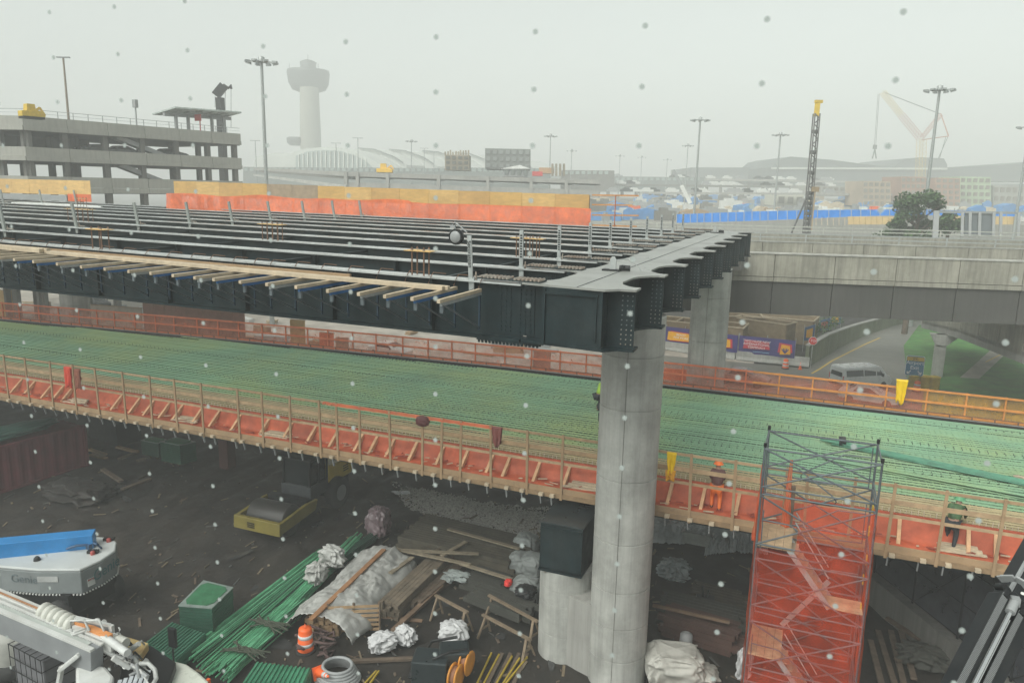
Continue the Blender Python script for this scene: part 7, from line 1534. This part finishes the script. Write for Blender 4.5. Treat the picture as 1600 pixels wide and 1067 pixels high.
struct(mb.build('puddle_water', mat('puddle', (.05, .05, .05), .12, .1, 2, 0), fix=False))
# ================================================================== yellow roller
t = thing('road_roller', 'yellow and black road roller parked under the edge of the ramp', 'road roller', (-23.2, 28.8, 0))
YR_ = mat('roller_yellow', (.20, .16, .03), .5, .2, 1.5, .05, dirt=(.12, .10, .03), damt=.6)
cx = -23.25
mb = MB(); mb.lathe((cx, 27.8, .76), [(.3, -1.05), (.74, -1.05), (.76, -1.0), (.76, 1.0), (.74, 1.05), (.3, 1.05)], 36, axis='X'); mb.build('drum', mat('drum_steel', (.035, .033, .03), .5, .2, 2, .05), t)
for s_ in (-1, 1): mb = MB(); mb.prism([(cx+s_*1.25-.09, 26.7, .55), (cx+s_*1.25-.09, 29.3, .75), (cx+s_*1.25-.09, 29.5, 1.25), (cx+s_*1.25-.09, 28.6, 1.3), (cx+s_*1.25-.09, 26.7, 1.1)], (.18, 0, 0)); mb.build('side_frame', YR_, t, bevel=.03)
mb = MB(); mb.prism([(cx-1.34, 26.52, .5), (cx+1.34, 26.52, .5), (cx+1.34, 26.56, 1.12), (cx-1.34, 26.56, 1.12)], (0, .2, 0)); mb.build('front_frame', YR_, t, bevel=.03)
mb = MB(); 
for k in range(3): mb.box((cx-.3, 26.51, .9-k*.1), (.4, .03, .04))
mb.build('front_slots', BLACKM, t)
mb = MB(); mb.span(cx-1.2, cx+1.2, 28.8, 29.2, .7, 1.35); mb.span(cx-.5, cx+.5, 29.1, 29.8, .7, 1.2); mb.build('articulation', BLACKM, t)
mb = MB(); mb.span(cx-.9, cx+.9, 29.5, 31.0, 1.1, 1.75); mb.build('cab_base', mat('roller_dark', (.05, .055, .06), .5), t, bevel=.04)
for x, y in ((cx-.8, 29.55), (cx+.8, 29.55), (cx-.8, 31.0), (cx+.8, 31.0), (cx+.8, 30.3)): mb = MB(); mb.bar((x, y, 1.7), (x+(.05 if x < cx else -.05), y+.1, 3.1), .09, .09, up=(0, 1, 0)); mb.build('cab_post', BLACKM, t)
mb = MB(); mb.span(cx-1.0, cx+1.0, 29.45, 31.25, 3.08, 3.2); mb.build('cab_roof', BLACKM, t, bevel=.04)
mb = MB(); mb.span(cx-.77, cx+.77, 29.62, 29.64, 1.75, 3.05); mb.span(cx+.77, cx+.79, 29.7, 30.9, 1.75, 3.05); mb.build('cab_glass', GLASSD, t)
mb = MB(); mb.prism([(cx-.85, 31.1, 1.25), (cx-.85, 33.2, 1.3), (cx-.85, 33.35, 1.75), (cx-.85, 33.0, 2.15), (cx-.85, 31.1, 2.35)], (1.7, 0, 0)); mb.build('engine_hood', mat('hood_yellow', (.55, .40, .06), .45, .12, 2, .03), t, bevel=.08)
mb = MB(); 
for k in range(3): mb.box((cx+.858, 32.6+k*.02, 1.9-k*.13), (.02, .45, .04))
mb.build('hood_slots', BLACKM, t)
mb = MB(); mb.span(cx-.7, cx+.7, 31.1, 33.1, .65, 1.28); mb.build('chassis', BLACKM, t)
for s_ in (-1, 1):
    mb = MB(); c = V(cx+s_*1.0, 31.6, .8); mb.lathe(c, [(.4, -.26), (.74, -.27), (.80, -.2), (.80, .2), (.74, .27), (.4, .26)], 28, axis='X'); o = mb.build('rear_tyre', TYRE, t)
    mb = MB(); mb.lathe(c+V(s_*.22, 0, 0), [(.12, .05*s_), (.2, .03*s_), (.38, .0), (.42, .05*s_)], 20, axis='X'); e = mb.build('rim', GREYP, None); e.parent = o
# ================================================================== boom lift with lettering
t = thing('boom_lift', 'white and grey boom lift with blue arm standing in the dark pit at left', 'boom lift', P(90, 900, 0))
GZ0, GZ1 = 1.35, 2.35
top_px = [(-60, 884), (0, 884), (60, 889), (125, 889), (158, 874), (180, 859), (182, 846), (173, 839), (150, 838), (146, 852), (60, 864), (-60, 868)]
tp_ = [P(x, y, GZ1) for x, y in top_px]
ctr = sum(tp_, V(0, 0, 0))/len(tp_)
LG = mat('lift_grey', (.20, .22, .22), .5, .12, 1.5, .03, dirt=(.18, .19, .19), damt=.4); LW = mat('lift_white', (.48, .50, .49), .4, .08, 1.5, .03)
mb = MB(); mb.prism([V(p.x, p.y, GZ0) for p in tp_], (0, 0, GZ1-GZ0-.12)); mb.build('side_panel', LG, t, bevel=.03)
mb = MB(); mb.prism([V(p.x, p.y, GZ1-.118) for p in tp_], (0, 0, .12)); mb.build('hood', LW, t, bevel=.05)
for i in range(1, 7):
    a, b = tp_[i], tp_[i+1]; mb = MB(); n_ = int((b-a).length/.12)
    for k in range(n_): c = lerp(a, b, (k+.5)/n_); mb.box((c.x, c.y, GZ0-.03), (.05, .05, .05))
    mb.build('edge_bolts', WHITE, t, fix=False)['kind'] = 'stuff'
mb = MB(); mb.span(ctr.x-3.0, ctr.x+1.4, ctr.y-.9, ctr.y+1.2, .5, GZ0); mb.build('chassis', BLACKM, t)
for x, y in ((ctr.x+1.0, ctr.y-1.0), (ctr.x-2.6, ctr.y-1.0), (ctr.x+1.0, ctr.y+1.3)):
    mb = MB(); mb.lathe((x, y, .55), [(.25, -.22), (.5, -.22), (.55, -.15), (.55, .15), (.5, .22), (.25, .22)], 24, axis='Y'); mb.build('wheel', TYRE, t)
a, b = P(148, 842, GZ1+.25), P(-80, 862, GZ1+.35); b = V(b.x, b.y, GZ1+.3)
mb = MB(); mb.bar(a, b, .62, .62); mb.build('arm', BLUE if False else mat('lift_blue', (.02, .20, .48), .4, .12, 1.5, .02), t, bevel=.03)
mb = MB(); mb.tube([P(100, 858, GZ1+.05), P(120, 852, GZ1+.3), P(148, 850, GZ1+.1)], .05, 6); mb.tube([P(140, 845, GZ1+.1), P(152, 850, GZ1+.35), P(158, 856, GZ1+.05)], .05, 6); mb.box(P(140, 852, GZ1+.1), (.3, .3, .2)); mb.build('arm_hinge', mat('hinge_blue', (.03, .08, .16), .5), t)
for px, py in ((145, 866), (170, 846)): c = P(px, py, GZ1); mb = MB(); mb.lathe(c, [(.09, 0), (.09, .12), (.05, .15)], 10); mb.build('beacon', mat('beacon_red', (.35, .06, .05), .4), t); mb = MB(); mb.box(c+V(-.1, .1, .06), (.4, .2, .1), .5); mb.build('beacon_base', BLACKM, t)
c = P(58, 875, GZ1); mb = MB(); mb.lathe(c, [(.13, 0), (.11, .1), (.05, .16)], 12); mb.build('filler_cap', BLACKM, t)
GL = mat('lift_print', (.05, .14, .15), .5, .05, 2, 0)
def on_edge(i0, i1, u, z, s_, body, m=GL, off=.012):
    a, b = tp_[i0], tp_[i1]; dd = (b-a); dd.z = 0; dd.normalize(); nn = V(dd.y, -dd.x, 0); c = lerp(a, b, u); c = V(c.x, c.y, z)+nn*off
    text(body, s_, m, face_matrix(c, dd, (0, 0, 1)), t)
on_edge(4, 5, .30, (GZ0+GZ1)/2+.02, .62, 'Genie', off=.02); on_edge(1, 2, .6, GZ0+.55, .45, 'Genie', mat('lift_print2', (.13, .16, .17), .5), off=.02)
def plate_on(i0, i1, u, z, w, h, m, nm):
    a, b = tp_[i0], tp_[i1]; dd = (b-a); dd.z = 0; dd.normalize(); nn = V(dd.y, -dd.x, 0); c = lerp(a, b, u); c = V(c.x, c.y, z)+nn*.014; mb = MB(); mb.box(c, (w, .012, h), math.atan2(dd.y, dd.x)); mb.build(nm, m, t)
plate_on(2, 3, .2, GZ0+.6, .75, .22, mat('decal_grey', (.4, .41, .4), .5), 'decal'); plate_on(3, 4, .45, GZ0+.32, .3, .3, WHITE, 'decal'); plate_on(3, 4, .45, GZ0+.42, .28, .08, RED, 'decal_stripe')
# ================================================================== white crane truck at lower left
t = thing('crane_truck', 'white telescopic crane truck in the lower left corner with its boom folded', 'crane truck', P(120, 1040, 2))
TWH = mat('truck_white', (.56, .57, .55), .4, .1, 1.5, .03, dirt=(.36, .35, .31), dscale=1.2, damt=.5); TGR = mat('truck_grey', (.22, .23, .235), .5, .12, 1.5, .03)
a, b = P(-60, 938, 3.9), P(152, 1030, 3.35)
dd = (b-a).normalized(); sdv = dd.cross(V(0, 0, 1)).normalized(); upv = sdv.cross(dd)
if sdv.y > 0: sdv = -sdv
mb = MB(); mb.bar(a-sdv*-.0, b, .42, .72, up=tuple(upv)); mb.build('boom', TGR, t, bevel=.02)
mb = MB(); mb.bar(a+upv*.39+sdv*.15, b+upv*.39+sdv*.15, .14, .07, up=tuple(upv)); mb.bar(a+upv*.37-sdv*.16, b+upv*.37-sdv*.16, .10, .06, up=tuple(upv)); mb.build('boom_rails', TWH, t)
mb = MB(); mb.bar(a+upv*.375-sdv*.0, b+upv*.375-sdv*.0-dd*.3, .16, .03, up=tuple(upv)); mb.build('boom_top', mat('boom_top', (.42, .45, .42), .45, .12, 2, .02), t)
mb = MB(); mb.bar(a+upv*.30-sdv*.42, b+upv*.26-sdv*.42+dd*.2, .28, .30, up=tuple(upv)); mb.build('second_boom', TWH, t, bevel=.02)
mb = MB(); mb.bar(a+upv*.48-sdv*.36, lerp(a, b, .55)+upv*.48-sdv*.36, .05, .03, up=tuple(upv)); mb.build('rust_strip', mat('rust_strip', (.35, .17, .08), .8), t)
mb = MB(); mb.bar(lerp(a, b, .55)+upv*.5-sdv*.44, lerp(a, b, 1.0)+upv*.46-sdv*.44, .16, .12, up=tuple(upv)); mb.build('orange_bar', mat('bar_orange', (.62, .25, .08), .6, .15, 2, .05), t)
for k in range(6):          # white roller hose drums
    c = lerp(P(70, 955, 4.0), P(112, 975, 3.9), k/5); mb = MB(); M_ = dd; mb.tube([c-dd*.11, c-dd*.06, c+dd*.06, c+dd*.11], [.14, .26, .26, .14], 16); mb.build('hose_drum', mat('drum_cream', (.50, .50, .45), .5, .1, 2, .05), t)
p0, p1 = P(118, 966, 4.1), P(172, 978, 3.95)
mb = MB(); mb.bar(p0+V(0, 0, -.35), p1+V(0, 0, -.35), .05, .75); mb.build('back_plate', TGR, t); mb = MB(); mb.bar(p0+V(0, 0, .03), p1+V(0, 0, .03), .1, .07); mb.bar(p1+V(.05, 0, -.75), p1+V(.05, 0, .05), .12, .1, up=(0, 1, 0)); mb.tube([p1+V(.1, 0, -.2), p1+V(.3, 0, -.2), p1+V(.38, 0, .0), p1+V(.34, 0, .06)], .025, 6); mb.build('plate_frame', TWH, t)
mb = MB()
for px in (112, 135): c = P(px, 985, 3.9); mb.tube([c, c+V(0, .0, .3), c+V(.35, .15, .35), c+V(.45, .2, .0)], .035, 6)
mb.build('guard_hoops', TWH, t)
mb = MB(); mb.box(P(118, 982, 3.85), (.7, .35, .06), -.4); mb.box(P(128, 978, 3.9), (.4, .5, .05), -.4); mb.build('step_plates', TWH, t)
rnd = random.Random(31)
for nm, m_, n_, r_ in (('cylinder', TWH, 14, .075), ('hose', BLACKM, 12, .028), ('fitting', GREYP, 14, .05), ('hose', mat('hose_pale', (.4, .4, .38), .5), 8, .03)):
    for i in range(n_):
        px, py = rnd.uniform(150, 222), 0; py = 992+(px-150)*.72+rnd.uniform(-14, 16); p = P(px, py, 3.2+rnd.uniform(-.3, .3)); v1 = V(rnd.uniform(-.45, .45), rnd.uniform(-.25, .25), rnd.uniform(-.25, .3)); v2 = V(rnd.uniform(-.3, .3), rnd.uniform(-.3, .2), rnd.uniform(-.4, .1))
        mb = MB(); mb.tube([p-v1, p, p+v1] if nm in ('cylinder', 'fitting') else [p-v1, p+V(0, 0, .15), p+v1, p+v1+v2], r_, 8); mb.build(nm, m_, t)
mb = MB(); mb.tube([P(150+i*7, 985+i*5, 3.75) for i in range(8)], .11, 10); mb.build('header_pipe', TWH, t)
for px, py in ((160, 990), (176, 1000), (190, 1003)): c = P(px, py, 3.6); mb = MB(); mb.tube([c-dd*.15, c+dd*.15], .17, 14); mb.build('winch_drum', mat('drum_cream', (.5, .5, .45)), t)
# yellow-stained deck behind the cab, black dash, white bonnet
q4 = lambda l, z: [P(x, y, z) for x, y in l]
mb = MB(); mb.prism(q4(((190, 992), (232, 1004), (218, 1024), (200, 1010)), 3.0), (0, 0, -.25)); mb.build('rear_deck', mat('yellow_stain', (.55, .42, .18), .5, .15, 3, .05, dirt=(.4, .18, .06), dscale=2, damt=.6), t, bevel=.02)
mb = MB(); mb.prism(q4(((234, 1006), (275, 1034), (262, 1070), (180, 1090), (190, 1040), (216, 1026)), 2.7), (0, 0, -.8)); mb.build('cowl', BLACKM, t, bevel=.03)
mb = MB(); l_ = [(270, 1030), (292, 1036), (312, 1050), (326, 1063), (322, 1100), (240, 1110), (258, 1070)]
mb.prism(q4(l_, 2.45), (0, 0, -.5)); mb.build('bonnet', mat('bonnet_cream', (.62, .64, .56), .3, .06, 1, .01), t, bevel=.08)
mb = MB(); mb.box(P(325, 1068, 2.2), (.1, .12, .3)); mb.build('side_marker', ORANGE, t)
c = P(270, 1012, 3.0); mb = MB(); mb.bar(c+V(0, 0, -.9), c+V(0, 0, .0), .05, .05, up=(0, 1, 0)); mb.box(c+V(.02, 0, .35), (.28, .1, .62)); mb.build('wing_mirror', BLACKM, t, bevel=.03)
mb = MB()
for i in range(6): p = P(188+i*9, 1062-i*3, 2.95); mb.bar(p, p+V(.35, -.5, -.05), .10, .03)
mb.build('grille_bars', mat('grille_white', (.45, .48, .5), .4), t)
mb = MB(); mb.tube([P(x, y, 3.15) for x, y in ((218, 1036), (232, 1036), (242, 1046), (244, 1060), (238, 1070))], .06, 8); mb.build('exhaust_hose', TWH, t)
mb = MB(); mb.prism(q4(((118, 1036), (128, 1030), (165, 1040), (178, 1055), (170, 1090), (118, 1090)), 3.1), (0, 0, -1.6)); mb.build('cab', TWH, t, bevel=.08)
pts_ = [P(x, y, 0) for x, y in ((0, 0),)]
mb = MB(); l_ = [(133, 1050), (158, 1056), (166, 1075), (133, 1078)]; o_ = [p-fwd*.25 for p in q4(l_, 3.0)]; mb.prism(o_, fwd*.03); mb.build('cab_window', GLASSD, t)
c = P(108, 1040, 3.2); mb = MB(); mb.bar(c+V(-.35, 0, -.2), c+V(.25, .2, .35), .3, .12); mb.build('mirror_housing', TWH, t, bevel=.03); mb = MB(); mb.bar(c+V(-.6, 0, -1.0), c+V(-.3, .0, -.1), .12, .1); mb.build('mirror_arm', TWH, t)
# caged water tank, tyre and tank beside the truck
c = P(76, 1045, 1.0); t = thing('caged_tank', 'grey plastic tank in a wire cage beside the white boom', 'tank', (c.x, c.y, 0)); w_, d_2, h_ = 1.75, 1.3, 1.75
mb = MB(); mb.box((c.x, c.y, .2+h_/2), (w_-.1, d_2-.1, h_-.05), -.12); mb.build('tank', mat('tank_grey', (.17, .17, .18), .6, .15, 2, .05), t, bevel=.06)
M = Matrix.Rotation(-.12, 3, 'Z'); mb = MB(); T = lambda x, y, z: V(c.x, c.y, 0)+M@V(x, y, z)
for k in range(7):
    x = -w_/2+w_*k/6; mb.tube([T(x, -d_2/2-.02, .2), T(x, -d_2/2-.02, .2+h_+.03), T(x, d_2/2, .2+h_+.03)], .018, 5)
for k in range(5): z = .25+h_*k/4; mb.tube([T(-w_/2, -d_2/2-.03, z), T(w_/2, -d_2/2-.03, z), T(w_/2, d_2/2, z)], .018, 5)
mb.build('wire_cage', BLACKM, t)
c = P(20, 1040, .4); mb = MB(); mb.lathe(c, [(.25, -.2), (.55, -.22), (.62, -.1), (.62, .1), (.55, .22), (.25, .2)], 26); tag(mb.build('spare_tyre', TYRE), 'black tyre lying flat at the left edge below the white boom', 'tyre')
c = P(20, 1010, .9); mb = MB(); mb.lathe(c, [(.7, -.7), (.75, -.5), (.75, .5), (.6, .7), (.2, .75)], 20); mb.box(c+V(1.0, .1, 0), (.8, .9, 1.2), .3); tag(mb.build('mixer_drum', mat('mixer_grey', (.33, .33, .30), .6, .15, 2, .1)), 'pale grey round tank at the left edge behind the tyre', 'tank')
# ================================================================== people and hung clothes
SKIN = mat('skin', (.35, .2, .14), .6, .1, 5, 0); HIVIS = mat('hivis', (.36, .58, .06), .6, .1, 4, .05); HIOR = mat('hi_orange', (.85, .18, .03), .6, .1, 4, .05); PANTS = mat('dark_trousers', (.03, .035, .04), .8, .2, 4, .05); BRJ = mat('brown_jacket', (.12, .055, .05), .8, .2, 4, .1)
def person(loc, rz, label, pose, shirt, pants, hat, sc_=1.0):
    """skeleton as linked joints, grown with a Skin modifier"""
    t = proto('person', label, 'person')
    J = pose
    def skin(name, edges, radii, m, parent=t, sub=1):
        names = []; [names.append(n) for e in edges for n in e if n not in names]
        me = bpy.data.meshes.new(name); me.from_pydata([J[n] for n in names], [(names.index(a), names.index(b)) for a, b in edges], []); me.materials.append(m)
        o = bpy.data.objects.new(name, me); COL.objects.link(o); o.parent = parent
        md = o.modifiers.new('skin', 'SKIN'); md.use_smooth_shade = True
        lay = me.skin_vertices[0] if me.skin_vertices else None
        if lay is None:
            bpy.context.view_layer.objects.active = o; 
        for i, n in enumerate(names): me.skin_vertices[0].data[i].radius = (radii[n], radii[n]*.85); me.skin_vertices[0].data[i].use_root = (i == 0)
        s_ = o.modifiers.new('sub', 'SUBSURF'); s_.levels = sub; s_.render_levels = sub; return o
    r = dict(pelvis=.15, chest=.17, neck=.06, head=.10, lsh=.08, rsh=.08, lel=.05, rel=.05, lwr=.035, rwr=.035, lhand=.04, rhand=.04, lhip=.10, rhip=.10, lkn=.07, rkn=.07, lan=.045, ran=.045, ltoe=.04, rtoe=.04, headt=.085)
    try:
        skin('body', [('pelvis', 'chest'), ('chest', 'neck'), ('neck', 'head'), ('head', 'headt'), ('chest', 'lsh'), ('lsh', 'lel'), ('lel', 'lwr'), ('lwr', 'lhand'), ('chest', 'rsh'), ('rsh', 'rel'), ('rel', 'rwr'), ('rwr', 'rhand'), ('pelvis', 'lhip'), ('lhip', 'lkn'), ('lkn', 'lan'), ('lan', 'ltoe'), ('pelvis', 'rhip'), ('rhip', 'rkn'), ('rkn', 'ran'), ('ran', 'rtoe')], r, SKIN)
        r2 = {k: v*1.22+.01 for k, v in r.items()}
        skin('jacket', [('pelvis', 'chest'), ('chest', 'neck'), ('chest', 'lsh'), ('lsh', 'lel'), ('lel', 'lwr'), ('chest', 'rsh'), ('rsh', 'rel'), ('rel', 'rwr')], r2, shirt)
        skin('trousers', [('pelvis', 'lhip'), ('lhip', 'lkn'), ('lkn', 'lan'), ('pelvis', 'rhip'), ('rhip', 'rkn'), ('rkn', 'ran')], r2, pants)
        skin('boots', [('lan', 'ltoe')], {'lan': .075, 'ltoe': .06}, BLACKM); skin('boots', [('ran', 'rtoe')], {'ran': .075, 'rtoe': .06}, BLACKM)
    except Exception as ex: print('skin failed', ex)
    h = Vector(J['headt']); mb = MB(); mb.lathe(h+V(0, 0, .0), [(.17, -.01), (.165, .0), (.135, .02), (.12, .08), (.07, .13), (.0, .145)], 18); mb.build('hard_hat', hat, t)
    f_ = (Vector(J['ltoe'])+Vector(J['rtoe'])-Vector(J['lan'])-Vector(J['ran'])); f_.z = 0; f_.normalize(); hd = Vector(J['head']); s2 = V(-f_.y, f_.x, 0)
    mb = MB(); mb.box(hd+f_*.105+V(0, 0, -.01), (.025, .025, .04)); mb.build('nose', SKIN, t); mb = MB()
    for k in (-1, 1): mb.box(hd+f_*.095+s2*.035*k+V(0, 0, .025), (.015, .015, .012))
    mb.box(hd+f_*.095+V(0, 0, -.05), (.012, .045, .01)); mb.build('eyes_and_mouth', BLACKM, t)
    place(t, loc, rz, sc_); return t
def pose(hip=.95, lean=.0, kneel=False, arms='down', step=.12, crouch=0):
    p = {}; H = hip-crouch; p['pelvis'] = (0, 0, H); c = V(math.sin(lean)*.5, 0, H+math.cos(lean)*.45); p['chest'] = tuple(c); n = c+V(math.sin(lean)*.14, 0, math.cos(lean)*.14); p['neck'] = tuple(n); h = n+V(math.sin(lean*.7)*.10+.02, 0, math.cos(lean*.7)*.1); p['head'] = tuple(h); p['headt'] = tuple(h+V(math.sin(lean*.7)*.07, 0, math.cos(lean*.7)*.08))
    for s_, k in ((1, 'l'), (-1, 'r')):
        sh = c+V(0, s_*.19, .05); p[k+'sh'] = tuple(sh)
        if arms == 'down': el = sh+V(.06+math.sin(lean)*.05, s_*.05, -.28); wr = el+V(.12+math.sin(lean)*.1, 0, -.22)
        else: el = sh+V(.16, s_*.04, -.24); wr = el+V(.2, -s_*.04, -.14)
        p[k+'el'] = tuple(el); p[k+'wr'] = tuple(wr); p[k+'hand'] = tuple(wr+V(.05, 0, -.07))
        p[k+'hip'] = (0, s_*.10, H-.05); st = s_*step
        kn = V(.03+st*.6+crouch*.7, s_*.13, (H-.05)/2+.04); an = V(-.06+st, s_*.13, .09); p[k+'kn'] = tuple(kn); p[k+'an'] = tuple(an); p[k+'toe'] = tuple(an+V(.17, 0, -.05))
    return p
ZDk = ZD+.03
c = P(931.5, 640, ZDk); person((c.x+.08, c.y, ZDk), R(60), 'worker in yellow-green vest bending on the rebar mat left of the tall column', pose(lean=.55, crouch=.25, arms='front'), HIVIS, PANTS, BLACKM)
c = P(934, 676, ZDk); person((c.x+.20, c.y, ZDk), R(20), 'worker in dark trousers mostly hidden behind the tall column nearer the rail', pose(lean=.7, crouch=.2, arms='front'), HIVIS, PANTS, WHITE)
c = P(1124, 778, ZW); person((c.x, NY-.42, ZW+.05), R(95), 'worker in orange hood brown jacket and orange trousers leaning at the form', pose(lean=.35, crouch=.12, arms='front'), BRJ, HIOR, HIOR)
c = P(1468, 830, ZW); person((c.x+.1, NY-.3, ZW+.05), R(70), 'worker in dark jacket with green patches stooping behind the rail right of the scaffold', pose(lean=.75, crouch=.1, arms='front'), mat('jacket_dark_green', (.06, .12, .05), .7, .6, 5, .1), PANTS, mat('hat_green', (.1, .3, .15), .5))
def hung(px, pyt, pyb, wpx, label, m, y=None, name='hung_jacket', seed=1, cat='jacket', taper=.75, Y=None):
    Yr = (YR-.06) if Y is None else Y; top = PY(px, pyt, Yr); bot = PY(px, pyb, Yr); k = (top-CAM).dot(fwd)/FPX; w = wpx*k; h = top.z-bot.z
    def side(s_):
        def f(u, v): 
            x = top.x+w*(u-.5)*(1-(1-taper)*v)+.06*w*noise.noise(V(u*3, v*4, seed)); return (x, Yr-s_*(.05+.05*math.sin(u*11+seed)*v)-.03*noise.noise(V(u*5, v*5, seed)), top.z+.03-h*v*(1+.10*math.sin(u*7+seed)))
        return f
    mb = MB(); mb.grid(side(1), 14, 14); mb.grid(side(-.6), 14, 8); o = mb.build(name, m, fix=False); tag(o, label, cat); so = o.modifiers.new('so', 'SOLIDIFY'); so.thickness = .015
hung(1050, 708, 742, 15, 'bright yellow raincoat hung over the near guard rail right of the column', mat('raincoat', (.85, .55, .0), .45, .08, 3, .05), name='hung_raincoat', cat='raincoat', taper=.5); hung(1048, 736, 751, 16, 'orange cloth hanging below the yellow raincoat', mat('orange_cloth', (.65, .30, .01), .6), name='hung_cloth', cat='cloth')
hung(106, 574, 604, 14, 'bright red jacket hung on the near guard rail at left', mat('jacket_red', (.65, .06, .03), .6, .1, 3, .05)); hung(121, 577, 606, 11, 'brownish red jacket hung beside the bright red one', mat('jacket_brown', (.30, .10, .06), .7, .15, 3, .05)); hung(777, 668, 697, 17, 'brown jacket hung on the near rail left of the column', mat('jacket_brown2', (.20, .06, .05), .7, .15, 3, .05), seed=4)
hung(1410, 594, 631, 17, 'yellow raincoat hung on the far guard rail in front of the road', mat('raincoat', (.85, .55, 0)), name='hung_raincoat', cat='raincoat', Y=farY(6)+.6, taper=.6, seed=3)
lump('hung_bag', PY(660, 666, YR-.1), (.62, .3, .42), 71, mat('bag_maroon', (.11, .03, .03), .6), 'dark maroon bag hanging on the near rail', 'bag', amp=.2, rz=.2)
lump('white_bag', P(1456, 838, ZW), (.75, .5, .25), 72, mat('bag_clear', (.55, .5, .48), .3, .2, 4, .2), 'crumpled white plastic bag on the red walkway right of the scaffold', 'plastic bag', amp=.5)
for i, (px, py) in enumerate(((138, 625), (300, 655), (445, 675), (1480, 845), (918, 748))):
    c = P(px, py, ZW); mb = MB()
    for k in range(3): mb.bar(V(c.x-.5+.1*k, NY-.75+.18*k, ZW+.12+.04*k), V(c.x+.9-.1*k, NY-.7+.15*k, ZW+.14+.04*k), .16, .04)
    tag(mb.build('loose_planks', TIMBER), ['pale planks on the red walkway by the hung red jacket', 'pale planks on the walkway left of the first tall post', 'pale planks on the walkway above the roller', 'pale planks on the walkway right of the scaffold', 'wires and planks on the walkway just left of the column'][i], 'planks')
# ================================================================== printed dots on the window the photograph looks through
DOTM = mat('frit_dot', (.42, .46, .44), .8, .04, 2, 0, alpha=.8)
wd_ = thing('dotted_window', 'grid of small pale dots printed on the window glass in front of the whole view', 'window dots', (0, .45, CAMZ))
hn = V(math.cos(.0204), math.sin(.0204), 0); pn = V(-hn.y, hn.x, 0)
mb = MB(); r_ = .0016; mb.add([hn*(r_*math.cos(a_))+V(0, 0, r_*math.sin(a_)) for a_ in [k*math.pi/8 for k in range(16)]]+[hn*(r_*math.cos(a_))+V(0, 0, r_*math.sin(a_))+pn*.0002 for a_ in [k*math.pi/8 for k in range(16)]], [tuple(range(15, -1, -1)), tuple(range(16, 32))]+[(k, (k+1) % 16, 16+(k+1) % 16, 16+k) for k in range(16)])
src = mb.build('frit_dot', DOTM, wd_); me_ = src.data; first = True
for i in range(-12, 6):
    for j in range(-2, 18):
        p = CAM+pn*.45+hn*(-.1581+i*.06519)+V(0, 0, .0917-j*.032677); q_ = proj(p)
        if -20 < q_[0] < 1620 and -20 < q_[1] < 1090:
            o = src if first else src.copy()
            if not first: COL.objects.link(o)
            first = False; o.parent = wd_; o.location = p-Vector(wd_.location)
# ================================================================== lettering becomes ordinary mesh
bpy.context.view_layer.update(); dg = bpy.context.evaluated_depsgraph_get()
for o in [o for o in S.objects if o.type == 'FONT']:
    me = bpy.data.meshes.new_from_object(o.evaluated_get(dg)); n_ = bpy.data.objects.new('lettering', me); COL.objects.link(n_); n_.parent = o.parent; n_.matrix_local = o.matrix_local; bpy.data.objects.remove(o)
for o in S.objects:
    if o.name.startswith('lettering') and not o.name == 'lettering' and False: pass

# scraps caught on the red walkway net
rnd = random.Random(44)
mb = MB()
for i in range(420):
    x = rnd.uniform(-60, 12); y = NY-rnd.uniform(.1, .95); g = rnd.uniform(-.6, .6); L_ = rnd.uniform(.05, .45); mb.bar(V(x, y, ZW+.15), V(x+L_*math.cos(g), min(NY-.06, y+L_*math.sin(g)), ZW+.15+rnd.uniform(0, .05)), rnd.uniform(.02, .09), .02, rnd.randrange(2))
stuff(mb.build('offcuts', [TIMBER, mat('red_scrap', (.25, .05, .03), .8)], fix=False), 'pale wood offcuts scattered along the red walkway net', 'offcuts')
# ================================================================== scattered debris on the pit floor
rnd = random.Random(91); mb = MB()
for i in range(900):
    px, py = rnd.uniform(-20, 1200), rnd.uniform(700, 1080); p = P(px, py, 0)
    if p.x > 8 or p.y > 37: continue
    L_ = rnd.uniform(.05, .6) if rnd.random() < .5 else rnd.uniform(.03, .12); g = rnd.uniform(0, 3.14); z = gh(p.x, p.y); mb.bar(V(p.x, p.y, z+.01), V(p.x+math.cos(g)*L_, p.y+math.sin(g)*L_, z+rnd.uniform(0, .08)), rnd.uniform(.02, .1), rnd.uniform(.015, .05), rnd.randrange(3))
stuff(mb.build('debris', [TIMBER_D, mat('debris_grey', (.07, .07, .065), .8), mat('debris_tan', (.16, .125, .08), .8)], fix=False), 'scattered splinters scraps and offcuts on the dark pit floor', 'debris')
mb = MB()
for i in range(16):
    px, py = rnd.uniform(180, 1150), rnd.uniform(760, 1050); c = P(px, py, 0); a0, b0 = rnd.uniform(.25, .9), rnd.uniform(.12, .4); g0 = rnd.uniform(0, 3)
    if c.y > 36: continue
    M = Matrix.Rotation(g0, 3, 'Z'); mb.add([V(c.x, c.y, gh(c.x, c.y)+.03+i*.001)+M@V(math.cos(a_)*a0*rnd.uniform(.7, 1.1), math.sin(a_)*b0*rnd.uniform(.7, 1.1), 0) for a_ in [k*.5236 for k in range(12)]], [tuple(range(12))])
struct(mb.build('puddle_water', mat('puddle', (.05, .05, .05), .12), fix=False))
# ------------------------------------------------------------------ haze
hm = bpy.data.materials.new('haze'); hm.use_nodes = True; hn = hm.node_tree.nodes; hn.clear()
ho = hn.new('ShaderNodeOutputMaterial'); hv = hn.new('ShaderNodeVolumePrincipled')
hv.inputs['Color'].default_value = (.97, .985, .965, 1); hv.inputs['Density'].default_value = 0.0021
hm.node_tree.links.new(hv.outputs[0], ho.inputs['Volume'])
mb = MB(); mb.span(-900, 700, -50, 1300, -1, 112); hz = mb.build('haze', hm); hz['kind'] = 'stuff'
